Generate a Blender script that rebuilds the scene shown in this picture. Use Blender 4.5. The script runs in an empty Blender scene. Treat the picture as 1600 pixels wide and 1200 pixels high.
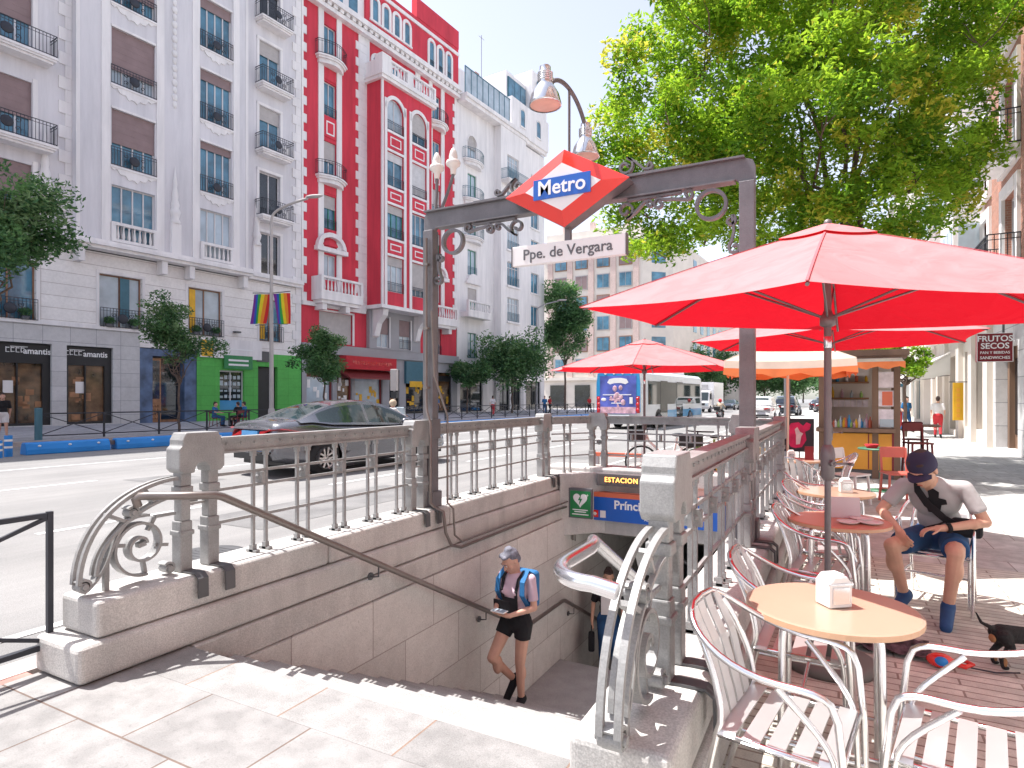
import bpy, math, random
from mathutils import Vector, Matrix
V = Vector
rad = math.radians
RN = random.Random(11)
sc = bpy.context.scene
COL = sc.collection

# ------------------------------------------------------------------ mesh builder
class MB:
    def __init__(s):
        s.v = []; s.f = []; s.m = []; s.s = []; s.mi = 0; s.sm = False; s.M = None
    def add(s, vs, fs, sm=None):
        o = len(s.v); sm = s.sm if sm is None else sm
        if s.M is not None:
            vs = [s.M @ V(p) for p in vs]
        s.v += [tuple(p) for p in vs]
        for f in fs:
            s.f.append(tuple(i + o for i in f)); s.m.append(s.mi); s.s.append(sm)
        return s
    def box(s, x0, x1, y0, y1, z0, z1):
        if x0 > x1: x0, x1 = x1, x0
        if y0 > y1: y0, y1 = y1, y0
        if z0 > z1: z0, z1 = z1, z0
        return s.add([(x0,y0,z0),(x1,y0,z0),(x1,y1,z0),(x0,y1,z0),(x0,y0,z1),(x1,y0,z1),(x1,y1,z1),(x0,y1,z1)],
              [(0,3,2,1),(4,5,6,7),(0,1,5,4),(1,2,6,5),(2,3,7,6),(3,0,4,7)], False)
    def cbox(s, c, d):
        return s.box(c[0]-d[0]/2,c[0]+d[0]/2,c[1]-d[1]/2,c[1]+d[1]/2,c[2]-d[2]/2,c[2]+d[2]/2)
    def frames(s, pts, closed=False):
        P = [V(p) for p in pts]; n = len(P); T = []
        for i in range(n):
            if closed: a, b = P[i-1], P[(i+1) % n]
            else: a, b = P[max(i-1,0)], P[min(i+1,n-1)]
            t = b-a
            T.append(t.normalized() if t.length > 1e-9 else V((0,0,1)))
        up = V((0,0,1)) if abs(T[0].z) < .9 else V((1,0,0))
        N = [(up - T[0]*up.dot(T[0])).normalized()]
        for i in range(1, n):
            q = N[-1] - T[i]*N[-1].dot(T[i])
            N.append(q.normalized() if q.length > 1e-6 else N[-1])
        return P, T, N
    def tube(s, pts, r, n=8, closed=False, cap=True):
        P, T, N = s.frames(pts, closed); k = len(P); vs = []; fs = []
        for i in range(k):
            B = T[i].cross(N[i]); ri = r[i] if isinstance(r, (list,tuple)) else r
            for j in range(n):
                a = 2*math.pi*j/n
                vs.append(P[i] + N[i]*(math.cos(a)*ri) + B*(math.sin(a)*ri))
        for i in range(k if closed else k-1):
            i2 = (i+1) % k
            for j in range(n):
                j2 = (j+1) % n
                fs.append((i*n+j, i*n+j2, i2*n+j2, i2*n+j))
        s.add(vs, fs, True)
        if cap and not closed:
            s.add(vs[:n], [tuple(range(n-1,-1,-1))], False); s.add(vs[-n:], [tuple(range(n))], False)
        return s
    def cyl(s, p0, p1, r0, r1=None, n=12):
        return s.tube([p0, p1], [r0, r0 if r1 is None else r1], n)
    def bar(s, p0, p1, w, h, up=(0,0,1)):
        p0 = V(p0); p1 = V(p1); t = (p1-p0).normalized(); up = V(up)
        if abs(t.dot(up)) > .98: up = V((0,1,0))
        a = t.cross(up).normalized()*(w/2); b = a.cross(t).normalized()*(h/2)
        vs = [p0-a-b,p0+a-b,p0+a+b,p0-a+b,p1-a-b,p1+a-b,p1+a+b,p1-a+b]
        return s.add(vs, [(0,1,2,3),(7,6,5,4),(0,4,5,1),(1,5,6,2),(2,6,7,3),(3,7,4,0)], False)
    def ribbon(s, pts, ax, w, th):
        """flat bar following pts; ax = width axis"""
        P = [V(p) for p in pts]; ax = V(ax).normalized(); n = len(P); vs = []; fs = []
        for i in range(n):
            t = (P[min(i+1,n-1)] - P[max(i-1,0)]).normalized(); q = t.cross(ax).normalized()
            thi = th[i] if isinstance(th, (list,tuple)) else th
            for a, b in ((-1,-1),(1,-1),(1,1),(-1,1)):
                vs.append(P[i] + ax*(a*w/2) + q*(b*thi/2))
        for i in range(n-1):
            for j in range(4):
                k = (j+1) % 4
                fs.append((i*4+j, i*4+k, i*4+4+k, i*4+4+j))
        fs += [(3,2,1,0), tuple(range(4*n-4,4*n))]
        return s.add(vs, fs, False)
    def lathe(s, prof, c=(0,0,0), n=16, M=None, cap=True, sm=True):
        c = V(c); vs = []; fs = []; k = len(prof)
        for (r, z) in prof:
            for j in range(n):
                a = 2*math.pi*j/n; p = V((r*math.cos(a), r*math.sin(a), z))
                vs.append((M @ p if M is not None else p) + c)
        for i in range(k-1):
            for j in range(n):
                j2 = (j+1) % n
                fs.append((i*n+j, i*n+j2, (i+1)*n+j2, (i+1)*n+j))
        s.add(vs, fs, sm)
        if cap:
            if prof[0][0] > 1e-4: s.add(vs[:n], [tuple(range(n-1,-1,-1))], False)
            if prof[-1][0] > 1e-4: s.add(vs[-n:], [tuple(range(n))], False)
        return s
    def prism(s, poly, o, ux, uy, d):
        """polygon in plane (o, ux, uy) extruded by vector d"""
        o = V(o); ux = V(ux); uy = V(uy); d = V(d); n = len(poly)
        a = [o + ux*p[0] + uy*p[1] for p in poly]; b = [p + d for p in a]
        fs = [tuple(range(n-1,-1,-1)), tuple(range(n,2*n))] + [(i,(i+1)%n,n+(i+1)%n,n+i) for i in range(n)]
        return s.add(a+b, fs, False)
    def ell(s, c, r, M=None, n=14, m=9):
        c = V(c); r = (r,r,r) if not isinstance(r, (tuple,list)) else r
        vs = []; fs = []
        def q(x,y,z):
            p = V((x*r[0],y*r[1],z*r[2])); return (M @ p if M is not None else p) + c
        vs.append(q(0,0,-1))
        for i in range(1, m):
            ph = -math.pi/2 + math.pi*i/m
            for j in range(n):
                a = 2*math.pi*j/n; vs.append(q(math.cos(ph)*math.cos(a), math.cos(ph)*math.sin(a), math.sin(ph)))
        vs.append(q(0,0,1)); L = len(vs)-1
        for j in range(n): fs.append((0, 1+(j+1)%n, 1+j))
        for i in range(m-2):
            for j in range(n):
                fs.append((1+i*n+j, 1+i*n+(j+1)%n, 1+(i+1)*n+(j+1)%n, 1+(i+1)*n+j))
        for j in range(n): fs.append((L, 1+(m-2)*n+j, 1+(m-2)*n+(j+1)%n))
        return s.add(vs, fs, True)
    def caps(s, p0, p1, r0, r1, n=10):
        s.tube([p0,p1],[r0,r1],n); s.ell(p0,r0,n=n,m=6); s.ell(p1,r1,n=n,m=6); return s
    def grid(s, rows, closed=False, sm=True):
        n = len(rows[0]); vs = [p for r in rows for p in r]; fs = []
        for i in range(len(rows)-1):
            for j in range(n if closed else n-1):
                j2 = (j+1) % n
                fs.append((i*n+j, i*n+j2, (i+1)*n+j2, (i+1)*n+j))
        return s.add(vs, fs, sm)
    def mesh(s, name, mats):
        me = bpy.data.meshes.new(name); me.from_pydata(s.v, [], s.f)
        if not isinstance(mats, (list,tuple)): mats = [mats]
        for m in mats: me.materials.append(m)
        me.polygons.foreach_set('material_index', s.m)
        me.polygons.foreach_set('use_smooth', s.s)
        me.update(); return me
    def build(s, name, mats, parent=None, bevel=0, seg=2, loc=None, rz=None):
        o = bpy.data.objects.new(name, s.mesh(name, mats)); COL.objects.link(o)
        if parent is not None: o.parent = parent
        if loc is not None: o.location = loc
        if rz is not None: o.rotation_euler = (0,0,rz)
        if bevel:
            b = o.modifiers.new('bevel','BEVEL'); b.width = bevel; b.segments = seg; b.limit_method = 'ANGLE'; b.angle_limit = rad(40)
        return o

def tag(o, label=None, cat=None, group=None, kind=None):
    if label: o['label'] = label
    if cat: o['category'] = cat
    if group: o['group'] = group
    if kind: o['kind'] = kind
    return o
def thing(name, label, cat, loc=(0,0,0), rz=0, group=None):
    o = bpy.data.objects.new(name, None); COL.objects.link(o)
    o.empty_display_size = .1
    o.location = loc; o.rotation_euler = (0,0,rz)
    return tag(o, label, cat, group)
KIDS = {}
def dup(root, loc, rz, label=None, group=None, scale=None):
    """a copy of a thing with copies of its parts and sub-parts"""
    def cp(o, par):
        c = o.copy(); COL.objects.link(c)
        if par is not None: c.parent = par
        for ch in [q for q in ALLOBJ if q.parent == o]: cp(ch, c)
        return c
    ALLOBJ = list(bpy.data.objects)
    r = cp(root, None); r.location = loc; r.rotation_euler = (0,0,rz)
    if label: r['label'] = label
    if group: r['group'] = group
    if scale: r.scale = (scale,)*3
    return r

def bake(mb, name, mat, parent, voxel=.012, smooth=6, fac=.5, decimate=None):
    """one continuous skin out of overlapping solids"""
    me = mb.mesh(name, mat); o = bpy.data.objects.new(name, me); COL.objects.link(o)
    r = o.modifiers.new('r','REMESH'); r.mode = 'VOXEL'; r.voxel_size = voxel; r.use_smooth_shade = True
    if smooth:
        q = o.modifiers.new('s','SMOOTH'); q.iterations = smooth; q.factor = fac
    dg = bpy.context.evaluated_depsgraph_get()
    m2 = bpy.data.meshes.new_from_object(o.evaluated_get(dg)); m2.name = name
    m2.materials.clear(); m2.materials.append(mat if not isinstance(mat,(list,tuple)) else mat[0])
    m2.polygons.foreach_set('use_smooth', [True]*len(m2.polygons))
    o.modifiers.clear(); o.data = m2; bpy.data.meshes.remove(me)
    if parent is not None: o.parent = parent
    return o

def text(name, body, size, mat, parent, loc, rot=(math.pi/2,0,0), ext=.003, bold=0, align='CENTER', sx=1, space=1):
    cu = bpy.data.curves.new(name,'FONT'); cu.body = body; cu.size = size; cu.extrude = ext; cu.offset = bold
    cu.align_x = align; cu.align_y = 'CENTER'; cu.space_character = space; cu.resolution_u = 3
    t = bpy.data.objects.new(name, cu); COL.objects.link(t)
    dg = bpy.context.evaluated_depsgraph_get()
    me = bpy.data.meshes.new_from_object(t.evaluated_get(dg)); me.name = name
    bpy.data.objects.remove(t); bpy.data.curves.remove(cu)
    me.materials.clear(); me.materials.append(mat)
    o = bpy.data.objects.new(name, me); COL.objects.link(o)
    if parent is not None: o.parent = parent
    o.location = loc; o.rotation_euler = rot; o.scale = (sx,1,1)
    return o

# ------------------------------------------------------------------ materials
def nodes(name):
    m = bpy.data.materials.new(name); m.use_nodes = True; nt = m.node_tree
    return m, nt, nt.nodes, nt.links, nt.nodes['Principled BSDF']
def mat(name, c, rough=.6, metal=0, var=.12, scale=3, bump=0, bscale=60, spec=.5, coat=0, fine=0, streak=0, stain=0, stretch=None):
    m, nt, N, L, B = nodes(name)
    B.inputs['Roughness'].default_value = rough; B.inputs['Metallic'].default_value = metal
    B.inputs['Specular IOR Level'].default_value = spec
    if coat: B.inputs['Coat Weight'].default_value = coat; B.inputs['Coat Roughness'].default_value = .06
    tc = N.new('ShaderNodeTexCoord')
    n1 = N.new('ShaderNodeTexNoise'); n1.inputs['Scale'].default_value = scale; n1.inputs['Detail'].default_value = 6
    n1.inputs['Roughness'].default_value = .52
    mp = N.new('ShaderNodeMapping'); L.new(tc.outputs['Object'], mp.inputs[0]); L.new(mp.outputs[0], n1.inputs['Vector'])
    if streak: mp.inputs['Scale'].default_value = (1,1,streak)
    r = N.new('ShaderNodeValToRGB'); e = r.color_ramp.elements
    e[0].position = .3; e[1].position = .72
    e[0].color = tuple(max(0,x*(1-var)) for x in c)+(1,); e[1].color = tuple(min(1,x*(1+var)) for x in c)+(1,)
    L.new(n1.outputs['Fac'], r.inputs[0]); out = r.outputs[0]
    if fine:
        n2 = N.new('ShaderNodeTexNoise'); n2.inputs['Scale'].default_value = 130; n2.inputs['Detail'].default_value = 2
        L.new(tc.outputs['Object'], n2.inputs['Vector'])
        r2 = N.new('ShaderNodeValToRGB'); e = r2.color_ramp.elements; e[0].position = .36; e[1].position = .66
        e[0].color = (1-fine,)*3+(1,); e[1].color = (1+fine*.4,)*3+(1,)
        L.new(n2.outputs['Fac'], r2.inputs[0])
        mx = N.new('ShaderNodeMixRGB'); mx.blend_type = 'MULTIPLY'; mx.inputs[0].default_value = 1
        L.new(out, mx.inputs[1]); L.new(r2.outputs[0], mx.inputs[2]); out = mx.outputs[0]
    if stain:
        n4 = N.new('ShaderNodeTexNoise'); n4.inputs['Scale'].default_value = 1; n4.inputs['Detail'].default_value = 7; n4.inputs['Roughness'].default_value = .7
        m4 = N.new('ShaderNodeMapping'); m4.inputs['Scale'].default_value = stretch or (1.6,1.6,.16); L.new(tc.outputs['Object'], m4.inputs[0]); L.new(m4.outputs[0], n4.inputs['Vector'])
        r4 = N.new('ShaderNodeValToRGB'); e = r4.color_ramp.elements; e[0].position = .34; e[1].position = .58; e[0].color = (1-stain,1-stain*.98,1-stain*.93,1); e[1].color = (1,1,1,1)
        L.new(n4.outputs['Fac'], r4.inputs[0]); mx = N.new('ShaderNodeMixRGB'); mx.blend_type = 'MULTIPLY'; mx.inputs[0].default_value = 1
        L.new(out, mx.inputs[1]); L.new(r4.outputs[0], mx.inputs[2]); out = mx.outputs[0]
    L.new(out, B.inputs['Base Color'])
    if bump:
        n3 = N.new('ShaderNodeTexNoise'); n3.inputs['Scale'].default_value = bscale; n3.inputs['Detail'].default_value = 4
        L.new(tc.outputs['Object'], n3.inputs['Vector'])
        b = N.new('ShaderNodeBump'); b.inputs['Strength'].default_value = bump; b.inputs['Distance'].default_value = .02
        L.new(n3.outputs['Fac'], b.inputs['Height']); L.new(b.outputs[0], B.inputs['Normal'])
    return m
def slabs(name, c, w, h, mortar, mc, off=.5, var=.12, rough=.75, rot=0, shift=(0,0), fine=.12, msize=.006, vert=False):
    """stone slabs / bricks / courses with joints"""
    m, nt, N, L, B = nodes(name); B.inputs['Roughness'].default_value = rough
    tc = N.new('ShaderNodeTexCoord'); mp = N.new('ShaderNodeMapping'); mp.inputs['Rotation'].default_value = (0,0,rot)
    mp.inputs['Location'].default_value = (shift[0],shift[1],0)
    src = tc.outputs['Object']
    if vert:
        sp = N.new('ShaderNodeSeparateXYZ'); cb = N.new('ShaderNodeCombineXYZ'); L.new(src, sp.inputs[0])
        ad = N.new('ShaderNodeMath'); ad.operation = 'ADD'; L.new(sp.outputs[0], ad.inputs[0]); L.new(sp.outputs[1], ad.inputs[1])
        L.new(ad.outputs[0], cb.inputs[0]); L.new(sp.outputs[2], cb.inputs[1]); src = cb.outputs[0]
    L.new(src, mp.inputs[0])
    b = N.new('ShaderNodeTexBrick'); L.new(mp.outputs[0], b.inputs['Vector'])
    b.offset = off; b.inputs['Scale'].default_value = 1; b.inputs['Brick Width'].default_value = w; b.inputs['Row Height'].default_value = h
    b.inputs['Mortar Size'].default_value = msize; b.inputs['Mortar Smooth'].default_value = .2; b.inputs['Bias'].default_value = 0
    b.inputs['Color1'].default_value = tuple(x*(1-var) for x in c)+(1,); b.inputs['Color2'].default_value = tuple(x*(1+var) for x in c)+(1,)
    b.inputs['Mortar'].default_value = tuple(mc)+(1,)
    out = b.outputs['Color']
    for sca, amt, p0, p1 in ((1.3,.07 if vert else .16,.3,.7),(7,.05 if vert else .16,.38,.62),(38,.12,.30,.42),(140,fine,.36,.64)):
        n = N.new('ShaderNodeTexNoise'); n.inputs['Scale'].default_value = sca; n.inputs['Detail'].default_value = 5
        L.new(tc.outputs['Object'], n.inputs['Vector'])
        r = N.new('ShaderNodeValToRGB'); e = r.color_ramp.elements; e[0].position = p0; e[1].position = p1
        e[0].color = (1-amt,1-amt,1-amt,1); e[1].color = (1+amt*.5,)*3+(1,)
        L.new(n.outputs['Fac'], r.inputs[0])
        mx = N.new('ShaderNodeMixRGB'); mx.blend_type = 'MULTIPLY'; mx.inputs[0].default_value = 1
        L.new(out, mx.inputs[1]); L.new(r.outputs[0], mx.inputs[2]); out = mx.outputs[0]
    L.new(out, B.inputs['Base Color'])
    bp = N.new('ShaderNodeBump'); bp.inputs['Strength'].default_value = .35; bp.inputs['Distance'].default_value = .01; bp.invert = True
    L.new(b.outputs['Fac'], bp.inputs['Height']); L.new(bp.outputs[0], B.inputs['Normal'])
    return m
def cloth_trans(name, c, ct, f=.45, var=.06):
    m, nt, N, L, B = nodes(name); B.inputs['Roughness'].default_value = .85; B.inputs['Specular IOR Level'].default_value = .2
    tc = N.new('ShaderNodeTexCoord'); n = N.new('ShaderNodeTexNoise'); n.inputs['Scale'].default_value = 2.5; n.inputs['Detail'].default_value = 6
    L.new(tc.outputs['Object'], n.inputs['Vector']); r = N.new('ShaderNodeValToRGB'); e = r.color_ramp.elements
    e[0].position = .3; e[1].position = .7
    e[0].color = tuple(x*(1-var) for x in c)+(1,); e[1].color = tuple(min(1,x*(1+var)) for x in c)+(1,)
    L.new(n.outputs['Fac'], r.inputs[0]); L.new(r.outputs[0], B.inputs['Base Color'])
    t = N.new('ShaderNodeBsdfTranslucent'); t.inputs['Color'].default_value = tuple(ct)+(1,)
    x = N.new('ShaderNodeMixShader'); x.inputs[0].default_value = f
    L.new(B.outputs[0], x.inputs[1]); L.new(t.outputs[0], x.inputs[2])
    L.new(x.outputs[0], N['Material Output'].inputs['Surface'])
    return m
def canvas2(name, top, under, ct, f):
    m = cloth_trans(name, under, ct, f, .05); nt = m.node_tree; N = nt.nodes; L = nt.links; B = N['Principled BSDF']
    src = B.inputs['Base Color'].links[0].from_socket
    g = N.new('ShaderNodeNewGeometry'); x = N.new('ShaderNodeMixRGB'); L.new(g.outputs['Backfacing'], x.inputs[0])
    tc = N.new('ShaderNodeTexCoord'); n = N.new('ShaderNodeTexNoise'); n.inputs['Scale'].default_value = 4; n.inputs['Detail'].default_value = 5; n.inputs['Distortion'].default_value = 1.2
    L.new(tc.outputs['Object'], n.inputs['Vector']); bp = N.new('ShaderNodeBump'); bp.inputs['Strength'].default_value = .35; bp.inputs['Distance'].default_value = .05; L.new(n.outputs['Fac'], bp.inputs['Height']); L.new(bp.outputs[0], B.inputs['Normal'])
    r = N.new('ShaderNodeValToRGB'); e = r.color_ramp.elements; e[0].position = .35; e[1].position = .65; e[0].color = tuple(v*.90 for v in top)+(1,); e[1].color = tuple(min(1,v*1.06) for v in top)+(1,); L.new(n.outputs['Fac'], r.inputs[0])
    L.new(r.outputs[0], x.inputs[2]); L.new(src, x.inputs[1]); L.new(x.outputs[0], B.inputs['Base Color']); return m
def glass(name, c, rough=.04, var=.5, scale=.9, spec=.8):
    m = mat(name, c, rough=rough, var=var, scale=scale, spec=spec); return m
def emit(name, c, s):
    m, nt, N, L, B = nodes(name); B.inputs['Base Color'].default_value = tuple(c)+(1,)
    B.inputs['Emission Color'].default_value = tuple(c)+(1,); B.inputs['Emission Strength'].default_value = s; return m

W = dict(
 asphalt=mat('asphalt',(.27,.262,.258),.9,var=.12,scale=.5,bump=.15,bscale=120,fine=.25,stain=.22,stretch=(1.1,.06,1)),
 line=mat('road_paint',(.62,.6,.6),.8,var=.2,scale=9),
 plaza=slabs('granite_paving',(.29,.28,.275),.75,.5,.006,(.15,.105,.085),shift=(.08,-.245)),
 border=slabs('granite_border',(.27,.262,.257),.75,3,.006,(.24,.16,.12),off=0,shift=(.32,0),fine=.2),
 step=mat('granite_step',(.36,.35,.34),.8,var=.12,scale=4,fine=.22),
 brick=slabs('terrace_brick',(.60,.585,.52),.62,.085,.006,(.30,.25,.21),var=.12,fine=.12,msize=.007),
 walk=slabs('sidewalk_slab',(.50,.49,.475),.6,.6,.006,(.25,.22,.2),off=.5,var=.1),
 farwalk=slabs('far_pavement',(.40,.40,.43),.5,.5,.006,(.2,.2,.22)),
 kerb=mat('kerb_granite',(.45,.39,.37),.8,var=.15,scale=4,fine=.2),
 redline=mat('red_gutter',(.42,.2,.17),.8,var=.25,scale=6),
 stone=mat('parapet_granite',(.58,.56,.535),.8,stain=.22,stretch=(2.5,2.5,.5),var=.14,scale=2.2,fine=.22,bump=.1,bscale=90),
 wallstone=slabs('stairwell_stone',(.60,.58,.555),.95,.56,.006,(.36,.32,.3),vert=True,var=.07,shift=(.2,.17),fine=.16),
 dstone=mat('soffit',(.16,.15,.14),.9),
 iron=mat('grey_iron',(.33,.328,.325),.5,.15,var=.14,scale=6,fine=.12,bump=.12,bscale=35,stain=.15,stretch=(6,6,1)), archiron=mat('arch_iron',(.175,.165,.175),.45,.2,var=.14,scale=6,fine=.10,bump=.1,bscale=30,stain=.15,stretch=(5,5,1)),
 irond=mat('dark_iron',(.1,.1,.105),.5,.3,var=.15),
 black=mat('black_iron',(.035,.038,.05),.5,.2,var=.2),
 steel=mat('rail_steel',(.21,.18,.165),.35,.5,var=.12,scale=5),
 alu=mat('polished_aluminium',(.80,.79,.80),.22,1,var=.05,scale=6),
 slat=mat('brushed_slat',(.72,.71,.71),.4,.7,var=.06),
 table=mat('peach_laminate',(.43,.295,.215),.3,var=.03,scale=3,coat=.2),
 tableshade=mat('shaded_peach_laminate',(.62,.26,.17),.35,var=.08,scale=3),  # peach top again, with the orange shade under the parasol put into its colour
 tedge=mat('table_rim',(.6,.36,.22),.45,var=.05),
 white=mat('white_plastic',(.8,.78,.76),.4,var=.05),
 red=canvas2('red_canvas',(.70,.26,.27),(.62,.012,.03),(.80,.006,.02),.21),  # sunlit paleness of the upper side is put into the cloth colour
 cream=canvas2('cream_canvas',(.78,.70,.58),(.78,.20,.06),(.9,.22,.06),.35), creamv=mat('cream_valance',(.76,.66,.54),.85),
 orange=cloth_trans('orange_canvas',(.75,.19,.06),(.9,.2,.05),.4),
 pole=mat('pole_grey',(.17,.15,.155),.45,.3,var=.1),
 polew=mat('pole_cream',(.72,.6,.48),.5,var=.1),
 signred=mat('sign_red',(.75,.03,.02),.18,var=.05,coat=.5),
 signwhite=mat('sign_white',(.82,.8,.79),.3,var=.03),
 signblue=mat('sign_blue',(.02,.12,.50),.3,var=.05),
 signor=mat('sign_orange',(.68,.16,.08),.4,var=.05),
 signgreen=mat('sign_green',(.02,.22,.07),.35,var=.08),
 ink=mat('grey_letter',(.12,.12,.13),.5,var=.05),
 wink=mat('white_letter',(.85,.85,.85),.5,var=.02),
 lcd=mat('display_face',(.12,.105,.1),.4,var=.1),
 led=emit('display_letter',(1,.38,.08),1.1),
 lens=mat('lamp_lens',(.72,.42,.33),.35,var=.1,scale=8),
 bud=mat('opal_glass',(.74,.70,.66),.25,var=.05),
 chrome=mat('chrome',(.7,.7,.72),.15,1,var=.05),
 bluebar=mat('blue_plastic',(.012,.22,.62),.35,var=.12,scale=1.4),
 teal=mat('teal_post',(.05,.15,.2),.5,var=.1),
 # facades
 redseam=mat('red_seam',(.55,.12,.14),.8), gwall=mat('lilac_render',(.73,.71,.735),.9,var=.06,scale=.7,bump=.08,bscale=25,streak=.3,stain=.14),
 wtrim=mat('white_stucco',(.86,.83,.825),.85,var=.05,scale=1.2,streak=.3,stain=.15),
 wstone=slabs('rusticated_stone',(.83,.80,.78),40,.62,.012,(.55,.5,.48),off=0,var=.03,vert=True,msize=.018,fine=.05),
 ggran=slabs('grey_granite',(.56,.55,.55),1.2,.75,.006,(.28,.28,.3),off=0,vert=True,var=.07,msize=.012,fine=.06),
 rwall=mat('red_render',(.66,.05,.08),.85,var=.12,scale=.8,bump=.08,bscale=25,streak=.3,stain=.2),
 dgrey=mat('grey_render',(.35,.345,.36),.85,var=.08,scale=.8),
 green=slabs('green_tile',(.10,.44,.085),.9,.6,.006,(.06,.3,.05),off=0,vert=True,var=.05,msize=.008),
 bluem=mat('blue_marble',(.085,.135,.24),.4,var=.5,scale=1.6),
 pane=glass('window_glass',(.075,.20,.29)),  # blue of the reflected sky put into the base colour
 paned=glass('dark_glass',(.018,.022,.028),var=.4),
 panew=mat('curtained_glass',(.42,.50,.56),.12,var=.2,scale=1.1,spec=.8),
 shopg=mat('shop_interior',(.13,.07,.035),.12,var=.95,scale=1.5,spec=.7),
 frame=mat('window_frame',(.66,.64,.65),.6,var=.05),
 frameb=mat('brown_frame',(.28,.15,.09),.6,var=.15),
 frameg=mat('green_frame',(.04,.25,.16),.5,var=.1),
 blind=mat('brown_blind',(.27,.19,.19),.7,var=.1,scale=2),
 blindg=mat('grey_blind',(.46,.43,.42),.7,var=.08),
 blindw=mat('white_blind',(.6,.59,.6),.7,var=.08),
 wood=mat('brown_wood',(.19,.115,.075),.6,var=.25,scale=3,streak=.2),
 woodl=mat('carved_wood',(.36,.18,.09),.5,var=.3,scale=4),
 pbrick=slabs('pink_brick',(.66,.50,.45),.26,.075,.005,(.5,.4,.36),vert=True,var=.08,fine=.04),
 beige=mat('beige_stucco',(.76,.69,.62),.9,var=.08,scale=.6),
 rbrick=slabs('red_brick',(.42,.19,.13),.26,.075,.005,(.45,.38,.34),vert=True,var=.15,fine=.05),
 rstone=mat('travertine',(.64,.58,.52),.8,var=.12,scale=1.5,streak=.4),
 awn=cloth_trans('white_awning',(.78,.76,.74),(.85,.83,.8),.45),
 maroon=mat('maroon_sign',(.22,.012,.02),.4,var=.1),
 yellow=mat('yellow_panel',(.75,.42,.02),.5,var=.12),
 orangep=mat('orange_panel',(.78,.36,.04),.5,var=.1,scale=2),
 pinkp=mat('pink_print',(.62,.02,.13),.6,var=.3,scale=7),
 # vehicles
 carp=mat('grey_car_paint',(.15,.155,.175),.22,.65,var=.04,coat=.9),
 carw=mat('white_car_paint',(.75,.75,.77),.25,.05,var=.03,coat=.8),
 card=mat('dark_car_paint',(.03,.04,.06),.25,.3,var=.05,coat=.8),
 carg=glass('car_glass',(.02,.035,.035),.03,var=.2),
 tyre=mat('tyre',(.02,.02,.022),.85,var=.2),
 rim=mat('alloy_rim',(.6,.58,.58),.3,.9,var=.05),
 tail=mat('tail_light',(.55,.01,.015),.12,var=.15,coat=.6),
 platei=mat('blue_plate',(.1,.32,.62),.4,var=.1),
 trimb=mat('black_trim',(.02,.02,.022),.5),
 busblue=mat('bus_blue',(.02,.27,.55),.3,var=.05,coat=.4),
 buswhite=mat('bus_white',(.62,.66,.70),.35,var=.04,coat=.3),
 poster=mat('poster_violet',(.10,.13,.48),.35,var=.5,scale=1.1),
 posterw=mat('poster_pale',(.75,.68,.72),.4,var=.25,scale=6),
 posterp=mat('poster_pink',(.62,.38,.45),.4,var=.4,scale=5),
 # people
 skin=mat('skin',(.60,.34,.25),.55,var=.08,scale=9), skind=mat('tanned_skin',(.62,.36,.25),.55,var=.1,scale=9),
 tee=mat('grey_tee',(.42,.41,.41),.9,var=.07,scale=5,bump=.55,bscale=9), pinktee=mat('pink_tee',(.62,.46,.53),.9,var=.06,scale=5,bump=.2,bscale=14),
 denim=mat('blue_denim',(.02,.08,.20),.9,var=.25,scale=8,bump=.2,bscale=20), blk=mat('black_cloth',(.012,.012,.015),.9,var=.3,bump=.2,bscale=16),
 navy=mat('navy_cap',(.03,.028,.07),.8,var=.2,scale=6), bluec=mat('blue_cloth',(.02,.15,.36),.8,var=.15),
 shoe=mat('blue_shoe',(.015,.07,.2),.7,var=.2,scale=9), whitec=mat('white_cloth',(.68,.66,.66),.9,var=.06,scale=6,bump=.2,bscale=14),
 hair=mat('dark_hair',(.05,.03,.025),.7,var=.4,scale=30), hairb=mat('ash_hair',(.16,.16,.2),.7,var=.4,scale=30),
 orangev=mat('orange_valance',(.78,.22,.07),.85), redc=mat('red_cloth',(.5,.03,.04),.9,var=.1), sand=mat('sand_cloth',(.5,.4,.3),.9,var=.1),
 dog=mat('black_fur',(.014,.013,.013),.75,var=.5,scale=20,bump=.4,bscale=90), dogt=mat('tan_fur',(.35,.17,.07),.8,var=.2,scale=20),
 bark=mat('bark',(.14,.10,.08),.95,var=.3,scale=5,bump=.5,bscale=18),
 redchair=mat('red_chair',(.55,.12,.09),.45,var=.08), whitechair=mat('white_chair',(.76,.75,.75),.4,var=.04), greenm=mat('green_metal',(.05,.16,.09),.5,var=.1),
 maroonc=mat('dark_red_stool',(.2,.03,.03),.5,var=.1),
 bikeg=mat('bike_green',(.3,.5,.12),.4,var=.05),
)
def leafmat(name, c, ct):
    return cloth_trans(name, c, ct, .42, .35)
LEAF = [leafmat('leaf_dark',(.09,.20,.025),(.26,.48,.03)), leafmat('leaf_mid',(.17,.31,.03),(.50,.74,.05)), leafmat('leaf_yellow',(.42,.43,.06),(.85,.82,.10))]
LEAFB = [leafmat('leaf_blue_dark',(.07,.16,.08),(.12,.24,.08)), leafmat('leaf_blue_mid',(.12,.24,.11),(.2,.38,.11)), leafmat('leaf_grey',(.20,.31,.17),(.3,.46,.16))]
FLAG = [mat('flag_%d'%i, c, .8, var=.05) for i,c in enumerate([(.6,.02,.02),(.75,.25,.02),(.75,.6,.02),(.03,.35,.06),(.03,.1,.5),(.2,.03,.3)])]

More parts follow.
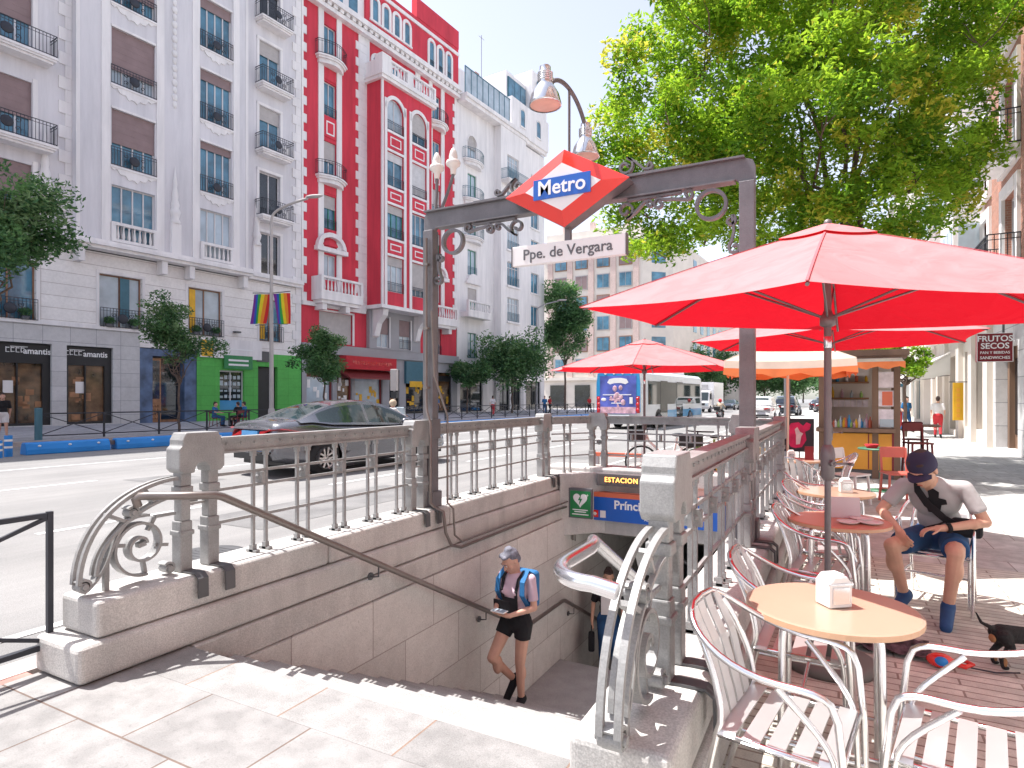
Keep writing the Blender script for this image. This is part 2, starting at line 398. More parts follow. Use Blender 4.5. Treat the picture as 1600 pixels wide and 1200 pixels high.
# ------------------------------------------------------------------ camera, light
cam = bpy.data.cameras.new('camera'); cam.lens = 21.6; cam.sensor_width = 36; cam.shift_y = .0137
cam.clip_end = 2000; cam.clip_start = .05
co = bpy.data.objects.new('camera', cam); COL.objects.link(co)
co.location = (0,0,1.65); co.rotation_euler = (rad(90),0,rad(28)); sc.camera = co
sd = V((-.43,-.09,1.0)).normalized()
sun = bpy.data.lights.new('sun','SUN'); sun.energy = 2.4; sun.angle = rad(.53); sun.color = (1,.97,.93)
so = bpy.data.objects.new('sun', sun); COL.objects.link(so)
so.rotation_euler = (-sd).to_track_quat('-Z','Y').to_euler(); so.location = sd*60
w = bpy.data.worlds.new('World'); sc.world = w; w.use_nodes = True
N = w.node_tree.nodes; L = w.node_tree.links
sky = N.new('ShaderNodeTexSky'); sky.sky_type = 'NISHITA'; sky.sun_disc = False
sky.sun_elevation = math.asin(sd.z); sky.sun_rotation = math.atan2(sd.x, sd.y)
sky.air_density = 1.0; sky.dust_density = 1.2; sky.ozone_density = 1.0
hs = N.new('ShaderNodeHueSaturation'); hs.inputs['Saturation'].default_value = .52; hs.inputs['Hue'].default_value = .515
L.new(sky.outputs[0], hs.inputs['Color']); L.new(hs.outputs[0], N['Background'].inputs[0]); N['Background'].inputs[1].default_value = .081
sc.view_settings.view_transform = 'Standard'; sc.view_settings.look = 'None'; sc.view_settings.gamma = 1
sc.view_settings.exposure = EXPO if 'EXPO' in globals() else 1.9
sc.cycles.max_bounces = 8; sc.cycles.diffuse_bounces = 4; sc.cycles.transparent_max_bounces = 8
# ------------------------------------------------------------------ ground
TH = rad(4.4)                                   # the far side of the street runs 4.4 degrees off the near kerb
DS = V((math.sin(TH), math.cos(TH), 0)); DN = V((math.cos(TH), -math.sin(TH), 0))   # along the far facades / towards the road
FP = V((-34.8, 16.9, 0))
RZ = rad(90-4.4)
def fw(s, off=0, z=0):
    """far-side street coordinates -> world"""
    return FP + DS*s + DN*off + V((0,0,z))
def sheet(name, quads, m, z, th=0):
    b = MB()
    for (x0,x1,y0,y1) in quads:
        if th: b.box(x0,x1,y0,y1,z-th,z)
        else: b.add([(x0,y0,z),(x1,y0,z),(x1,y1,z),(x0,y1,z)], [(0,1,2,3)], False)
    return tag(b.build(name, m), kind='structure')
HX0, HX1, HY0, HY1 = -3.75, -.93, 2.6, 9.3      # the stairwell opening
sheet('road', [(-600,-4.25,-60,900),(4.3,600,-60,900),(-4.25,4.3,-60,1.95),(-4.25,4.3,9.8,900)], W['asphalt'], -.06)
sheet('plaza_pavement', [(-4.25,-.46,-12,2.24)], W['plaza'], 0, .055)
sheet('stair_border', [(HX0-.10,HX1+.06,2.241,HY0)], W['border'], 0, .055)
sheet('terrace_paving', [(-.46,2.6,-12,7.4)], W['brick'], 0, .055)
sheet('sidewalk', [(-.46,2.6,7.4,140),(2.6,4.5,-12,140),(-4.25,-.46,9.75,140)], W['walk'], 0, .055)
sheet('kerb', [(-4.55,-4.33,-12,140)], W['kerb'], 0, .055)
sheet('gutter_strip', [(-4.328,-4.252,-12,1.9)], W['redline'], -.004, .05)
# far pavement, rising slightly to the house fronts
b = MB(); rows = []
b.add([fw(-30,9.6,.10),fw(66,9.6,.10),fw(66,-.5,.25),fw(-30,-.5,.25),fw(-30,9.6,-.06),fw(66,9.6,-.06)], [(0,1,2,3),(4,5,1,0)], False)
tag(b.build('far_pavement', W['farwalk']), kind='structure')
b = MB()
for s in range(-30, 66, 2):
    for (p, q) in ((9.62, 9.9),):
        pts = [fw(s,p),fw(s+1.985,p),fw(s+1.985,q),fw(s,q)]
        b.add([v+V((0,0,-.06)) for v in pts]+[v+V((0,0,.11)) for v in pts], [(4,5,6,7),(0,1,5,4),(1,2,6,5),(2,3,7,6),(3,0,4,7)], False)
tag(b.build('far_kerb', W['kerb']), kind='structure')
# painted lines
b = MB()
def stripe(x0, y0, x1, y1, w, z=-.055):
    d = V((x1-x0,y1-y0,0)).normalized(); n = V((-d.y,d.x,0))*w/2
    b.add([V((x0,y0,z))-n, V((x1,y1,z))-n, V((x1,y1,z))+n, V((x0,y0,z))+n], [(3,2,1,0)], False)
for y in range(-6, 120, 5):
    stripe(-8.9+.03*y*.2, y, -8.9+.03*(y+2.4)*.2, y+2.4, .12); stripe(-13.75+.05*y*.5, y, -13.75+.05*(y+3.2)*.5, y+3.2, .12)
stripe(-18.4,-10,-14,60,.12); stripe(-5.2,-10,-5.2,100,.1)
for k in range(8): stripe(-20+k*1.9, 54, -20+k*1.9+.3, 58, .5)
tag(b.build('road_markings', W['line']), kind='structure')

b = MB()
for (x0,x1,y0,y1) in ((-8.0,-6.6,5.5,9.5),(-13.2,-11.4,7.5,8.6),(-12.6,-11.9,14,22),(-7.4,-6.2,16,17.2)): b.add([(x0,y0,-.056),(x1,y0,-.056),(x1+.05,y1,-.056),(x0+.1,y1,-.056)], [(0,1,2,3)], False)
tag(b.build('road_patches', mat('asphalt_patch',(.20,.195,.195),.9,var=.2,scale=1.5,fine=.25,stain=.2)), kind='structure')
for (x,y,lb) in ((-6.1,4.4,'round iron manhole cover in the road beside the left parapet'),(-11.2,11.8,'round iron manhole cover in the lane left of the sedan')):
    t = thing('manhole_cover', lb, 'manhole', (x,y,-.056)); q = MB(); q.lathe([(.36,0),(.36,.004),(.32,.004),(.31,.002),(0,.003)], n=28); o = q.build('lid', W['irond'], t); q = MB()
    for k in range(-3,4): q.box(-.24,.24,k*.075-.012,k*.075+.012,.0035,.006)
    q.build('ribs', W['irond'], o)
# ------------------------------------------------------------------ stairs
b = MB(); nst = 15; tr = .31; ri = .155
for i in range(nst):
    y0 = HY0 + i*tr; z = -(i+1)*ri
    b.box(HX0, HX1, y0, y0+tr+ (0 if i < nst-1 else 1.35), z-.3, z)
    b.box(HX0, HX1, y0-.02, y0-.0005, z+ri-.05, z+ri-.002)            # nosing
yl = HY0+nst*tr+1.35; zl = -nst*ri
for i in range(12):
    b.box(HX0, HX1, yl+i*tr, yl+(i+1)*tr, zl-(i+1)*ri-.3, zl-(i+1)*ri)
b.box(HX0, HX1, yl+12*tr, 17, zl-12*ri-.4, zl-12*ri-.1)
b.box(HX0, HX1, HY0-.2, HY0-.021, -2, -.06)
tag(b.build('stairs', W['step']), kind='structure')
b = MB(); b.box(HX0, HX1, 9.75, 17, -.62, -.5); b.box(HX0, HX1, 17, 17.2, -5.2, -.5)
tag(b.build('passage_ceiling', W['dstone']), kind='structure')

def parapet(label, x0, x1, inner, y1):
    t = thing('stairwell_wall', label, 'parapet wall', ((x0+x1)/2, 2, 0)); cx = (x0+x1)/2
    m = MB(); m.box(x0-cx, x1-cx, -.08, y1-2, .004, .225)
    m.build('base_course', W['stone'], t, .035, 3)
    m = MB(); a, c = (x0+.05-cx, x1-.04-cx)
    ys = [.04] + [v-2 for v in (3.9, 5.75, 7.6) if v < y1-.5] + [y1-2]
    for q in range(len(ys)-1): m.box(a, c, ys[q]+.004*(q>0), ys[q+1], .229, .45)
    m.build('coping', W['stone'], t, .03, 3)
    m = MB(); e = .03 if inner > 0 else -.03
    xi = x1-cx if inner > 0 else x0-cx; xo = x0-cx if inner > 0 else x1-cx
    m.box(xo, xi+e*.7, .62, y1-2, -.215, 0); m.build('joint_course', W['stone'], t, .012)
    m = MB(); m.box(xo, xi+(.045 if inner > 0 else -.02), .60, y1-2, -5.2, -.22)
    m.box(xo, xi+(.045 if inner > 0 else -.02), y1-2, 15, -5.2, -.52)
    m.build('lower_wall', W['wallstone'], t)
    return t
parapet('grey granite parapet on the road side of the metro stairs, with white streaked coping', -4.29, -3.80, 1, 9.3)
parapet('grey granite parapet beside the cafe tables, right edge of the metro stairs', -.91, -.45, -1, 9.3)
t = thing('lintel_wall', 'pale stone lintel wall across the back of the stairwell, carrying the station signs', 'wall', (-2.35,9.5,0))
m = MB(); m.box(-1.94,1.9,-.2,.25,-.5,.30); m.build('lintel', W['stone'], t, .01)
m = MB(); m.box(-1.94,1.9,-.26,.28,.304,.54); m.build('coping', W['stone'], t, .03, 3)
m = MB(); m.prism([(-1.45,-.78),(-.92,-.203),(-1.94,-.203)], (0,0,-.48), (1,0,0), (0,1,0), (0,0,.95)); m.build('corner_stone', W['stone'], t, .01)

# ------------------------------------------------------------------ metro railings
def spiral(c, r0, r1, a0, a1, n=28):
    return [(c[0]+(r0+(r1-r0)*i/n)*math.cos(rad(a0+(a1-a0)*i/n)), c[1]+(r0+(r1-r0)*i/n)*math.sin(rad(a0+(a1-a0)*i/n))) for i in range(n+1)]
def bez(p, n=14):
    o = []
    for i in range(n+1):
        t = i/n; u = 1-t
        o.append(tuple(u**3*p[0][k]+3*u*u*t*p[1][k]+3*u*t*t*p[2][k]+t**3*p[3][k] for k in range(len(p[0]))))
    return o
def newel(par, p, d, inner, single=False):
    """paired-post newel; d along the railing, inner the side the straps hang on"""
    d = V(d+(0,)).normalized(); n = V((d.y,-d.x,0)); p = V(p+(0,))
    M = Matrix(((d.x,n.x,0,p.x),(d.y,n.y,0,p.y),(0,0,1,0),(0,0,0,1)))
    m = MB(); m.M = M
    for s in (-1,1):
        c = s*.105
        m.box(c-.045,c+.045,-.05,.05,.452,.80); m.box(c-.036,c+.036,-.042,.042,.80,1.0)
        m.box(c-.048,c+.048,-.056,.056,.985,1.04); m.box(c-.04,c+.04,-.045,.045,1.04,1.17)
        m.box(c-.055,c+.055,-.06,.06,.70,.735)
    m.prism([(-.175,1.16),(-.175,1.30),(-.15,1.325),(-.15,1.36),(-.125,1.41),(.125,1.41),(.15,1.36),(.15,1.325),(.175,1.30),(.175,1.16),(.145,1.13),(.06,1.13),(.05,1.17),(.025,1.195),(-.025,1.195),(-.05,1.17),(-.06,1.13),(-.145,1.13)], (0,-.075,0), (1,0,0), (0,0,1), (0,.15,0))
    o = m.build('newel_post', W['iron'], par, .008)
    m = MB(); m.M = M
    m.lathe([(.03,0),(.045,.01),(.03,.02)], (0,-.03,.93), 12, Matrix.Rotation(rad(90),3,'X').to_3x3()); m.box(-.06,.06,-.01,.01,.9,.915); m.box(-.06,.06,-.01,.01,.95,.965)
    m.build('rosette', W['iron'], o)
    for s in (-1,1):
        m = MB(); m.M = M; c = s*.105
        m.ribbon([(c,inner*.04,.458),(c,inner*.19,.458),(c,inner*.225,.43),(c,inner*.228,.30)], (1,0,0), .075, .012)
        m.build('strap', W['irond'], o)
    return o
def bay(par, a, b2, ts):
    a = V(a+(0,)); e = V(b2+(0,)); d = (e-a); Ln = d.length; d.normalize(); n = V((d.y,-d.x,0))
    Z = lambda p, z: p+V((0,0,z))
    m = MB(); m.bar(Z(a,1.30), Z(e,1.30), .035, .115); m.bar(Z(a,1.351), Z(e,1.351), .095, .022); m.bar(Z(a,1.249), Z(e,1.249), .075, .016)
    k = int(Ln/.12)
    for i in range(k):
        for sg in (-1,1): m.ell(a+d*(.06+i*Ln/k)+n*(sg*.018)+V((0,0,1.31)), (.011,.011,.011), n=6, m=4)
    m.build('top_rail', W['iron'], par)
    for z, r in ((1.085,.011),(.975,.011),(.735,.011)):
        MB().bar(Z(a,z), Z(e,z), r*1.6, r*2).build('rail', W['iron'], par)
    for t in ts:
        m = MB()
        for s in (-.06,.06):
            p = a+d*(t+s); m.bar(Z(p,.452), Z(p,1.245), .024, .024, d)
            q = n*.055; m.bar(Z(p-q,.462), Z(p+q,.462), .04, .02)
            m.bar(Z(p,.455), Z(p,.51), .04, .04, d); m.bar(Z(p,1.2), Z(p,1.245), .036, .036, d)
        p = a+d*t; m.bar(Z(p,.985), Z(p,1.075), .028, .1, n)
        m.ell(Z(p+n*.015,1.03), (.025,.025,.025), n=8, m=5); m.ell(Z(p-n*.015,1.03), (.025,.025,.025), n=8, m=5)
        m.build('baluster', W['iron'], par)
def endscroll(par, x, yn):
    """volute that ends a railing; curves lie in the plane x = const, yn = face of the newel"""
    y0 = yn-.62
    X = lambda pts, dx=0: [(x+dx, p[0], p[1]) for p in pts]
    m = MB(); ax = (1,0,0)
    big = bez([(yn,1.10),(yn-.22,1.10),(yn-.60,.98),(y0+.0,.53)], 20)
    for dx in (-.032,.032): m.ribbon(X(big,dx), ax, .026, .024)
    small = bez([(yn,.98),(yn-.12,.985),(yn-.50,.86),(y0+.10,.56)], 18)
    for dx in (-.026,.026): m.ribbon(X(small,dx), ax, .022, .018)
    for f in (.3,.6): 
        i = int(f*18); m.bar((x,big[int(f*20)][0],big[int(f*20)][1]), (x,small[i][0],small[i][1]), .06, .02)
    m.build('outer_bow', W['iron'], par)
    m = MB(); c = (yn-.24,.69)
    m.ribbon(X(spiral(c,.035,.195,20,20+620,60)), ax, .075, .017)
    m.ribbon(X([(c[0]-.015,c[1]),(c[0]+.03,c[1]+.01)]), ax, .05, .03)
    m.ribbon(X(bez([(c[0]+.05,c[1]+.19),(c[0]-.22,c[1]+.24),(c[0]-.14,c[1]-.10),(y0+.03,.475)])), ax, .07, .016)
    for a in (60,170,280,350): 
        m.bar((x,c[0]+.10*math.cos(rad(a)),c[1]+.10*math.sin(rad(a))), (x,c[0]+.19*math.cos(rad(a)),c[1]+.19*math.sin(rad(a))), .03, .022)
    m.build('volute', W['iron'], par)
    for (cy,cz,r) in ((y0+.03,.515,.045),(yn-.30,.915,.04),(yn-.06,.50,.04)):
        m = MB(); m.ribbon(X(spiral((cy,cz),.012,r,0,500,24)), ax, .085, .014)
        m.cyl((x-.055,cy,cz),(x+.055,cy,cz),.018,n=10); m.build('curl', W['iron'], par)
    m = MB(); m.bar((x,yn-.14,.86),(x,yn,.86),.03,.02); m.build('stay', W['iron'], par); m = MB(); m.bar((x,y0+.17,.452),(x,y0+.17,.66),.03,.03); m.build('stay', W['iron'], par)
LX, RX = -4.03, -.67
t = thing('metro_railing', 'grey iron railing on the road side of the stairs, scroll end by the plaza', 'railing', (0,0,0))
newel(t, (LX,2.80), (0,1), 1); bay(t, (LX,2.97), (LX,5.22), [.37+.44*k for k in range(5)])
newel(t, (LX,5.38), (0,1), 1)
bay(t, (LX,5.66), (LX,8.46), [.45+.46*k for k in range(5)]); newel(t, (LX,8.62), (0,1), 1); endscroll(t, LX, 2.64)
t = thing('metro_railing', 'grey iron railing closing off the back of the stairwell, above the lit display', 'railing', (0,0,0))
newel(t, (-3.46,9.5), (1,0), 1); newel(t, (-1.25,9.5), (1,0), 1)
bay(t, (-3.30,9.5), (-1.40,9.5), [.40+.46*k for k in range(4)]); bay(t, (-3.95,8.75), (-3.58,9.4), [.3])
bay(t, (-1.12,9.4), (-.72,8.8), [.3])
t = thing('metro_railing', 'grey iron railing between stairs and cafe chairs, its scroll end nearest the camera', 'railing', (0,0,0))
newel(t, (RX,2.72), (0,1), 1); bay(t, (RX,2.89), (RX,5.22), [.37+.44*k for k in range(5)])
newel(t, (RX,5.38), (0,1), 1); bay(t, (RX,5.66), (RX,8.46), [.45+.46*k for k in range(5)]); newel(t, (RX,8.62), (0,1), 1); endscroll(t, RX, 2.56)

# ------------------------------------------------------------------ arch over the stairs
PY = 5.60; PX0, PX1 = -4.0, -.69; ZB = 3.70
t = thing('metro_arch', 'tall grey iron arch over the stairs with scrollwork and two opal lamp buds', 'arch', (0,0,0))
m = MB()
for dy in (-.05,.05): m.box(PX0-.065,PX0+.065,PY+dy-.008,PY+dy+.008,.46,ZB-.2)
m.box(PX0-.012,PX0+.012,PY-.05,PY+.05,.46,ZB-.2); m.box(PX0-.09,PX0+.09,PY-.09,PY+.09,.452,.62); m.box(PX0-.08,PX0+.08,PY-.08,PY+.08,1.2,1.42)
m.box(PX0-.06,PX0+.06,PY-.045,PY+.045,.6,ZB-.19)
m.build('post', W['archiron'], t, .006)
m = MB(); m.box(PX1-.062,PX1+.062,PY-.06,PY+.06,.46,ZB-.2); m.box(PX1-.09,PX1+.09,PY-.09,PY+.09,.452,.62); m.box(PX1-.085,PX1+.085,PY-.085,PY+.085,1.15,1.40)
m.build('post', W['archiron'], t, .006)
m = MB()
m.prism([(PX0-.065,ZB-.2),(PX0-.065,ZB-.04),(PX0-.04,ZB),(PX1,ZB),(PX1+.045,ZB-.02),(PX1+.065,ZB-.07),(PX1+.065,ZB-.2),(PX1-.065,ZB-.2),(PX1-.09,ZB-.17),(PX0+.09,ZB-.17),(PX0+.065,ZB-.2)], (0,PY-.025,0), (1,0,0), (0,0,1), (0,.05,0))
m.box(PX0-.05,PX1-.02,PY-.07,PY+.07,ZB+.001,ZB+.018); m.box(PX0+.10,PX1-.10,PY-.06,PY+.06,ZB-.186,ZB-.172)
m.build('beam', W['archiron'], t)
def orn(pts, w=.05, th=.02): 
    q = MB(); q.ribbon([(p[0],PY,p[1]) for p in pts], (0,1,0), w, th); return q
for side in (1,-1):
    px = PX0 if side == 1 else PX1
    q = MB(); f = lambda pts: [(px+side*p[0],PY,ZB-.19+p[1]) for p in pts]
    q.ribbon(f(spiral((.30,-.16),.125,.125,0,360,28)), (0,1,0), .06, .028)
    q.ribbon(f(spiral((.50,-.035),.015,.05,-90,300,20)+[(.62,-.06),(.72,-.05)]+spiral((.76,-.085),.05,.015,100,-300,18)), (0,1,0), .05, .022)
    q.ribbon(f(spiral((.14,-.32),.015,.05,90,-250,18)+[(.11,-.42),(.13,-.5)]+spiral((.10,-.56),.055,.015,30,-330,18)), (0,1,0), .05, .022)
    q.build('corner_scroll', W['archiron'], t)
    for up in (1,-1):
        q = MB(); zc = ZB+.02 if up == 1 else ZB-.19
        g = lambda pts: [(-2.34-side*(.47+p[0]),PY,zc+up*p[1]) for p in pts]
        q.ribbon(g(spiral((.10,.10),.02,.085,0,440,26)+[(.20,.13),(.28,.05)]+spiral((.33,.075),.035,.012,-120,230,16)), (0,1,0), .05, .02)
        q.ribbon(g([(.12,.012),(.62,.012)]), (0,1,0), .05, .02)
        q.build('beam_scroll', W['archiron'], t)
def budlamp(x, y, zt, bend):
    q = MB(); q.tube(bez([(PX0,PY,ZB-.9),(PX0,PY,ZB+.0),(x if not bend else PX0+.02,y,ZB-.02),(x,y,zt-.30)],14), .018, 8)
    st = q.build('lamp_stem', W['archiron'], t)
    q = MB(); q.lathe([(.03,-.30),(.035,-.24),(.05,-.22),(.078,-.20),(.085,-.175),(.075,-.15),(.045,-.13),(.05,-.10),(.035,-.04),(.012,-.005),(0,0)], (x,y,zt), 14)
    q.build('lamp_bud', W['bud'], st)
budlamp(-4.0,5.72,4.42,False); budlamp(-3.82,5.78,4.46,True)
q = MB(); cx = PX0+.01
q.tube([(cx,PY-.1,3.4),(cx,PY-.1,1.62),(cx+.03,PY-.13,1.5),(cx+.10,PY-.16,1.38),(cx+.10,PY-.16,.52),(cx+.14,PY-.13,.46),(cx+.24,PY-.12,.43),(cx+.26,PY-.10,.2),(cx+.26,PY,.05),(cx+.26,PY+.2,-.02),(cx+.26,8.3,-.02),(cx+.26,8.9,-.04),(cx+.27,9.05,-.12),(cx+.27,9.05,-.6)], .017, 8)
q.tube([(cx+.07,PY-.1,2.6),(cx+.12,PY-.12,1.9),(cx+.2,PY+.02,1.45),(cx+.2,PY+.02,.5),(cx+.27,PY+.03,.44),(cx+.275,PY+.05,.15),(cx+.275,PY+.2,.045),(cx+.275,8.9,.045),(cx+.29,9.1,-.05),(cx+.29,9.1,-.62)], .012, 8)
for z in (3.1,2.4,1.75): q.box(cx-.03,cx+.03,PY-.12,PY-.075,z,z+.025)
q.build('conduit', W['steel'], t)

t = thing('entrance_lamp', 'twin headed grey floodlight on a bent pipe above the arch beam', 'lamp', (-2.34,PY,ZB+.02))
q = MB(); q.cyl((0,0,0),(0,0,.98),.014,n=8); q.cyl((0,0,0),(0,0,.02),.05,n=12); q.build('mast', W['pole'], t)
q = MB(); q.tube([(0,-.45,.80)]+bez([(0,-.40,.86),(0,-.2,1.02),(0,.2,1.02),(0,.42,.78)],16)+[(0,.43,.72)], .021, 10); q.build('arm', W['pole'], t)
for y, z, ry in ((-.56,.62,0),(.44,.50,0)):
    q = MB(); q.lathe([(.05,.30),(.052,.25),(.062,.24),(.062,.17),(.055,.16),(.085,.12),(.125,.05),(.145,-.03),(.148,-.05),(.138,-.05)], (0,y,z), 20, cap=False)
    q.lathe([(.0,.31),(.045,.305),(.05,.29)], (0,y,z), 20, cap=False)
    for k in range(5): q.lathe([(.062,.17+k*.016),(.07,.172+k*.016),(.07,.178+k*.016),(.062,.18+k*.016)], (0,y,z), 20, cap=False)
    q.bar((0,y+(.06 if y<0 else 0),z+.2),(0,y+(.16 if y<0 else 0),z+.26),.03,.03)
    h = q.build('lamp_head', W['chrome'], t)
    q = MB(); q.lathe([(.138,-.045),(.06,-.052),(0,-.054)], (0,y,z), 20, cap=False); q.build('lens', W['lens'], h)

# diamond sign
t = thing('metro_sign', 'red diamond Metro sign with a blue word bar in the middle of the arch', 'sign', (-2.30,PY-.20,3.64))
a, c = .63, .365; ai, ci = .385, .225
m = MB(); m.prism([(-a,0),(0,-c),(a,0),(0,c)], (0,-.02,0), (1,0,0), (0,0,1), (0,.17,0)); m.build('back_box', W['archiron'], t)
m = MB(); O = [(-a,-.022,0),(0,-.022,-c),(a,-.022,0),(0,-.022,c)]; I = [(-ai,-.075,0),(0,-.075,-ci),(ai,-.075,0),(0,-.075,ci)]
m.add(O+I, [(0,1,5,4),(1,2,6,5),(2,3,7,6),(3,0,4,7)], False); O2 = [(p[0]*1.012,-.018,p[2]*1.012) for p in O]
m.add(O2+O, [(0,1,5,4),(1,2,6,5),(2,3,7,6),(3,0,4,7)], False); m.build('red_rim', W['signred'], t)
m = MB(); m.prism([(-ai,0),(0,-ci),(ai,0),(0,ci)], (0,-.076,0), (1,0,0), (0,0,1), (0,.03,0)); m.build('white_field', W['signwhite'], t)
m = MB(); m.box(-.29,.29,-.092,-.077,-.095,.095); bl = m.build('word_bar', W['signblue'], t)
text('lettering', 'Metro', .195, W['wink'], bl, (0,-.094,.0), bold=.003)
m = MB(); m.box(-.03,.03,.06,.10,-.62,-c+.03); m.build('hanger', W['pole'], t)
m = MB(); m.bar((.10,.03,.5),(.2,-.08,.14),.012,.012); 
t = thing('station_name_plate', 'white plate lettered Ppe. de Vergara hanging under the diamond sign', 'sign', (-2.30,PY-.14,3.06))
m = MB(); m.box(-.585,.585,-.03,.03,-.098,.098); m.build('plate', W['signwhite'], t, .006)
m = MB(); m.box(-.592,-.586,-.035,.035,-.1,.1); m.box(.586,.592,-.035,.035,-.1,.1); m.build('plate_end', W['pole'], t)
text('lettering', 'Ppe. de Vergara', .145, W['ink'], t, (.0,-.033,.0), bold=.0012, sx=1.0)

# signs in the stairwell
t = thing('station_sign', 'blue station name sign with an orange strip, hung across the stairwell lintel', 'sign', (-2.46,9.18,-.03))
m = MB(); m.box(-1.02,1.02,-.03,.10,-.235,.13); m.build('blue_panel', W['signblue'], t)
m = MB(); m.box(-1.02,1.02,-.032,.10,.132,.205); m.build('orange_strip', W['signor'], t)
text('lettering', 'Príncipe de Vergara', .185, W['wink'], t, (.12,-.033,.02), bold=.004)
text('small_lettering', 'Acceso', .06, W['wink'], t, (-.05,-.033,-.165), bold=.001)
m = MB(); m.box(-.98,-.87,-.034,-.031,-.19,-.08); lg = m.build('logo', W['signred'], t)
m = MB(); m.box(-.84,-.75,-.034,-.031,-.19,-.08); m.build('logo', W['signwhite'], t)
m = MB(); m.prism([(-.96,-.135),(-.925,-.165),(-.89,-.135),(-.925,-.105)], (0,-.0365,0), (1,0,0), (0,0,1), (0,.002,0)); m.build('logo_mark', W['wink'], lg)
t = thing('defibrillator_sign', 'green square sign with a white heart and bolt, left of the blue station sign', 'sign', (-3.54,8.83,.04))
m = MB(); m.box(-.22,.22,0,.06,-.24,.22); m.build('dark_board', W['ink'], t)
m = MB(); m.box(-.13,.20,-.006,-.001,-.22,.18); gp = m.build('green_panel', W['signgreen'], t)
h = [(0,-.13)]+[(.0+.115*math.sin(a)**3*1.0, (13*math.cos(a)-5*math.cos(2*a)-2*math.cos(3*a)-math.cos(4*a))*.0075) for a in [rad(180-k*12) for k in range(1,30)]]
m = MB(); m.prism([(p[0]+.035,p[1]+.05) for p in h][::-1], (0,-.011,0), (1,0,0), (0,0,1), (0,.004,0)); hp = m.build('heart', W['wink'], gp)
m = MB(); m.prism([(.05,.13),(.0,.04),(.03,.04),(.015,-.04),(.07,.065),(.04,.065)], (0,-.0145,0), (1,0,0), (0,0,1), (0,.003,0)); m.build('bolt', W['signgreen'], hp)
m = MB(); m.box(-.09,.16,-.009,-.007,-.115,-.10); m.box(-.06,.13,-.009,-.007,-.145,-.13); m.box(-.1,.17,-.009,-.007,-.185,-.17); m.box(.15,.155,-.009,-.007,.1,.14); m.box(.135,.17,-.009,-.007,.118,.123)
m.build('caption', W['wink'], gp)
t = thing('message_display', 'grey display board with amber letters ESTACION on the lintel', 'display', (-2.92,9.14,.39))
m = MB(); m.box(-.42,.42,-.05,.08,-.10,.09); m.build('housing', W['pole'], t, .006)
m = MB(); m.box(-.38,.38,-.056,-.051,-.075,.065); m.build('screen', W['lcd'], t)
text('lettering', 'ESTACION', .105, W['led'], t, (-.02,-.058,-.005), space=1.15, bold=.001, sx=.95)

# handrails
t = thing('handrail', 'long brown steel handrail fixed to the wall on the road side of the stairs', 'handrail', (0,0,0))
hx = -3.64
m = MB(); m.tube([(-3.98,2.36,.955),(-3.97,2.34,1.0)]+bez([(-3.96,2.36,1.02),(-3.9,2.42,1.02),(hx-.05,2.5,1.02),(hx,2.66,1.01)],6)+[(hx,2.72,.99),(hx,7.0,-1.25),(hx,7.15,-1.32),(hx,7.3,-1.37),(hx,8.45,-1.38),(hx,8.55,-1.40),(hx,12.2,-3.3)], .027, 12)
m.build('rail_tube', W['steel'], t)
for (y,z) in ((4.3,.14),(6.2,-.85),(8.9,-1.62)):
    q = MB(); q.tube([(hx,y,z),(hx,y,z-.09),(hx-.06,y,z-.1),(hx-.10,y,z-.1)], .008, 6); q.cyl((hx-.10,y,z-.1),(hx-.085,y,z-.1),.035,n=12); q.build('bracket', W['irond'], t)
t = thing('handrail', 'pale steel handrail with a looped end beside the right hand scroll', 'handrail', (0,0,0))
hr = -1.02
m = MB(); m.tube([(-.67,2.03,.985),(-.76,2.03,1.0)]+bez([(-.80,2.03,1.0),(-.90,2.05,1.0),(-.95,2.14,1.0),(-.95,2.26,1.0)],8)+[(-.95,2.46,1.0)]+bez([(-.95,2.5,1.0),(-.96,2.62,1.0),(-1.0,2.66,1.0),(hr,2.74,.975)],5)+[(hr,7.0,-1.25),(hr,7.3,-1.37),(hr,8.45,-1.38),(hr,12.2,-3.3)], .030, 14)
m.build('rail_tube', W['alu'], t)
for (y,z) in ((4.0,.30),(6.2,-.85)):
    q = MB(); q.tube([(hr,y,z),(hr,y,z-.09),(hr+.09,y,z-.1)], .008, 6); q.build('bracket', W['irond'], t)
t = thing('handrail', 'dark handrail sloping down under the lintel below the green sign', 'handrail', (0,0,0))
m = MB(); m.tube([(-3.30,9.4,-.30),(-2.2,10.1,-1.0),(-1.2,10.8,-1.65)], .035, 10); m.build('rail_tube', W['irond'], t)
q = MB(); q.bar((-3.3,9.4,-.3),(-3.3,9.4,-.5),.03,.03); q.cyl((-1.2,10.8,-1.65),(-.95,10.8,-1.65),.02); q.build('bracket', W['irond'], t)

# street barrier at the left
t = thing('street_barrier', 'black tubular barrier with crossed bars at the plaza kerb, left of the parapet', 'barrier', (0,0,0))
m = MB(); bx = -4.24
for y in (1.98,-.1,-2.2): m.bar((bx,y,0),(bx,y,.96),.03,.03,(0,1,0))
m.build('post', W['black'], t)
m = MB(); m.bar((bx,1.96,.94),(bx,-2.2,.94),.035,.03); m.bar((bx,1.96,.15),(bx,-2.2,.15),.04,.03); m.build('rail', W['black'], t)
m = MB()
for y in (1.96,-.12): 
    m.bar((bx,y,.92),(bx,y-2.06,.18),.022,.022); m.bar((bx+.001,y,.18),(bx+.001,y-2.06,.92),.018,.022)
m.build('cross_bar', W['black'], t)
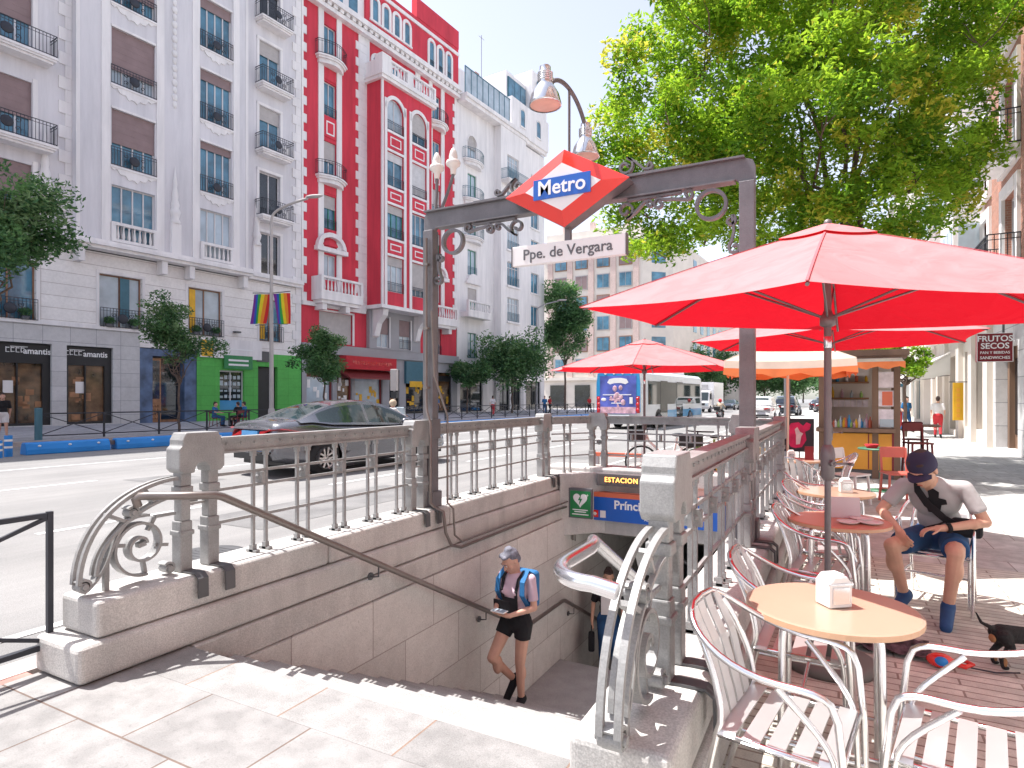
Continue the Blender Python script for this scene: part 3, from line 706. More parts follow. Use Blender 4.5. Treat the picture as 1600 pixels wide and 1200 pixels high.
# ------------------------------------------------------------------ far side house fronts (local X along the street, -Y towards the road)
def fs(px, off=0):
    u = (px-800)/960; a = -math.sin(rad(28))+math.cos(rad(28))*u; c = math.cos(rad(28))+math.sin(rad(28))*u
    p = FP+DN*off; t = (p.x*DN.x+p.y*DN.y)/(a*DN.x+c*DN.y)
    return (V((t*a,t*c,0))-FP).dot(DS), t
def fz(px, py, off=0): return 1.65-(py-622)/960*fs(px,off)[1]
def root(name, label, cat, s):
    t = thing(name, label, cat, fw(s), RZ); t['s0'] = s; return t
class Fr:
    def __init__(s, r): s.r = r; s.o = r['s0']
    def wall(s, name, m, a, b, c, d, ops=(), y=0, dep=.3, sides=True, back=None):
        o = s.o; q = MB(); a -= o; b -= o; ops = [(p[0]-o,p[1]-o,p[2],p[3]) for p in ops]
        xs = sorted({a,b}|{v for p in ops for v in p[:2] if a < v < b}); zs = sorted({c,d}|{v for p in ops for v in p[2:] if c < v < d})
        for i in range(len(xs)-1):
            for j in range(len(zs)-1):
                mx = (xs[i]+xs[i+1])/2; mz = (zs[j]+zs[j+1])/2
                if any(p[0]<mx<p[1] and p[2]<mz<p[3] for p in ops): continue
                q.add([(xs[i],y,zs[j]),(xs[i+1],y,zs[j]),(xs[i+1],y,zs[j+1]),(xs[i],y,zs[j+1])], [(0,1,2,3)], False)
        for p in ops:
            x0,x1,z0,z1 = max(p[0],a),min(p[1],b),max(p[2],c),min(p[3],d)
            q.add([(x0,y,z0),(x1,y,z0),(x1,y,z1),(x0,y,z1),(x0,y+dep,z0),(x1,y+dep,z0),(x1,y+dep,z1),(x0,y+dep,z1)],
                  [(0,4,5,1),(1,5,6,2),(2,6,7,3),(3,7,4,0)], False)
        if back is not None:
            q.add([(a,y,c),(a,back,c),(a,back,d),(a,y,d),(b,y,c),(b,back,c),(b,back,d),(b,y,d)], [(0,3,2,1),(4,5,6,7),(3,7,6,2),(0,1,5,4)], False)
        return q.build(name, W[m], s.r)
    def box(s, name, m, a, b, y0, y1, c, d, par=None, bevel=0):
        return MB().box(a-s.o,b-s.o,y0,y1,c,d).build(name, W[m], par or s.r, bevel)
    def boxes(s, name, m, L, par=None):
        L = list(L); par = par or s.r; cl = []
        for b_ in L:                                  # touching boxes make one part, separate ones parts of their own
            hit = [g for g in cl if any(all(b_[i] <= o[i+1]+.03 and o[i] <= b_[i+1]+.03 for i in (0,2,4)) for o in g)]
            g = [b_]+[o for h in hit for o in h]; cl = [c_ for c_ in cl if c_ not in hit]+[g]
        for g in cl:
            q = MB()
            for (a,b,y0,y1,c,d) in g: q.box(a-s.o,b-s.o,y0,y1,c,d)
            r = q.build(name, W[m], par)
        return r
    def win(s, a, b, c, d, y=0, fr='frame', gl='pane', mull=1, tr=.72, blind=None, bf=.5, arch=False, rec=.16):
        a -= s.o; b -= s.o; q = MB(); f = .07; y += rec
        q.box(a,a+f,y,y+.07,c,d); q.box(b-f,b,y,y+.07,c,d); q.box(a+f,b-f,y,y+.07,c,c+f); q.box(a+f,b-f,y,y+.07,d-f,d)
        for k in range(mull):
            x = a+(b-a)*(k+1)/(mull+1); q.box(x-.035,x+.035,y+.002,y+.07,c+f,d-f)
        if tr:
            z = c+(d-c)*tr; q.box(a+f,b-f,y+.004,y+.07,z-.03,z+.03)
        w_ = q.build('window', W[fr], s.r)
        MB().add([(a,y+.05,c),(b,y+.05,c),(b,y+.05,d),(a,y+.05,d)], [(0,1,2,3)], False).build('pane', W[gl], w_)
        if blind:
            q = MB(); n = max(3,int((d-c)*bf/.16)); h = (d-c)*bf/n
            for k in range(n): q.box(a+.01,b-.01,y-.05+(.006 if k%2 else 0),y-.012,d-(k+1)*h,d-k*h)
            q.build('roller_blind', W[blind], w_)
        return w_
    def balcony(s, a, b, z, y, dep, h=1.05, disc=True, slab='wtrim', m='black', bend=0):
        a -= s.o; b -= s.o; r = None
        if dep > .3:
            q = MB()
            if bend:
                arc = lambda k: [(a-k+(b-a+2*k)*i/12, y-(dep*.45+dep*.55*math.sin(math.pi*i/12))-k) for i in range(13)]
                for (z0,z1,k) in ((-.12,0,0),(-.26,-.122,-.08),(-.55,-.262,-.2)):
                    p = arc(k); q.prism([(p[0][0],y)]+p+[(p[-1][0],y)], (0,0,z+z0), (1,0,0), (0,1,0), (0,0,z1-z0))
            else:
                q.box(a,b,y-dep,y,z-.12,z); q.box(a+.06,b-.06,y-dep+.06,y,z-.22,z-.122); q.box(a+.16,b-.16,y-dep+.16,y,z-.34,z-.222)
            r = q.build('balcony', W[slab], s.r)
        q = MB(); yy = y-dep+.05
        if bend: pts = [(p[0],p[1]+.06) for p in arc(0)]; pts = [(a+.02,y)]+pts+[(b-.02,y)]
        elif dep > .3: pts = [(a+.04,y),(a+.04,yy),(b-.04,yy),(b-.04,y)]
        else: pts = [(a,yy),(b,yy)]
        for i in range(len(pts)-1):
            p0 = V((pts[i][0],pts[i][1],0)); p1 = V((pts[i+1][0],pts[i+1][1],0)); Ln = (p1-p0).length
            for zz in (z+.06,z+h): q.bar(p0+V((0,0,zz)),p1+V((0,0,zz)),.035,.03)
            q.bar(p0+V((0,0,z+h-.15)),p1+V((0,0,z+h-.15)),.02,.02)
            n = max(1,int(Ln/.15))
            for k in range(n+1):
                p = p0+(p1-p0)*k/n; q.bar(p+V((0,0,z+.03)),p+V((0,0,z+h)),.02,.02,(0,1,0))
        if disc:
            cx = (a+b)/2; ms = Matrix.Rotation(rad(90),3,'X')
            q.lathe([(0,.03),(.23,.03),(.27,0),(.23,-.03),(0,-.03)], (cx,yy-.02,z+h*.5), 14, ms)
            for sg in (-1,1):
                q.ribbon([(cx+sg*(.32+p[0]),yy-.01,z+h*.5+p[1]) for p in spiral((.1,.2),.02,.14,0,400,16)], (0,1,0), .03, .025)
                q.ribbon([(cx+sg*(.32+p[0]),yy-.01,z+h*.5+p[1]) for p in spiral((.1,-.22),.02,.14,0,-400,16)], (0,1,0), .03, .025)
        return q.build('iron_rail', W[m], r or s.r)
    def balus(s, a, b, z, y, h=1.0, m='wtrim', step=.26, par=None):
        a -= s.o; b -= s.o; q = MB(); q.box(a,b,y-.14,y+.14,z,z+.16); q.box(a,b,y-.14,y+.14,z+h-.16,z+h)
        n = int((b-a-.4)/step)
        for e in (a,b-.2): q.box(e,e+.2,y-.13,y+.13,z+.16,z+h-.16)
        for k in range(n):
            x = a+.2+(b-a-.4)*(k+.5)/n
            q.lathe([(.05,0),(.09,.1),(.1,.25),(.045,.6),(.07,.62)], (x,y,z+.16), 6) if False else q.lathe([(.05,.16),(.085,.16+.25*(h-.32)),(.04,.16+.8*(h-.32)),(.06,h-.16)], (x,y,z), 6)
        return q.build('balustrade', W[m], par or s.r)
    def quoin(s, a, b, c, d, y=0, left=True, m='wtrim', both=False):
        q = MB(); n = int((d-c)/.62); h = (d-c)/n
        for k in range(n):
            e = .28 if k%2 else 0
            if both: q.box(a-s.o+e*.5,b-s.o-e*.5,y-.07,y+.1,c+k*h,c+(k+1)*h-.012)
            elif left: q.box(a-s.o,b-s.o-e,y-.07,y+.1,c+k*h,c+(k+1)*h-.012)
            else: q.box(a-s.o+e,b-s.o,y-.07,y+.1,c+k*h,c+(k+1)*h-.012)
        return q.build('quoins', W[m], s.r)
    def archtrim(s, a, b, d, y, m='wtrim', t=.18, fill='rwall', c=None):
        """round head: a ring of trim and the wall filling the corners of the square opening"""
        a -= s.o; b -= s.o; r = (b-a)/2; cx = (a+b)/2; zc = d-r; K = 14
        q = MB(); A = [(cx+r*math.cos(math.pi*i/K), zc+r*math.sin(math.pi*i/K)) for i in range(K+1)]
        O = [(cx+(r+t)*math.cos(math.pi*i/K), zc+(r+t)*math.sin(math.pi*i/K)) for i in range(K+1)]
        for i in range(K):
            q.prism([A[i],O[i],O[i+1],A[i+1]], (0,y-.07,0), (1,0,0), (0,0,1), (0,.09,0))
        if c is not None:
            q.box(a-t,a,y-.07,y+.02,c,zc); q.box(b,b+t,y-.07,y+.02,c,zc); q.box(a-t-.05,b+t+.05,y-.1,y+.02,c-.16,c-.001)
        o = q.build('arch_trim', W[m], s.r)
        q = MB()
        for sg in (1,-1):
            P = [(cx+sg*r*math.cos(math.pi*i/K), zc+r*math.sin(math.pi*i/K)) for i in range(K//2+1)]
            q.prism(P+[(cx+sg*r,d)], (0,y+.003,0), (1,0,0), (0,0,1), (0,.28,0))
        q.build('spandrel', W[fill], s.r)

# ---- lilac and white house, left
T = root('apartment_house', 'lilac and white corner house with black balconies over a row of shops, leftmost building', 'building', -1)
F = Fr(T)
LV = [10.0,14.05,18.4,22.75,27.1,31.45]
cols_a = (-3.9,-1.36); b1 = (2.0,4.26); b2 = (6.9,8.94); cr = (11.25,12.85)
mez = [(-3.4,-1.2),(1.63,3.8),(6.45,8.6),(11.25,13.0)]
up = [(cols_a[0],cols_a[1],z+.05,z+3.05) for z in LV]+[(cr[0],cr[1],z+.05-.35,z+2.7) for z in LV]
F.wall('upper_wall','gwall',-14,14.55,9.9,36,up, back=14)
F.wall('stone_wall','wstone',-14,14.55,4.5,9.4,[(m[0],m[1],5.45,8.3) for m in mez])
F.wall('grey_shop_front','ggran',-14,3.65,0,5.3,[(-7,-3.3,.3,4.3),(-2.95,-.55,.3,4.35),(.1,2.28,.3,4.35)], y=-.06, dep=.5)
F.wall('door_surround','bluem',3.65,6.92,0,4.45,[(4.35,6.2,.25,4.05)], y=-.05, dep=.6)
F.wall('green_shop_front','green',6.92,14.55,0,4.6,[(8.4,10.1,.9,3.4),(11.1,12.6,.25,3.75)], y=-.08, dep=.35)
F.wall('bay_wall','gwall',.33,10.1,9.9,36,[(b1[0],b1[1],z+.05,z+3.05) for z in LV]+[(b2[0],b2[1],z+.05,z+3.05) for z in LV], y=-.5, back=0)
F.boxes('cornice','wtrim',[(-14,.20,-.30,0,9.42,9.62),(-14,.20,-.42,0,9.62,9.9),(.2,10.25,-.75,0,9.45,9.62),(.15,10.3,-.9,0,9.62,9.78),(.2,10.25,-.8,0,9.78,9.93),(10.3,14.55,-.3,0,9.42,9.62),(10.3,14.55,-.42,0,9.62,9.9),(-14,3.66,-.14,0,5.3,5.5)]+[(x,x+.3,-.62,0,8.7,9.44) for x in (.4,4.6,6.2,9.7)])
F.boxes('roof_parapet','wtrim',[(-14,14.55,-.5,.3,36,36.5),(-14,14.55,-.1,.3,36.5,37.6)])
F.boxes('bay_piers','wtrim',[(p,p+.42,-.57,-.49,9.93,36) for p in (1.5,4.32,6.4,9.02)]+[(.33,.5,-.53,-.49,9.93,36),(9.9,10.08,-.53,-.49,9.93,36)])
F.quoin(-.25,.32,9.9,36,0,left=False); F.quoin(13.85,14.56,4.5,36,0,left=False)
F.box('roof','dgrey',-14,14.5,.31,14.2,35.7,35.95); F.box('dark_backing','irond',-13.9,14.5,.85,13.8,.0,9.7)  # dark box added behind the front, unseen, keeps light out of its gaps
rr = random.Random(4)
for z in LV:
    for i,(a,b) in enumerate((b1,b2)):
        k = rr.choice([.55,.62,.2,.0]) if i else rr.choice([.6,.74,.48,.66])
        if z == LV[0]: k = 0
        if z == LV[1]: k = (.6,.14)[i]
        F.win(a,b,z+.05,z+3.05,-.5,gl=rr.choice(['pane','pane','panew']) ,mull=3,tr=0,blind='blind' if k else None,bf=k,fr='frame')
        if z == LV[0]: F.balus(a-.05,b+.05,z-.02,-.56,1.05)
        else:
            F.balcony(a-.05,b+.05,z,-.5,.12,1.0)
            q = MB(); x0, x1 = a-.05-F.o, b+.05-F.o; n = 16
            P = [(x0+(x1-x0)*j/n, z-.15-.42*abs(math.sin(math.pi*j/n))**1.5-.09*math.sin(j*2.3)*(0<j<n)) for j in range(n+1)]
            q.prism([(x0,z-.02)]+P+[(x1,z-.02)], (0,-.56,0), (1,0,0), (0,0,1), (0,.055,0)); q.build('drape_moulding', W['wtrim'], T)
            q = MB(); q.box(x0-.02,x1+.02,-.60,-.5,z-.10,z-.001); q.build('sill', W['wtrim'], T); q = MB(); q.box(x0+.02,x1-.02,-.56,-.49,z+3.05,z+3.17); q.build('lintel', W['wtrim'], T)
    k = rr.choice([.5,.55,.6])
    F.win(cols_a[0],cols_a[1],z+.05,z+3.05,0,mull=3,tr=0,blind='blind',bf=k); F.win(cr[0],cr[1],z-.3,z+2.7,0,mull=1,tr=0,gl=rr.choice(['pane','paned']),blind=rr.choice([None,'blindg']),bf=.3)
    F.boxes('window_surround','wtrim',[(cols_a[0]-.22,cols_a[0]-.02,-.06,.0,z,z+3.25),(cols_a[1]+.02,cols_a[1]+.22,-.06,.0,z,z+3.25),(cr[0]-.2,cr[0]-.02,-.05,0,z-.3,z+2.9),(cr[1]+.02,cr[1]+.2,-.05,0,z-.3,z+2.9),(cr[0]-.2,cr[1]+.2,-.07,0,z+2.72,z+2.9)])
    if z > 11:
        F.balcony(cols_a[0]-.8,-.56,z,0,.85); F.balcony(10.9,13.4,z-.35,0,.85)
        q = MB(); q.box(12.75-F.o,13.2-F.o,-.5,-.2,z-.32,z+.3); q.lathe([(0,.0),(.15,.0),(.15,.05)], (12.97-F.o,-.52,z), 10, Matrix.Rotation(rad(90),3,'X'))
        q.build('air_conditioner', W['wtrim'], T)
for sx in (5.35,-.85,11.0): 
    F.boxes('obelisk_ornament','wtrim',[(sx-.28,sx+.28,-.72 if 0<sx<10 else -.16,-.49 if 0<sx<10 else 0,9.93,11.7)])
    q = MB()
    q.lathe([(.26,0),(.3,.1),(.2,.3),(.26,.5),(.3,.7),(.2,.9),(.24,1.1),(.16,1.4),(.19,1.6),(.11,2.1),(.13,2.3),(.06,2.9),(.0,3.4)], (sx-F.o,-.55 if 0<sx<10 else -.08,11.7), 10); q.build('obelisk_ornament', W['wtrim'], T)
q = MB()
for k in range(22): q.ell((5.35-F.o,-.52,18.6+k*.42),(.13+.05*(k%2),.09,.22),n=8,m=6)
q.build('garland_relief', W['wtrim'], T)
for i,(a,b) in enumerate(mez):
    F.win(a,b,5.45,8.3,0,fr='frameb',gl='panew' if i in (1,2) else 'pane',mull=1,tr=0,rec=.2); F.balcony(a-.02,b+.02,5.42,0,.22,1.05)
    F.boxes('window_surround','wtrim',[(a-.16,a-.01,-.03,0,5.45,8.45),(b+.01,b+.16,-.03,0,5.45,8.45),(a-.16,b+.16,-.04,0,8.31,8.47)])
    q = MB(); q.box(a-F.o+(b-a)*.50,a-F.o+(b-a)*.72,.12,.135,6.0,8.2) if i == 1 else q.box(a-F.o+.12,a-F.o+.5,.12,.135,5.6,8.2)
    q.build('curtain', W['teal' if i == 1 else 'yellow'], T)
# shop windows
for (a,b) in ((-7,-3.3),(-2.95,-.55),(.1,2.28)):
    fr = F.boxes('shop_window','trimb',[(a,b,.12,.3,3.35,4.3),(a,a+.14,.12,.3,.3,3.35),(b-.34,b,.12,.3,.3,3.35),(a+.14,b-.34,.12,.3,.3,.42),((a+b)/2-.2,(a+b)/2-.14,.13,.3,.42,3.35)])
    MB().add([(a-F.o,.26,.3),(b-F.o,.26,.3),(b-F.o,.26,3.35),(a-F.o,.26,3.35)], [(0,1,2,3)], False).build('pane', W['shopg'], fr)
    r2 = random.Random(int(a*10)); q = MB()
    for k in range(9):
        x = a-F.o+.2+r2.random()*(b-a-.8); z = .45+r2.random()*2.3; q.box(x,x+.15+r2.random()*.3,.235,.25,z,z+.12+r2.random()*.4)
    q.build('goods', W['woodl'], fr)
    q = MB(); q.box(a-F.o+.5,a-F.o+.9,.225,.234,1.9,2.5); q.build('notice', W['signwhite'], fr)
    text('lettering','amantis',.42,W['wink'],T,(b-.55-F.o if b-a>2.3 else b-.78-F.o,.115,3.95),bold=.008,ext=.004,align='CENTER',sx=.9)
    q = MB(); x = b-F.o-1.55 if b-a > 2.3 else b-F.o-1.9
    for k in range(4): q.box(x-.28+k*.20,x-.13+k*.20,.105,.118,3.86+.02*(k%2),3.89+.02*(k%2)); q.box(x-.28+k*.2,x-.25+k*.2,.105,.118,3.86,4.12); q.box(x-.28+k*.20,x-.13+k*.20,.105,.118,4.06,4.10)
    q.box(x-.1,x+.6,.105,.118,4.13,4.16)
    q.build('emblem', W['wink'], T)
o = F.boxes('house_door','woodl',[(4.37,4.95,.2,.32,.25,3.95),(5.0,6.18,.45,.5,.25,3.95)]); o.data.materials.append(W['paned'])
q = MB(); q.box(4.45-F.o,4.87-F.o,.185,.199,1.6,3.8); q.box(5.05-F.o,6.15-F.o,.43,.449,.4,3.9); q.build('pane', W['paned'], o)
q = MB()
for k in range(4):
    for j in range(3): q.lathe([(0,0),(.07,.0),(.07,.03),(0,.03)], (4.5-F.o+.15*j,.19,.5+.24*k), 8, Matrix.Rotation(rad(90),3,'X'))
q.build('carving', W['woodl'], o)
o = F.boxes('shop_window','frame',[(8.38,10.12,.1,.2,3.3,3.42),(8.38,8.46,.1,.2,.9,3.3),(10.04,10.12,.1,.2,.9,3.3),(9.2,9.26,.1,.2,1.5,3.3)])
q = MB(); q.box(8.46-F.o,10.04-F.o,.17,.2,.9,3.3); q.build('pane', W['paned'], o)
q = MB(); r2 = random.Random(3)
for k in range(4):
    for j in range(5): q.box(8.55-F.o+j*.3,8.55-F.o+j*.3+.2,.145,.165,1.65+k*.4,1.65+k*.4+.1+.2*r2.random())
q.build('bottles', W['panew'], o)
q = MB(); q.box(8.46-F.o,10.04-F.o,.12,.16,.9,1.5); q.build('panel', W['busblue'], o)
o = F.boxes('shop_door','trimb',[(11.12,12.58,.2,.28,.25,3.7)])
F.boxes('shop_sign','wtrim',[(7.1,11.3,-.2,-.085,4.15,5.35)]); F.boxes('shop_sign','signgreen',[(8.6,10.6,-.23,-.201,3.5,4.35)])
q = MB()
for k in range(2): q.box(8.9-F.o,10.3-F.o,-.24,-.232,3.7+k*.28,3.82+k*.28)
q.box(9.0-F.o,10.6-F.o,-.215,-.203,4.7,4.78); q.build('sign_strokes', W['wink'], T)
F.boxes('wall_lamp','irond',[(9.3,9.7,-.35,-.05,5.8,5.9)]); F.boxes('meter_box','irond',[(11.0,11.9,-.15,-.081,4.05,4.75)])
for sx in (8.3,10.8): F.boxes('awning_box','yellow',[(7.15,7.9,-.21,-.201,4.2,5.2)]) if sx < 9 else None

# ---- red house with the bay
T = root('apartment_house', 'crimson red house with white quoins and a tall oriel bay, between lilac and white houses', 'building', 14.6)
F = Fr(T); BO = -1.7
bs0, bs1 = 20.9, 26.9
c1 = (17-.55+.1,17.75); LR = [5.3,10.5,14.2,17.9,22.5,26.8]
wl = [(16.6,17.8,10.4,12.3),(16.6,17.8,14.2,16.7),(16.6,17.8,18.0,20.7),(16.6,17.8,22.6,25.1),(16.6,17.8,26.75,29.3)]
wr = [(29.0,30.2,a,b) for (_,_,a,b) in wl]
F.wall('wall','rwall',14.6,32.6,8.3,34.2,wl+wr, back=14)
F.wall('first_floor_wall','rwall',14.6,20.9,5.6,8.3,[(16.2,19.4,5.75,8.05)]); F.wall('first_floor_wall','rwall',27.0,32.6,5.6,8.3,[(28.8,30.3,5.65,8.0)])
F.wall('grey_bay_base','dgrey',20.9,27.0,5.6,8.7,[(21.7,23.1,5.75,8.2),(24.3,25.7,5.75,8.2)], y=-.35, back=0)
F.wall('shop_wall','dgrey',14.6,32.6,0,5.6,[(15.0,17.4,.3,3.7),(17.8,19.3,.3,3.7),(19.6,22.6,.3,3.7),(23.4,24.6,.3,4.0),(25.4,28.2,.3,4.2),(28.8,31.8,.3,4.0)], y=-.1, dep=.5)
zc = [(10.1,12.9),(14.4,17.0),(18.5,21.2),(22.9,25.5)]
k1 = (21.45,23.35); k2 = (24.35,26.2)
ob = [(k[0],k[1],a,b) for k in (k1,k2) for (a,b) in zc]
F.wall('oriel_bay','rwall',bs0,bs1,9.0,26.6,ob, y=BO, back=0)
F.boxes('bay_cornice','wtrim',[(bs0-.15,bs1+.15,BO-.15,0,8.72,8.998),(bs0-.3,bs1+.3,BO-.3,0,26.6,26.85),(bs0-.4,bs1+.4,BO-.42,0,26.85,27.1),(14.6,20.7,-.2,0,8.3,8.6),(27.1,32.6,-.2,0,8.3,8.6)])
F.boxes('bay_strips','wtrim',[(bs0-.02,bs0+.14,BO-.06,BO+.1,9,26.6),(k1[0]-.3,k1[0]-.02,BO-.07,BO,9,25.3),(k1[1]+.02,k1[1]+.3,BO-.07,BO,9,25.3),(k2[0]-.3,k2[0]-.02,BO-.07,BO,9,25.3),(k2[1]+.02,k2[1]+.3,BO-.07,BO,9,25.3)])
for e in (bs0+.3,bs1-.8):
    q = MB(); x = e-F.o; q.prism([(-.36,8.7),(BO+.1,8.7),(BO+.2,8.2),(-.9,7.6),(-.6,6.6),(-.36,6.5)], (x,0,0), (0,1,0), (0,0,1), (.55,0,0)); q.build('corbel', W['wtrim'], T)
for (kk,(a,b)) in enumerate((k1,k2)):
    for j,(z0,z1) in enumerate(zc):
        bl = [('blindg',.2),('blindw',.3 if kk==0 else .9),('blindg',.3),(None,0)][3-j] if kk == 0 else [('blindg',.8),(None,0),('blindw',.95),('blindg',.7)][j]
        if kk == 0: bl = [('blindg',.25),('blindg',.25),('blindw',.25),(None,0)][j]
        F.win(a,b,z0,z1,BO,mull=2 if j<2 else 1,tr=0,gl='pane' if (j+kk)%3 else 'panew',fr='frameg' if j==1 and kk==0 else 'frame',blind=bl[0],bf=bl[1])
        F.balcony(a,b,z0,BO,.1,.75,disc=False)
        if j < 3:
            pz0, pz1 = z1+.25, zc[j+1][0]-.25
            o = F.boxes('red_panel','rwall',[(a+.05,b-.05,BO-.05,BO+.01,pz0,pz1)]); e = .28
            q = MB(); x0,x1 = a+.05+e-F.o, b-.05-e-F.o; zz0, zz1 = pz0+e*.8, pz1-e*.8
            for bx_ in ((x0,x1,zz0,zz0+.09),(x0,x1,zz1-.09,zz1),(x0,x0+.09,zz0+.09,zz1-.09),(x1-.09,x1,zz0+.09,zz1-.09)): q.box(bx_[0],bx_[1],BO-.075,BO-.051,bx_[2],bx_[3])
            q.build('panel_border', W['wtrim'], o)
            F.boxes('bay_sill','wtrim',[(a,b,BO-.08,BO,z1+.02,z1+.2),(a,b,BO-.08,BO,zc[j+1][0]-.2,zc[j+1][0]-.02)])
    F.archtrim(a,b,25.5,BO,t=.28)
# balcony on top of the bay
F.balus(bs0-.2,bs1+.2,27.1,BO-.2,1.2,step=.34); F.boxes('balcony_pedestal','wtrim',[(bs0-.3,bs0+.7,BO-.35,BO+.5,27.1,28.5),(bs0+2.6,bs0+3.3,BO-.33,BO+.1,27.1,28.35)]); 
q = MB(); q.box(bs0-.2-F.o,bs0-.0-F.o,BO-.1,0,27.1,28.2); q.build('balcony_side', W['wtrim'], T)
for a in (21.6,23.6,25.3):
    F.boxes('window','pane',[(a,a+.9,-.02,0,27.2,29.2)]); F.archtrim(a,a+.9,29.3,-.02,t=.25,c=27.2,fill='wtrim')
F.boxes('bay_back_trim','wtrim',[(20.9,27.0,-.06,0,26.6,27.2),(20.9,21.2,-.06,0,27.2,30.2),(26.7,27.0,-.06,0,27.2,30.2)])
# side window columns
for (a,b) in ((16.6,17.8),(29.0,30.2)):
    fl = a-.5; fr2 = b+.5
    F.boxes('pilaster','wtrim',[(fl,a-.02,-.09,0,12.6,30.2),(b+.02,fr2,-.09,0,12.6,30.2),(fl,a-.02,-.09,0,9.4,12.4),(b+.02,fr2,-.09,0,9.4,12.4)])
    for j,(z0,z1) in enumerate([(10.4,12.3),(14.2,16.7),(18.0,20.7),(22.6,25.1),(26.75,29.3)]):
        F.win(a,b,z0,z1,0,mull=1,tr=0,gl='pane' if j!=0 else 'panew',fr='frameg' if j==1 else 'frame',blind='blindg' if j in (1,2) else None,bf=.38 if j==1 else .55)
        if j in (2,4): F.balcony(a-.75,b+.75,z0-.05,0,.9,1.05,disc=False,bend=1)
        elif j in (1,3): F.balcony(a,b,z0,0,.08,.7,disc=False)
        F.boxes('red_panel','rwall',[(a+.05,b-.05,-.05,.01,z1+.15,z1+(.9 if j%2 else .6))]) if j in (0,1,3) else None
    o = F.boxes('red_panel','rwall',[(a+.02,b-.02,-.06,.01,21.0,22.4)]); F.boxes('panel_border','wtrim',[(a+.22,b-.22,-.085,-.061,21.2,21.3),(a+.22,b-.22,-.085,-.061,22.1,22.2),(a+.22,a+.31,-.085,-.061,21.3,22.1),(b-.31,b-.22,-.085,-.061,21.3,22.1)],o)
    q = MB(); cx = (a+b)/2-F.o; r = 1.35; P = [(cx+r*math.cos(rad(x)),12.75+1.15*math.sin(rad(x))) for x in range(0,181,15)]
    I = [(cx+(r-.32)*math.cos(rad(x)),12.85+.72*math.sin(rad(x))) for x in range(180,-1,-15)]
    for i in range(12): q.prism([P[i],P[i+1],I[11-i],I[12-i]], (0,-.35,0), (1,0,0), (0,0,1), (0,.35,0))
    q.box(cx-r-.1,cx+r+.1,-.4,0,12.42,12.74); q.build('pediment', W['wtrim'], T)
    q = MB(); q.prism([(cx+.7*math.cos(rad(x)),12.95+.42*math.sin(rad(x))) for x in range(0,181,15)], (0,-.12,0), (1,0,0), (0,0,1), (0,.12,0)); q.build('red_panel', W['rwall'], T)
    zz = 9.25 if a < 20 else 8.75
    F.boxes('balcony','wtrim',[(a-1.1,b+1.7 if a<20 else b+1.3,-1.1,0,zz-.5,zz),(a-.95,b+1.5 if a<20 else b+1.1,-.95,0,zz-.75,zz-.5)]+[(x,x+.4,-.85,0,zz-1.2,zz-.75) for x in (a-.8,b+.2)])
    F.balus(a-1.1,b+1.7 if a<20 else b+1.3,zz,-.98,1.2,step=.3); F.boxes('balcony_side','wtrim',[(a-1.1,a-.95,-.98,0,zz,zz+1.2)])
F.box('dark_backing','irond',14.62,32.58,.85,13.8,.0,8.2); F.box('roof','dgrey',14.62,32.58,.32,14.2,33.9,34.15); F.quoin(14.6,15.05,8.6,30.2,0,left=True); F.quoin(19.75,20.9,8.6,30.2,0,left=False); F.quoin(27.0,27.6,8.6,30.2,0,left=True); F.quoin(32.0,32.62,8.6,30.2,0,left=False)
F.boxes('main_cornice','wtrim',[(14.6,32.6,-.5,.0,30.2,30.5),(14.6,32.6,-.75,.0,30.75,31.15)]+[(14.7+.6*k,15.05+.6*k,-.6,0,30.5,30.75) for k in range(30)])
o = F.boxes('attic','rwall',[(20.6,32.6,-.25,.3,31.15,34.9),(26.6,32.6,-.3,.3,34.9,36.6)]); F.boxes('attic_band','wtrim',[(19.5,32.65,-.34,.31,34.2,34.5),(14.6,20.6,-.06,.3,31.15,34.0)])
for k in range(4): 
    a = 21.3+1.25*k; F.boxes('window','pane',[(a,a+.6,-.27,-.25,31.8,33.6)]); F.archtrim(a,a+.6,33.7,-.27,t=.26,c=31.9,fill='wtrim')
for k in range(3): 
    a = 28.3+1.25*k; F.boxes('window','pane',[(a,a+.6,-.27,-.25,31.3,33.6)]); F.archtrim(a,a+.6,33.7,-.27,t=.26,c=31.4,fill='wtrim'); F.balcony(a,a+.6,31.3,-.27,.1,.7,disc=False)
for k in range(3): F.boxes('window','pane',[(16.0+1.5*k,16.9+1.5*k,-.08,-.06,31.5,33.4)])
F.win(16.2,19.4,5.75,8.05,0,mull=0,tr=0,blind='blindg',bf=.97); F.boxes('window_surround','wtrim',[(19.42,19.6,-.05,0,5.7,8.2),(16.0,19.6,-.05,0,8.06,8.2)])
F.win(28.8,30.3,5.65,8.0,0,mull=1,tr=0,blind='blind',bf=.6); F.balcony(28.8,30.3,5.65,0,.12,.8,disc=False)
for (a,b) in ((21.7,23.1),(24.3,25.7)):
    F.win(a,b,5.75,8.2,-.35,mull=1,tr=0,gl='panew',blind='blind',bf=.55); F.boxes('window_surround','wtrim',[(b+.01,b+.12,-.4,-.35,5.75,8.3)])
F.balcony(24.3,25.7,5.75,-.35,.12,.8,disc=False)
F.boxes('grey_band','dgrey',[(14.6,32.6,-.3,-.1,4.9,5.6)])
o = F.boxes('shop_sign','redc',[(18.0,23.4,-.9,-.1,3.85,4.85)]); q = MB()
for k in range(16): q.box(18.6-F.o+.27*k,18.6-F.o+.27*k+.16,-.915,-.901,4.2+.1*(k%3==0),4.5)
q.build('sign_strokes', W['tail'], o)
q = MB(); q.prism([(-.2,3.83),(-1.3,3.2),(-1.3,3.1),(-.2,3.6)], (18.0-F.o,0,0), (0,1,0), (0,0,1), (5.2,0,0)); q.build('awning', W['maroonc'], T)
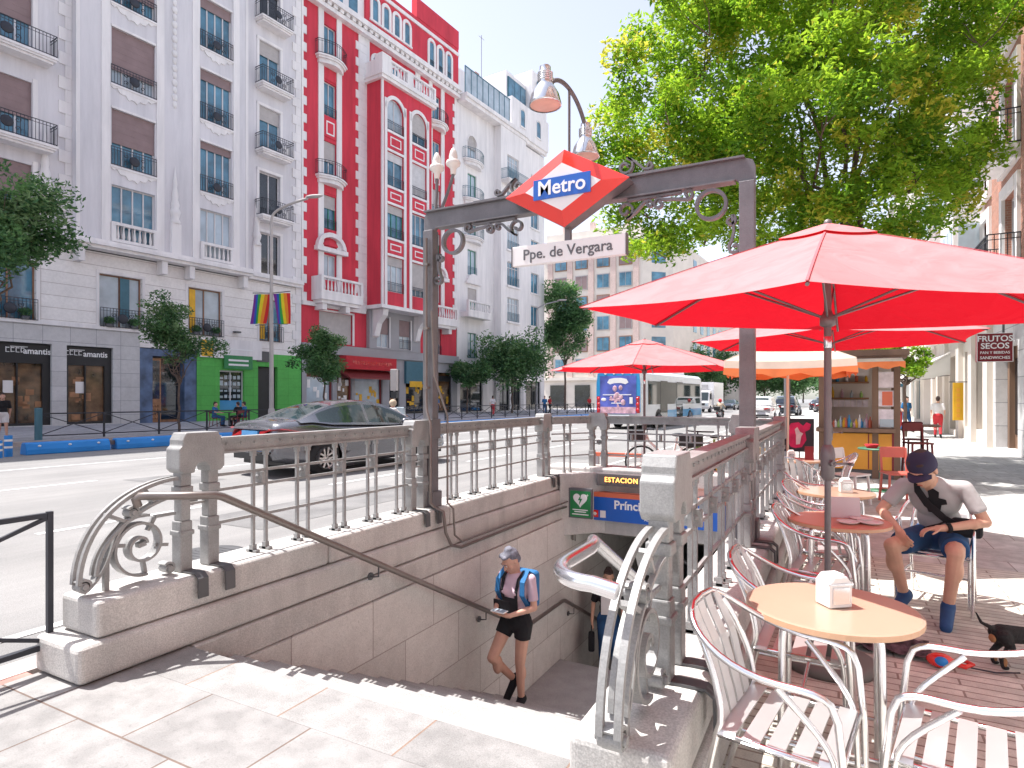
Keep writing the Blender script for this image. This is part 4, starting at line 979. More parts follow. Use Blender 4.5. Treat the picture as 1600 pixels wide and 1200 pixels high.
for (a,b,m) in ((15.0,17.4,'panew'),(17.8,19.3,'shopg'),(19.6,22.6,'panew'),(23.4,24.6,'paned'),(25.4,28.2,'paned'),(28.8,31.8,'shopg')):
    fr = F.boxes('shop_window','maroonc' if a < 23 else 'trimb',[(a,a+.12,.05,.2,.3,3.7),(b-.12,b,.05,.2,.3,3.7),(a+.12,b-.12,.05,.2,3.2,3.7),(a+.12,b-.12,.05,.2,.3,.5)])
    MB().add([(a-F.o,.18,.3),(b-F.o,.18,.3),(b-F.o,.18,4.2),(a-F.o,.18,4.2)], [(0,1,2,3)], False).build('pane', W[m], fr)
    r2 = random.Random(int(a*10)); q = MB()
    for k in range(10):
        x = a-F.o+.2+r2.random()*(b-a-.6); z = .5+r2.random()*2.2; q.box(x,x+.12+r2.random()*.25,.155,.175,z,z+.12+r2.random()*.5)
    q.build('goods', W[r2.choice(['woodl','yellow','signwhite'])], fr)
F.boxes('shop_sign','teal',[(25.2,28.4,-.35,-.1,2.9,4.8)]); F.boxes('sign_strip','yellow',[(25.6,27.2,-.37,-.351,2.6,3.1)])

# ---- white house
T = root('apartment_house', 'white plaster house with rounded balconies and a glazed roof terrace, right of the red house', 'building', 32.7)
F = Fr(T); LW = [5.6,10.0,13.8,17.6,21.3,25.1]
ca = (34.4,35.9); cb = (40.2,42.5); cd = (46.6,48.4)
F.wall('wall','wtrim',32.7,49.7,0,30.2,[(ca[0],ca[1],z,z+2.5) for z in LW]+[(cd[0],cd[1],z,z+2.3) for z in LW]+[(33.2,37,.3,3.8),(45.5,48.8,.3,3.8)], back=16)
F.wall('bay_wall','wtrim',39.0,44.0,5.0,30.0,[(cb[0],cb[1],z-.2,z+2.3) for z in LW], y=-.9, back=0)
F.boxes('base_band','dgrey',[(32.7,49.7,-.12,0,4.6,4.9),(38.9,44.1,-.98,0,4.7,4.999)])
F.wall('shop_wall','ggran',39.0,44.5,0,4.6,[(39.6,41.6,.3,3.6),(42.2,43.8,.3,3.6)], y=-.3, back=0)
for (a,b,y) in ((33.2,37,0),(45.5,48.8,0),(39.6,41.6,-.3),(42.2,43.8,-.3)): F.win(a,b,.3,3.6,y,fr='trimb',gl='paned',mull=1,tr=.8)
for j,z in enumerate(LW):
    F.win(ca[0],ca[1],z,z+2.5,0,mull=1,tr=0,fr='frameg' if j<5 else 'frame',gl='panew',blind='blindg' if j%2 else None,bf=.5); F.win(cb[0],cb[1],z-.2,z+2.3,-.9,mull=3,tr=.75,gl=('pane','panew')[j%2]); F.win(cd[0],cd[1],z,z+2.3,0,mull=1,tr=0)
    if j >= 3: F.balcony(ca[0]-.8,ca[1]+.8,z-.1,0,.9,1.05,disc=False,bend=1,m='teal')
    elif j == 1: F.boxes('balcony','wtrim',[(ca[0]-1.2,ca[1]+1.2,-1,0,z-.5,z)]); F.balus(ca[0]-1.2,ca[1]+1.2,z,-.88,1.1,step=.3)
    else: F.balcony(ca[0],ca[1],z,0,.1,.8,disc=False,m='teal')
    F.balcony(cb[0],cb[1],z-.2,-.9,.1,.9,disc=False,m='teal')
    F.boxes('sill','wtrim',[(cb[0]-.15,cb[1]+.15,-1.05,-.9,z-.42,z-.22),(cd[0]-.1,cd[1]+.1,-.12,0,z-.2,z-.02)])
    if j == 2:
        q = MB(); cx = (ca[0]+ca[1])/2-F.o
        q.prism([(cx-1.2,z-.9),(cx+1.2,z-.9),(cx+1.2,z-.7)]+[(cx+1.05*math.cos(rad(x)),z-.7+.8*math.sin(rad(x))) for x in range(0,181,20)]+[(cx-1.2,z-.7)], (0,-.3,0), (1,0,0), (0,0,1), (0,.3,0)); q.build('pediment', W['wtrim'], T)
    F.archtrim(ca[0],ca[1],z+2.5,0,t=.1,fill='wtrim') if j == 5 else None
F.box('roof','dgrey',32.75,49.6,.01,16,29.9,30.3)
F.balcony(39.0,44.0,24.4,-.9,1.0,1.05,disc=False,m='teal')
F.boxes('cornice','wtrim',[(32.7,44.2,-1.0,0,30.0,30.35),(32.7,49.7,-.4,0,30.35,30.7),(32.7,44.2,-1.2,0,30.35,30.72)])
tg = F.boxes('terrace_glazing','teal',[(33+.98*k,33.08+.98*k,-.75,-.68,30.73,33.4) for k in range(9)]+[(33,41,-.75,-.68,33.4,33.5),(33,41,-.74,-.69,30.74,30.8)])
q = MB(); q.box(33.08-F.o,40.8-F.o,-.72,-.70,30.8,33.4); q.build('pane', W['panew'], tg)
F.boxes('penthouse','wtrim',[(33,40.5,2.0,10,30.7,35.2),(41.6,49.7,-.6,10,30.7,34.2),(42.3,46.4,.6,9,34.2,37.6),(46.4,49.7,-.3,9,34.2,39.2)])
F.boxes('chimney','rbrick',[(39.2,39.9,2.5,3.4,35.2,36.6)]); 
o = F.boxes('window','teal',[(42.5,46.2,.45,.59,34.6,37.0)]); q = MB()
for k in range(3): q.box(42.6-F.o+1.22*k,43.7-F.o+1.22*k,.42,.449,34.75,36.85)
q.build('pane', W['pane'], o)
F.win(47.3,48.6,35.2,38.2,-.46,mull=1,tr=0,rec=.0,fr='teal'); F.win(37.0,39.6,32.0,34.5,1.85,mull=1,tr=0,rec=0,fr='frame')
for a in (43.3,46.8): F.boxes('window','pane',[(a,a+.9,-.62,-.60,27.5-0+4.0,33.4)]); F.archtrim(a,a+.9,33.5,-.62,t=.1,c=31.6,fill='wtrim')
q = MB(); q.cyl((41.0-F.o,3,35),(41.0-F.o,3,41.5),.03,n=5); q.bar((40.5-F.o,3,41.2),(41.5-F.o,3,41.2),.03,.03); q.build('antenna', W['pole'], T)

# ---- pink brick corner building beyond the cross street
T = thing('apartment_house', 'pink brick and cream corner building in sunlight, beyond the cross street', 'building', (-45,96,0), 0)
q = MB(); q.box(0,17.5,0,60,0,27.2); q.build('wall', W['beige'], T)
q = MB(); q.prism([(17.501,0),(21.5,3.5),(23,9),(26,60),(17.501,60)], (0,0,.0), (1,0,0), (0,1,0), (0,0,26.8)); q.build('wall', W['beige'], T)
q = MB()
for x in (1.0,4.6,8.4,12.2,16.0): q.box(x,x+.9,-.25,0,5,26.5)
q.build('brick_pilasters', W['pbrick'], T)
q = MB(); q.box(-.3,17.8,-.6,0,26.4,27.3); q.box(-.3,17.8,-.5,0,4.6,5.1); q.box(.5,17.0,.5,8,27.3,29.6); q.build('cornice', W['beige'], T)
q = MB()
for x in (3,8,14): q.box(x,x+.8,1.5,2.5,29.6,31.2)
q.build('chimney', W['pbrick'], T)
for fl in range(6):
    z = 6.0+3.45*fl
    for x in (2.2,5.9,9.7,13.5):
        q = MB(); q.box(x+.1,x+2.3,-.14,0,z-.15,z+2.25); o = q.build('window', W['frameb' if fl%2 else 'blindg'], T)
        q = MB(); q.box(x+.22,x+1.16,-.16,-.141,z,z+2.1); q.box(x+1.24,x+2.18,-.16,-.141,z,z+2.1); q.build('pane', W['pane' if (fl+int(x))%3 else 'blind'], o)
    for k in range(5):
        d = V((26-23,60-9,0)).normalized(); p = V((23,9,0))+d*(2+k*4.6); n_ = V((d.y,-d.x,0)); q = MB()
        q.prism([(0,0),(2,0),(2,2),(0,2)], p+V((0,0,z))-n_*.05, d, (0,0,1), n_*.12); q.build('window', W['pane'], T)
    q = MB(); p = V((17.6,.1,0)); d = V((4,3.5,0)).normalized(); n_ = V((d.y,-d.x,0)); q.prism([(1.4,0),(3.8,0),(3.8,2),(1.4,2)], p+V((0,0,z))-n_*.05, d, (0,0,1), n_*.12); q.build('window', W['pane'], T)
q = MB()
for x in (1.5,6,10.5,14): q.box(x,x+2.6,-.3,.0,.2,3.8)
q.build('shop_window', W['paned'], T)
# ---- blocks further down the street, left
for i,(s,wd,h,m,lb) in enumerate([(112,26,24,'rstone','tan stone block far down the left side of the street'),(142,30,27,'pbrick','brick block farthest down the left side of the street'),(-44,29.8,30,'beige','plain cream block beside the lilac house, outside the shops')]):
    T = root('apartment_house', lb, 'building', s); q = MB(); q.box(0,wd,0,14,0,h); q.box(-.1,wd+.1,-.4,14.1,h,h+.5); q.build('wall', W[m], T)
    q = MB()
    for a in range(int(wd/3.2)):
        for f in range(int(h/3.6)): q.box(.8+a*3.2,2.3+a*3.2,-.06,.1,1.2+f*3.6,3.2+f*3.6)
    w_ = q.build('windows', W['pane'], T); w_['kind'] = 'stuff'
# ------------------------------------------------------------------ cafe terrace
def chair_proto(name='armchair'):
    t = thing(name, '', 'chair'); r = .0128
    loop = [(-.245,-.235,0),(-.25,-.225,.40),(-.252,-.205,.60)]+bez([(-.253,-.20,.63),(-.254,-.18,.675),(-.256,-.13,.68),(-.262,-.06,.68)],5)[1:]+\
        bez([(-.262,-.02,.68),(-.275,.16,.69),(-.27,.30,.80),(-.10,.325,.845)],10)+[(0,.33,.85)]
    full = loop+[(-p[0],p[1],p[2]) for p in loop[-2::-1]]
    MB().tube(full, r, 10).build('arm_frame', W['alu'], t)
    for s in (-1,1):
        q = MB(); q.tube([(s*.215,.30,0),(s*.215,.22,.30),(s*.218,.19,.44)]+bez([(s*.218,.18,.47),(s*.21,.17,.56),(s*.20,.24,.72),(s*.17,.295,.80)],7), r, 10); q.build('rear_leg', W['alu'], t)
        q = MB(); q.tube([(s*.225,-.215,.05),(s*.225,-.20,.38)]+bez([(s*.225,-.195,.42),(s*.225,-.19,.50),(s*.235,-.12,.56),(s*.255,-.02,.665)],6), r*.92, 10); q.build('inner_leg', W['alu'], t)
    q = MB(); q.tube([(-.225,-.21,.425),(-.225,.18,.43),(.225,.18,.43),(.225,-.21,.425)], .013, 8, closed=True); q.tube([(-.235,-.225,.235),(-.215,.24,.24)], .010, 8); q.tube([(.235,-.225,.235),(.215,.24,.24)], .010, 8); q.tube([(-.225,-.02,.235),(.225,-.02,.235)], .010, 8)
    q.build('seat_frame', W['alu'], t)
    q = MB()
    for k in range(5):
        y = -.175+.083*k; z = .438+(.006 if k in (0,4) else 0); q.ribbon([(-.235,y,z-.012),(-.22,y,z),(.22,y,z),(.235,y,z-.012)], (0,1,0), .06, .007)
    q.build('seat', W['slat'], t)
    q = MB()
    for k in range(4):
        x = -.135+.09*k; yb = .0-.25*abs(x)*abs(x)*2; q.ribbon([(x,.185,.455),(x,.20,.52),(x,.255+yb,.70),(x,.30+yb,.79),(x,.318+yb,.838)], (1,0,0), .068, .007)
    q.build('backrest', W['slat'], t)
    return t
CH = chair_proto(); used = []
def chair(x, y, deg, label):
    o = dup(CH, (x,y,.0), rad(deg), label, 'slatted aluminium armchairs of the terrace') if used else CH
    if not used: CH.location = (x,y,0); CH.rotation_euler = (0,0,rad(deg)); CH['label'] = label; CH['group'] = 'slatted aluminium armchairs of the terrace'
    used.append(o); return o
# rz 0 faces -y; 90 faces +x; -90 faces -x; 180 faces +y
chair(-.17,2.52,82,'aluminium armchair at the near left of the front table, closest to the parapet end')
chair(-.17,3.42,88,'aluminium armchair pushed in at the far left of the front table')
chair(.40,2.62,-100,'aluminium armchair facing the front table from the right, cut off by the frame')
chair(-.10,4.98,84,'aluminium armchair left of the orange shaded table, nearer of the two by the wall')
chair(-.13,5.62,92,'aluminium armchair left of the orange shaded table, farther one by the wall')
chair(-.14,6.50,78,'aluminium armchair left of the second peach table')
chair(-.2,7.35,100,'aluminium armchair behind the second peach table, by the railing')
chair(-.75+.25,9.35,160,'aluminium armchair in front of the farthest peach table')
chair(-.1,10.1,-80,'aluminium armchair right of the farthest peach table')
chair(.70,5.95,-14,'aluminium armchair carrying the man in the cap')
def table_proto(mt='table'):
    t = thing('cafe_table', '', 'table')
    q = MB(); q.lathe([(0,.742),(.335,.742),(.347,.738),(.347,.716),(.34,.712),(0,.712)], n=40, sm=False); o = q.build('tabletop', [W[mt],W['tedge']], t)
    for p in o.data.polygons: p.material_index = 1 if abs(p.normal.z) < .5 else 0
    for k in range(4):
        a = rad(45+90*k); c, s = math.cos(a), math.sin(a)
        q = MB(); q.tube([(.06*c,.06*s,.70),(.20*c,.20*s,.70)]+bez([(.23*c,.23*s,.70),(.25*c,.25*s,.69),(.255*c,.255*s,.66),(.257*c,.257*s,.60)],5)+[(.265*c,.265*s,0)], .016, 10); q.build('leg', W['alu'], t)
    q = MB(); q.tube([(.262*math.cos(a),.262*math.sin(a),.2) for a in [rad(45+90*k) for k in range(4)]], .010, 8, closed=True); q.build('brace', W['alu'], t)
    return t
T1 = table_proto(); T1['label'] = 'round peach topped table nearest the camera, with a napkin box on it'; T1['group'] = 'round cafe tables'; T1.location = (-.03,3.03,0)
T2 = table_proto('tableshade'); T2['label'] = 'round table with orange shaded top and saucers, beside the seated man'; T2['group'] = 'round cafe tables'; T2.location = (.0,5.2,0)
dup(T1, (-.03,6.77,0), .3, 'round peach table behind the orange shaded one, holding a white napkin box', 'round cafe tables')
dup(T1, (-.56,10.0,0), .2, 'round peach table farthest back, in front of the black menu board', 'round cafe tables')
def napkin(x, y, z, rz, label):
    t = thing('napkin_box', label, 'napkin box', (x,y,z), rz, 'white napkin boxes')
    q = MB(); q.prism([(-.055,0),(.055,0),(.055,.105),(.03,.135),(-.03,.135),(-.055,.105)], (0,-.048,.002), (1,0,0), (0,0,1), (0,.096,0)); b_ = q.build('case', W['white'], t, .006)
    q = MB(); q.box(-.058,.058,-.0515,-.0485,.10,.108); q.box(-.04,.04,-.0515,-.0485,.02,.09); q.build('front_plate', W['chrome'], b_)
    q = MB(); q.box(-.03,.03,-.03,.03,.138,.142); q.build('napkins', W['wink'], t)
napkin(-.02,3.04,.742,rad(38),'white napkin box with chrome edges on the front table')
napkin(.06,6.72,.742,rad(10),'white napkin box on the second peach table')
napkin(-.62,9.95,.742,rad(10),'white napkin box on the farthest table by the menu board')
def saucer(x, y, z, r, label):
    t = thing('saucer', label, 'saucer', (x,y,z), 0, 'saucers on the orange table'); q = MB(); q.lathe([(0,.004),(r*.5,.004),(r*.62,.008),(r,.02),(r,.017),(r*.6,.001),(0,.001)], n=24); q.build('dish', W['white'], t)
saucer(.06,5.06,.743,.075,'white saucer on the orange shaded table, left of the pair'); saucer(.20,5.12,.743,.085,'white saucer on the orange shaded table, nearest the seated man'); saucer(.15,5.24,.744,.08,'white plate on the orange shaded table behind the saucers')
t = thing('menu_card', 'grey folded menu card standing on the orange shaded table', 'menu', (.03,5.33,.743), .2)
q = MB(); q.prism([(-.05,0),(.05,0),(.012,.15),(-.012,.15)], (-.11,0,0), (0,1,0), (0,0,1), (.22,0,0)); q.build('card', W['blindw'], t)
t = thing('menu_stand', 'small red menu stand on the farthest table', 'menu', (-.38,9.98,.743), .1)
q = MB(); q.box(-.06,.06,-.03,.03,0,.01); q.box(-.06,.06,-.005,.005,.01,.2); q.build('frame', W['maroon'], t)

# parasols
def parasol(loc, r, ze, za, rot, label, cloth='red', n=6, pole='pole', crank=True, sag=.10, val=False, under=None, tilt=(0,0), group='red parasols of the terrace'):
    t = thing('parasol', label, 'parasol', loc, rot, group); K = 10
    H_ = za-ze
    def P(i, k, f):          # side i, fraction k along the rim, f from apex to rim
        a0 = 2*math.pi*i/n; a1 = 2*math.pi*(i+1)/n
        p = V((math.cos(a0),math.sin(a0),0))*(1-k)+V((math.cos(a1),math.sin(a1),0))*k
        s = 4*k*(1-k); rr_ = r*f*(1-.055*s*f)
        z = za-H_*(f**1.12)-sag*s*f*(1-f*.75)*.55+tilt[0]*p.x*f+tilt[1]*p.y*f
        return (p.x*rr_, p.y*rr_, z)
    q = MB()
    for i in range(n): q.grid([[P(i,k/K,f) for k in range(K+1)] for f in [0.02]+[j/10 for j in range(1,11)]])
    c = q.build('canopy', W[cloth], t)
    if val:
        q = MB()
        for i in range(n): q.grid([[(lambda p: (p[0]*(1.0+.012*d),p[1]*(1.0+.012*d),p[2]-d*.11))(P(i,k/K,1)) for k in range(K+1)] for d in (0,.5,1)])
        va = q.build('valance', W[under or cloth], t); q = MB()
        for i in range(n): q.grid([[(lambda p: (p[0]*(1.0+.012*d),p[1]*(1.0+.012*d),p[2]-.11*min(1,d)-max(0,d-1)*(.10+.035*math.sin(k*math.pi*.6))))(P(i,k/K,1)) for k in range(K+1)] for d in (1,1.5,2)])
        q.build('valance_hem', W['orangev'], va)
    q = MB()
    for i in range(n): q.grid([[(lambda p: (p[0]*1.02,p[1]*1.02,p[2]+.035-.02*f))(P(i,k/6,f*.19+.004)) for k in range(7)] for f in (0,.5,1)])
    q.build('vent_cap', W[cloth], t)
    for i in range(n):
        a = 2*math.pi*i/n; e = V(P(i,0,1)); m_ = V(P(i,0,.52)); a_ = V((0.02*math.cos(a),.02*math.sin(a),za-.03))
        q = MB(); q.tube([a_]+[V(P(i,0,f))-V((0,0,.018)) for f in (.25,.5,.75,.985)], .009, 6); rb = q.build('rib', W[pole], c)
        q = MB(); q.ribbon([V(P(i,0,f))+V((0,0,.004)) for f in (.03,.25,.5,.75,1.0)], (-math.sin(a),math.cos(a),0), .011, .003); q.build('seam', W['redseam' if cloth == 'red' else 'creamv'], c)
        q = MB(); q.cyl((.03*math.cos(a),.03*math.sin(a),ze-.02+.0),m_-V((0,0,.02)),.0075,n=6); q.build('strut', W[pole], rb)
    q = MB(); q.cyl((0,0,1.15),(0,0,za-.02),.0215,n=14); q.cyl((0,0,.02),(0,0,1.2),.0185,n=14)
    q.lathe([(.0,za+.06),(.02,za+.05),(.026,za+.02),(.0,za+.0)], n=12); q.build('pole', W[pole], t)
    q = MB(); q.lathe([(.024,ze-.08),(.045,ze-.07),(.045,ze-.01),(.03,ze+.0),(.024,ze+.02)], n=14); q.lathe([(.024,za-.1),(.04,za-.09),(.04,za-.04),(.024,za-.03)], n=14); q.build('hub', W[pole], t)
    if crank:
        q = MB(); q.lathe([(.024,1.14),(.038,1.16),(.042,1.30),(.036,1.34),(.024,1.36)], n=14); q.cyl((0,-.03,1.25),(0,-.075,1.25),.018,n=10); q.bar((0,-.075,1.25),(.09,-.075,1.25),.012,.014); q.cyl((.09,-.075,1.25),(.09,-.12,1.25),.010,n=8); q.build('crank', W[pole], t)
        q = MB(); q.lathe([(.0222,1.96),(.0235,1.97),(.0235,2.02),(.0222,2.03)], n=14); q.build('collar', W['chrome'], t)
    q = MB(); q.lathe([(.0,.06),(.03,.06),(.035,.25),(.024,.26)][::1], n=12, cap=False); q.lathe([(.0,.001),(.27,.001),(.27,.045),(.24,.06),(.0,.06)], n=28); q.build('base', W['dstone'], t)
    return t
parasol((-.06,4.28,0), 1.54, 2.17, 2.70, rad(28), 'large red parasol nearest the camera, over the front tables', tilt=(-.04,.08))
parasol((-3.05,10.75,-.06), 1.72, 2.22, 2.72, rad(10), 'red parasol beyond the back of the stairwell, in front of the bus', n=8)
parasol((-.10,8.13,0), 1.62, 2.31, 2.78, rad(28), 'red parasol behind the front one, its tip reaching the shop sign')
parasol((-.72,10.75,0), 1.25, 2.22, 2.62, rad(45+4), 'cream parasol with orange valance and pale pole, beside the kiosk', cloth='cream', n=4, pole='polew', crank=False, val=True, under='creamv', sag=.2, group='cream parasols')

# kiosk
t = thing('drinks_kiosk', 'brown timber kiosk with an orange front and open serving hatch', 'kiosk', (.38,14.6,0))
for x in (-.70,.28,.66): MB().box(x-.055,x+.055,-.05,.06,0,2.5).build('timber_post', W['wood'], t)
q = MB(); q.box(-.69,.66,1.57,1.595,.95,2.44); q.build('back_wall', W['beige'], t)
q = MB(); q.box(-.70,.72,1.6,1.72,0,2.5); q.box(-.755,-.70,.06,1.6,0,2.5); q.box(.665,.72,.06,1.6,0,1.0); q.build('wall', W['wood'], t)
q = MB(); q.box(-.9,.85,-.30,1.9,2.5,2.62); q.box(-.86,.81,-.26,1.86,2.44,2.499); q.build('roof', W['wood'], t)
q = MB(); q.box(-.64,.60,-.035,.04,.18,.92); o = q.build('orange_front', W['orangep'], t, .004)
q = MB(); q.box(-.643,-.61,-.05,-.036,.15,.95); q.box(.57,.603,-.05,-.036,.15,.95); q.box(.15,.17,-.045,-.036,.2,.92); q.build('trim', W['maroon'], o)
q = MB(); q.box(-.66,.62,-.045,.05,.0,.175); q.build('plinth', W['irond'], t)
q = MB(); q.box(-.80,.62,-.28,.35,.95,1.03); q.build('counter', W['wood'], t, .008)
q = MB(); q.box(-.64,.22,1.35,1.55,1.62,1.66); q.box(-.64,.22,1.35,1.55,1.98,2.02); q.box(-.64,.6,.3,1.5,.9,.95); q.build('shelf', W['woodl'], t)
r2 = random.Random(8); 
q = MB(); q.box(-.62,.20,.9,.93,2.14,2.40); q.build('hatch_board', W['signwhite'], t)
for k in range(26):
    q = MB(); x = -.60+.032*k; h = .13+.16*r2.random(); zz = (1.03 if k%3 else (1.66 if k%2 else 2.02)); yy = (.2 if k%3 else 1.42)
    q.lathe([(.03,0),(.034,.02),(.034,h*.6),(.013,h*.8),(.013,h)], (x,yy,zz), 10); o = q.build('bottle', W[['bikeg','panew','posterp','yellow','signor','signwhite','busblue'][k%7]], None)
    tag(o, 'small bottle or jar in the open kiosk hatch', 'bottle', 'jars and bottles in the kiosk'); o.location = (.38,14.6,0)
q = MB()
for k in range(3): q.box(.33,.60,-.035,-.02,1.10+.38*k,1.42+.38*k)
for k in range(7): q.box(-.6+.115*k,-.5+.115*k,1.05,1.06,1.45,1.60)
q.build('price_card', W['posterw'], t)
q = MB(); q.box(.40,.58,-.05,-.036,1.50,1.78); q.build('menu_poster', W['signor'], t); q = MB(); q.box(.36,.60,-.05,-.036,1.06,1.22); q.build('menu_poster', W['panew'], t)
q = MB(); q.grid([[(x,-.05-1.0*f, 2.50-.16*f-.03*math.sin(f*3)) for f in (0,.25,.5,.75,1)] for x in [-.72+.18*k for k in range(9)]]); q.build('awning', W['creamv'], t)
q = MB(); q.grid([[(x,-1.05-.004*d, 2.34-d*(.12+.03*math.sin(i*1.6))) for d in (0,1)] for i,x in enumerate([-.72+.09*k for k in range(17)])]); q.build('valance', W['orangev'], t)

# bistro furniture by the kiosk
def bistro(name, m, h=.45, stool=False):
    t = thing(name, '', 'stool' if stool else 'chair'); k = h/.45
    for sx in (-1,1):
        MB().bar((sx*.20,-.20,0),(sx*.18,-.17,h),.03,.03).build('leg', W[m], t); MB().bar((sx*.20,.22,0),(sx*.18,.17,h),.03,.03).build('leg', W[m], t)
        MB().bar((sx*.18,.17,h),(sx*.18,.23,h+.40),.03,.03).build('back_post', W[m], t)
    MB().box(-.21,.21,-.21,.20,h,h+.03).build('seat', W[m], t, .01)
    q = MB(); q.bar((-.18,.225,h+.33),(.18,.225,h+.33),.02,.17); 
    q.build('backrest', W[m], t, .008)
    q = MB(); 
    for s_ in (-.19,.19): q.bar((-.19,s_,h*.45),(.19,s_,h*.45),.02,.02)
    q.build('stretcher', W[m], t); return t
A = bistro('bistro_chair','redchair'); tag(A,'red metal bistro chair nearest the cap of the seated man',None,'bistro chairs by the kiosk'); A.location = (.83,11.4,0); A.rotation_euler = (0,0,rad(15))
B_ = bistro('bistro_chair','whitechair'); tag(B_,'white bistro chair left of the green table',None,'bistro chairs by the kiosk'); B_.location = (.16,10.9,0); B_.rotation_euler = (0,0,rad(60))
S_ = bistro('bar_stool','maroonc',.72,True); tag(S_,'dark red high stool right of the kiosk, nearer one',None,'dark red bar stools'); S_.location = (1.42,14.9,0); S_.rotation_euler = (0,0,rad(20))
dup(S_,(1.5,16.2,0),rad(160),'dark red high stool right of the kiosk, farther one','dark red bar stools')
t = thing('bistro_table','green metal round table in front of the kiosk','table',(.66,12.7,0))
q = MB(); q.lathe([(0,.76),(.36,.76),(.36,.735),(0,.735)],n=28); q.build('tabletop',W['greenm'],t); q = MB(); q.cyl((0,0,.03),(0,0,.735),.025); q.build('column',W['greenm'],t); q = MB(); q.lathe([(0,.03),(.22,.02),(.22,0),(0,0)],n=20); q.build('foot',W['greenm'],t)
t = thing('bread_basket','small red basket on the green table','basket',(.52,12.65,.76)); q = MB(); q.lathe([(.08,0),(.12,.07),(.115,.07),(.076,.01),(0,.01)],n=14); q.build('bowl',W['redc'],t)
t = thing('high_table','tall brown table between the dark red stools','table',(1.55,15.5,0)); q = MB(); q.box(-.3,.3,-.3,.3,1.05,1.09); q.build('tabletop',W['wood'],t); q = MB(); q.cyl((0,0,0),(0,0,1.05),.03); q.build('column',W['irond'],t)
t = thing('menu_board','black board with a pink figure print on a thin easel','board',(-.60,11.5,0))
q = MB(); q.box(-.235,.235,-.02,.02,.74,1.30); o = q.build('board',W['black'],t,.004)
q = MB(); q.prism([(-.05,-.22),(.05,-.2),(.12,-.08),(.10,.06),(.17,.10),(.19,.19),(.12,.22),(.07,.16),(.0,.22),(-.12,.2),(-.19,.08),(-.18,-.1),(-.12,-.2)],(0,-.024,1.02),(1,0,0),(0,0,1),(0,.003,0)); pr = q.build('pink_print',W['pinkp'],o)
q = MB(); q.prism([(-.04,-.16),(.02,-.15),(.04,-.02),(.07,.03),(.02,.06),(-.02,.14),(-.06,.1),(-.04,0)],(0,-.028,1.02),(1,0,0),(0,0,1),(0,.003,0)); q.build('figure',W['posterw'],pr)
for p in ((-.18,-.01),(.18,-.01),(0,.35)): MB().bar((p[0],p[1],0),(p[0]*.3,.03,1.28),.02,.02).build('leg',W['wood'],t)
t = thing('pavement_post','slim grey signal column between parasol pole and kiosk','post',(-1.05,15.5,0)); q = MB(); q.cyl((0,0,0),(0,0,3.4),.07,n=14); q.lathe([(.14,0),(.14,.5),(.07,.6)],n=14); q.build('column',W['dgrey'],t)
# blanket and bag at the man's feet
t = thing('dog_blanket','dark patterned blanket rumpled on the bricks under the chair','blanket',(.30,4.75,0))
r2 = random.Random(2); q = MB(); q.grid([[(-.22+.044*i+.01*math.sin(j),-.16+.04*j,.012+.05*abs(math.sin(i*1.1+j*.7))*(.3+r2.random()*.7)) for i in range(11)] for j in range(9)]); q.build('cloth',mat('patterned_cloth',(.09,.06,.075),.9,var=1.0,scale=22),t)
t = thing('leash_handle','red and blue retractable leash lying on the bricks','leash',(.55,4.55,0)); q = MB(); q.ell((0,0,.045),(.075,.05,.045)); q.tube([(.05,0,.05),(.12,.02,.06),(.16,.0,.05),(.12,-.03,.04),(.05,0,.04)],.014,8); q.build('case',W['signred'],t); q = MB(); q.ell((0,-.03,.05),(.04,.025,.03)); q.build('label',W['bluebar'],t)
q = MB(); q.tube([(.15,.0,.03),(.28,.05,.008),(.40,.08,.02)],.005,6); q.build('cord',W['black'],t)
# ------------------------------------------------------------------ vehicles
def lerp(T_, x):
    for i in range(len(T_)-1):
        if x <= T_[i+1][0]:
            f = (x-T_[i][0])/(T_[i+1][0]-T_[i][0]); f = f*f*(3-2*f) if False else f
            return T_[i][1]+(T_[i+1][1]-T_[i][1])*f
    return T_[-1][1]
def wheel(par, x, y, r, wd, side):
    q = MB(); M = Matrix.Rotation(rad(90),3,'X'); q.lathe([(r*.62,-wd/2),(r*.93,-wd/2),(r,-wd*.34),(r,wd*.34),(r*.93,wd/2),(r*.62,wd/2)], (x,y,r), 28, M, cap=False)
    w_ = q.build('wheel', W['tyre'], par); s = side
    q = MB(); yo = y+s*wd*.42
    q.lathe([(r*.63,-s*wd*.45),(r*.66,-s*wd*.02),(r*.60,0),(r*.56,s*wd*.10)], (x,yo,r), 28, M, cap=False)
    for k in range(5):
        a = rad(72*k+18); d = V((math.cos(a),0,math.sin(a))); pv = V((-d.z,0,d.x))
        for e in (-.16,.16): q.bar(V((x,yo,r))+d*r*.1+pv*r*e*.5, V((x,yo,r))+d*r*.61+pv*r*e, .035, r*.17, (0,1,0))
    q.lathe([(0,-s*.03),(r*.16,-s*.02),(r*.18,s*.02)], (x,yo,r), 14, M)
    q.build('rim', W['rim'], w_)
    q = MB(); q.lathe([(0,0),(r*.62,0)], (x,yo+s*(-.06),r), 20, M, cap=False); q.build('brake_shade', W['trimb'], w_)
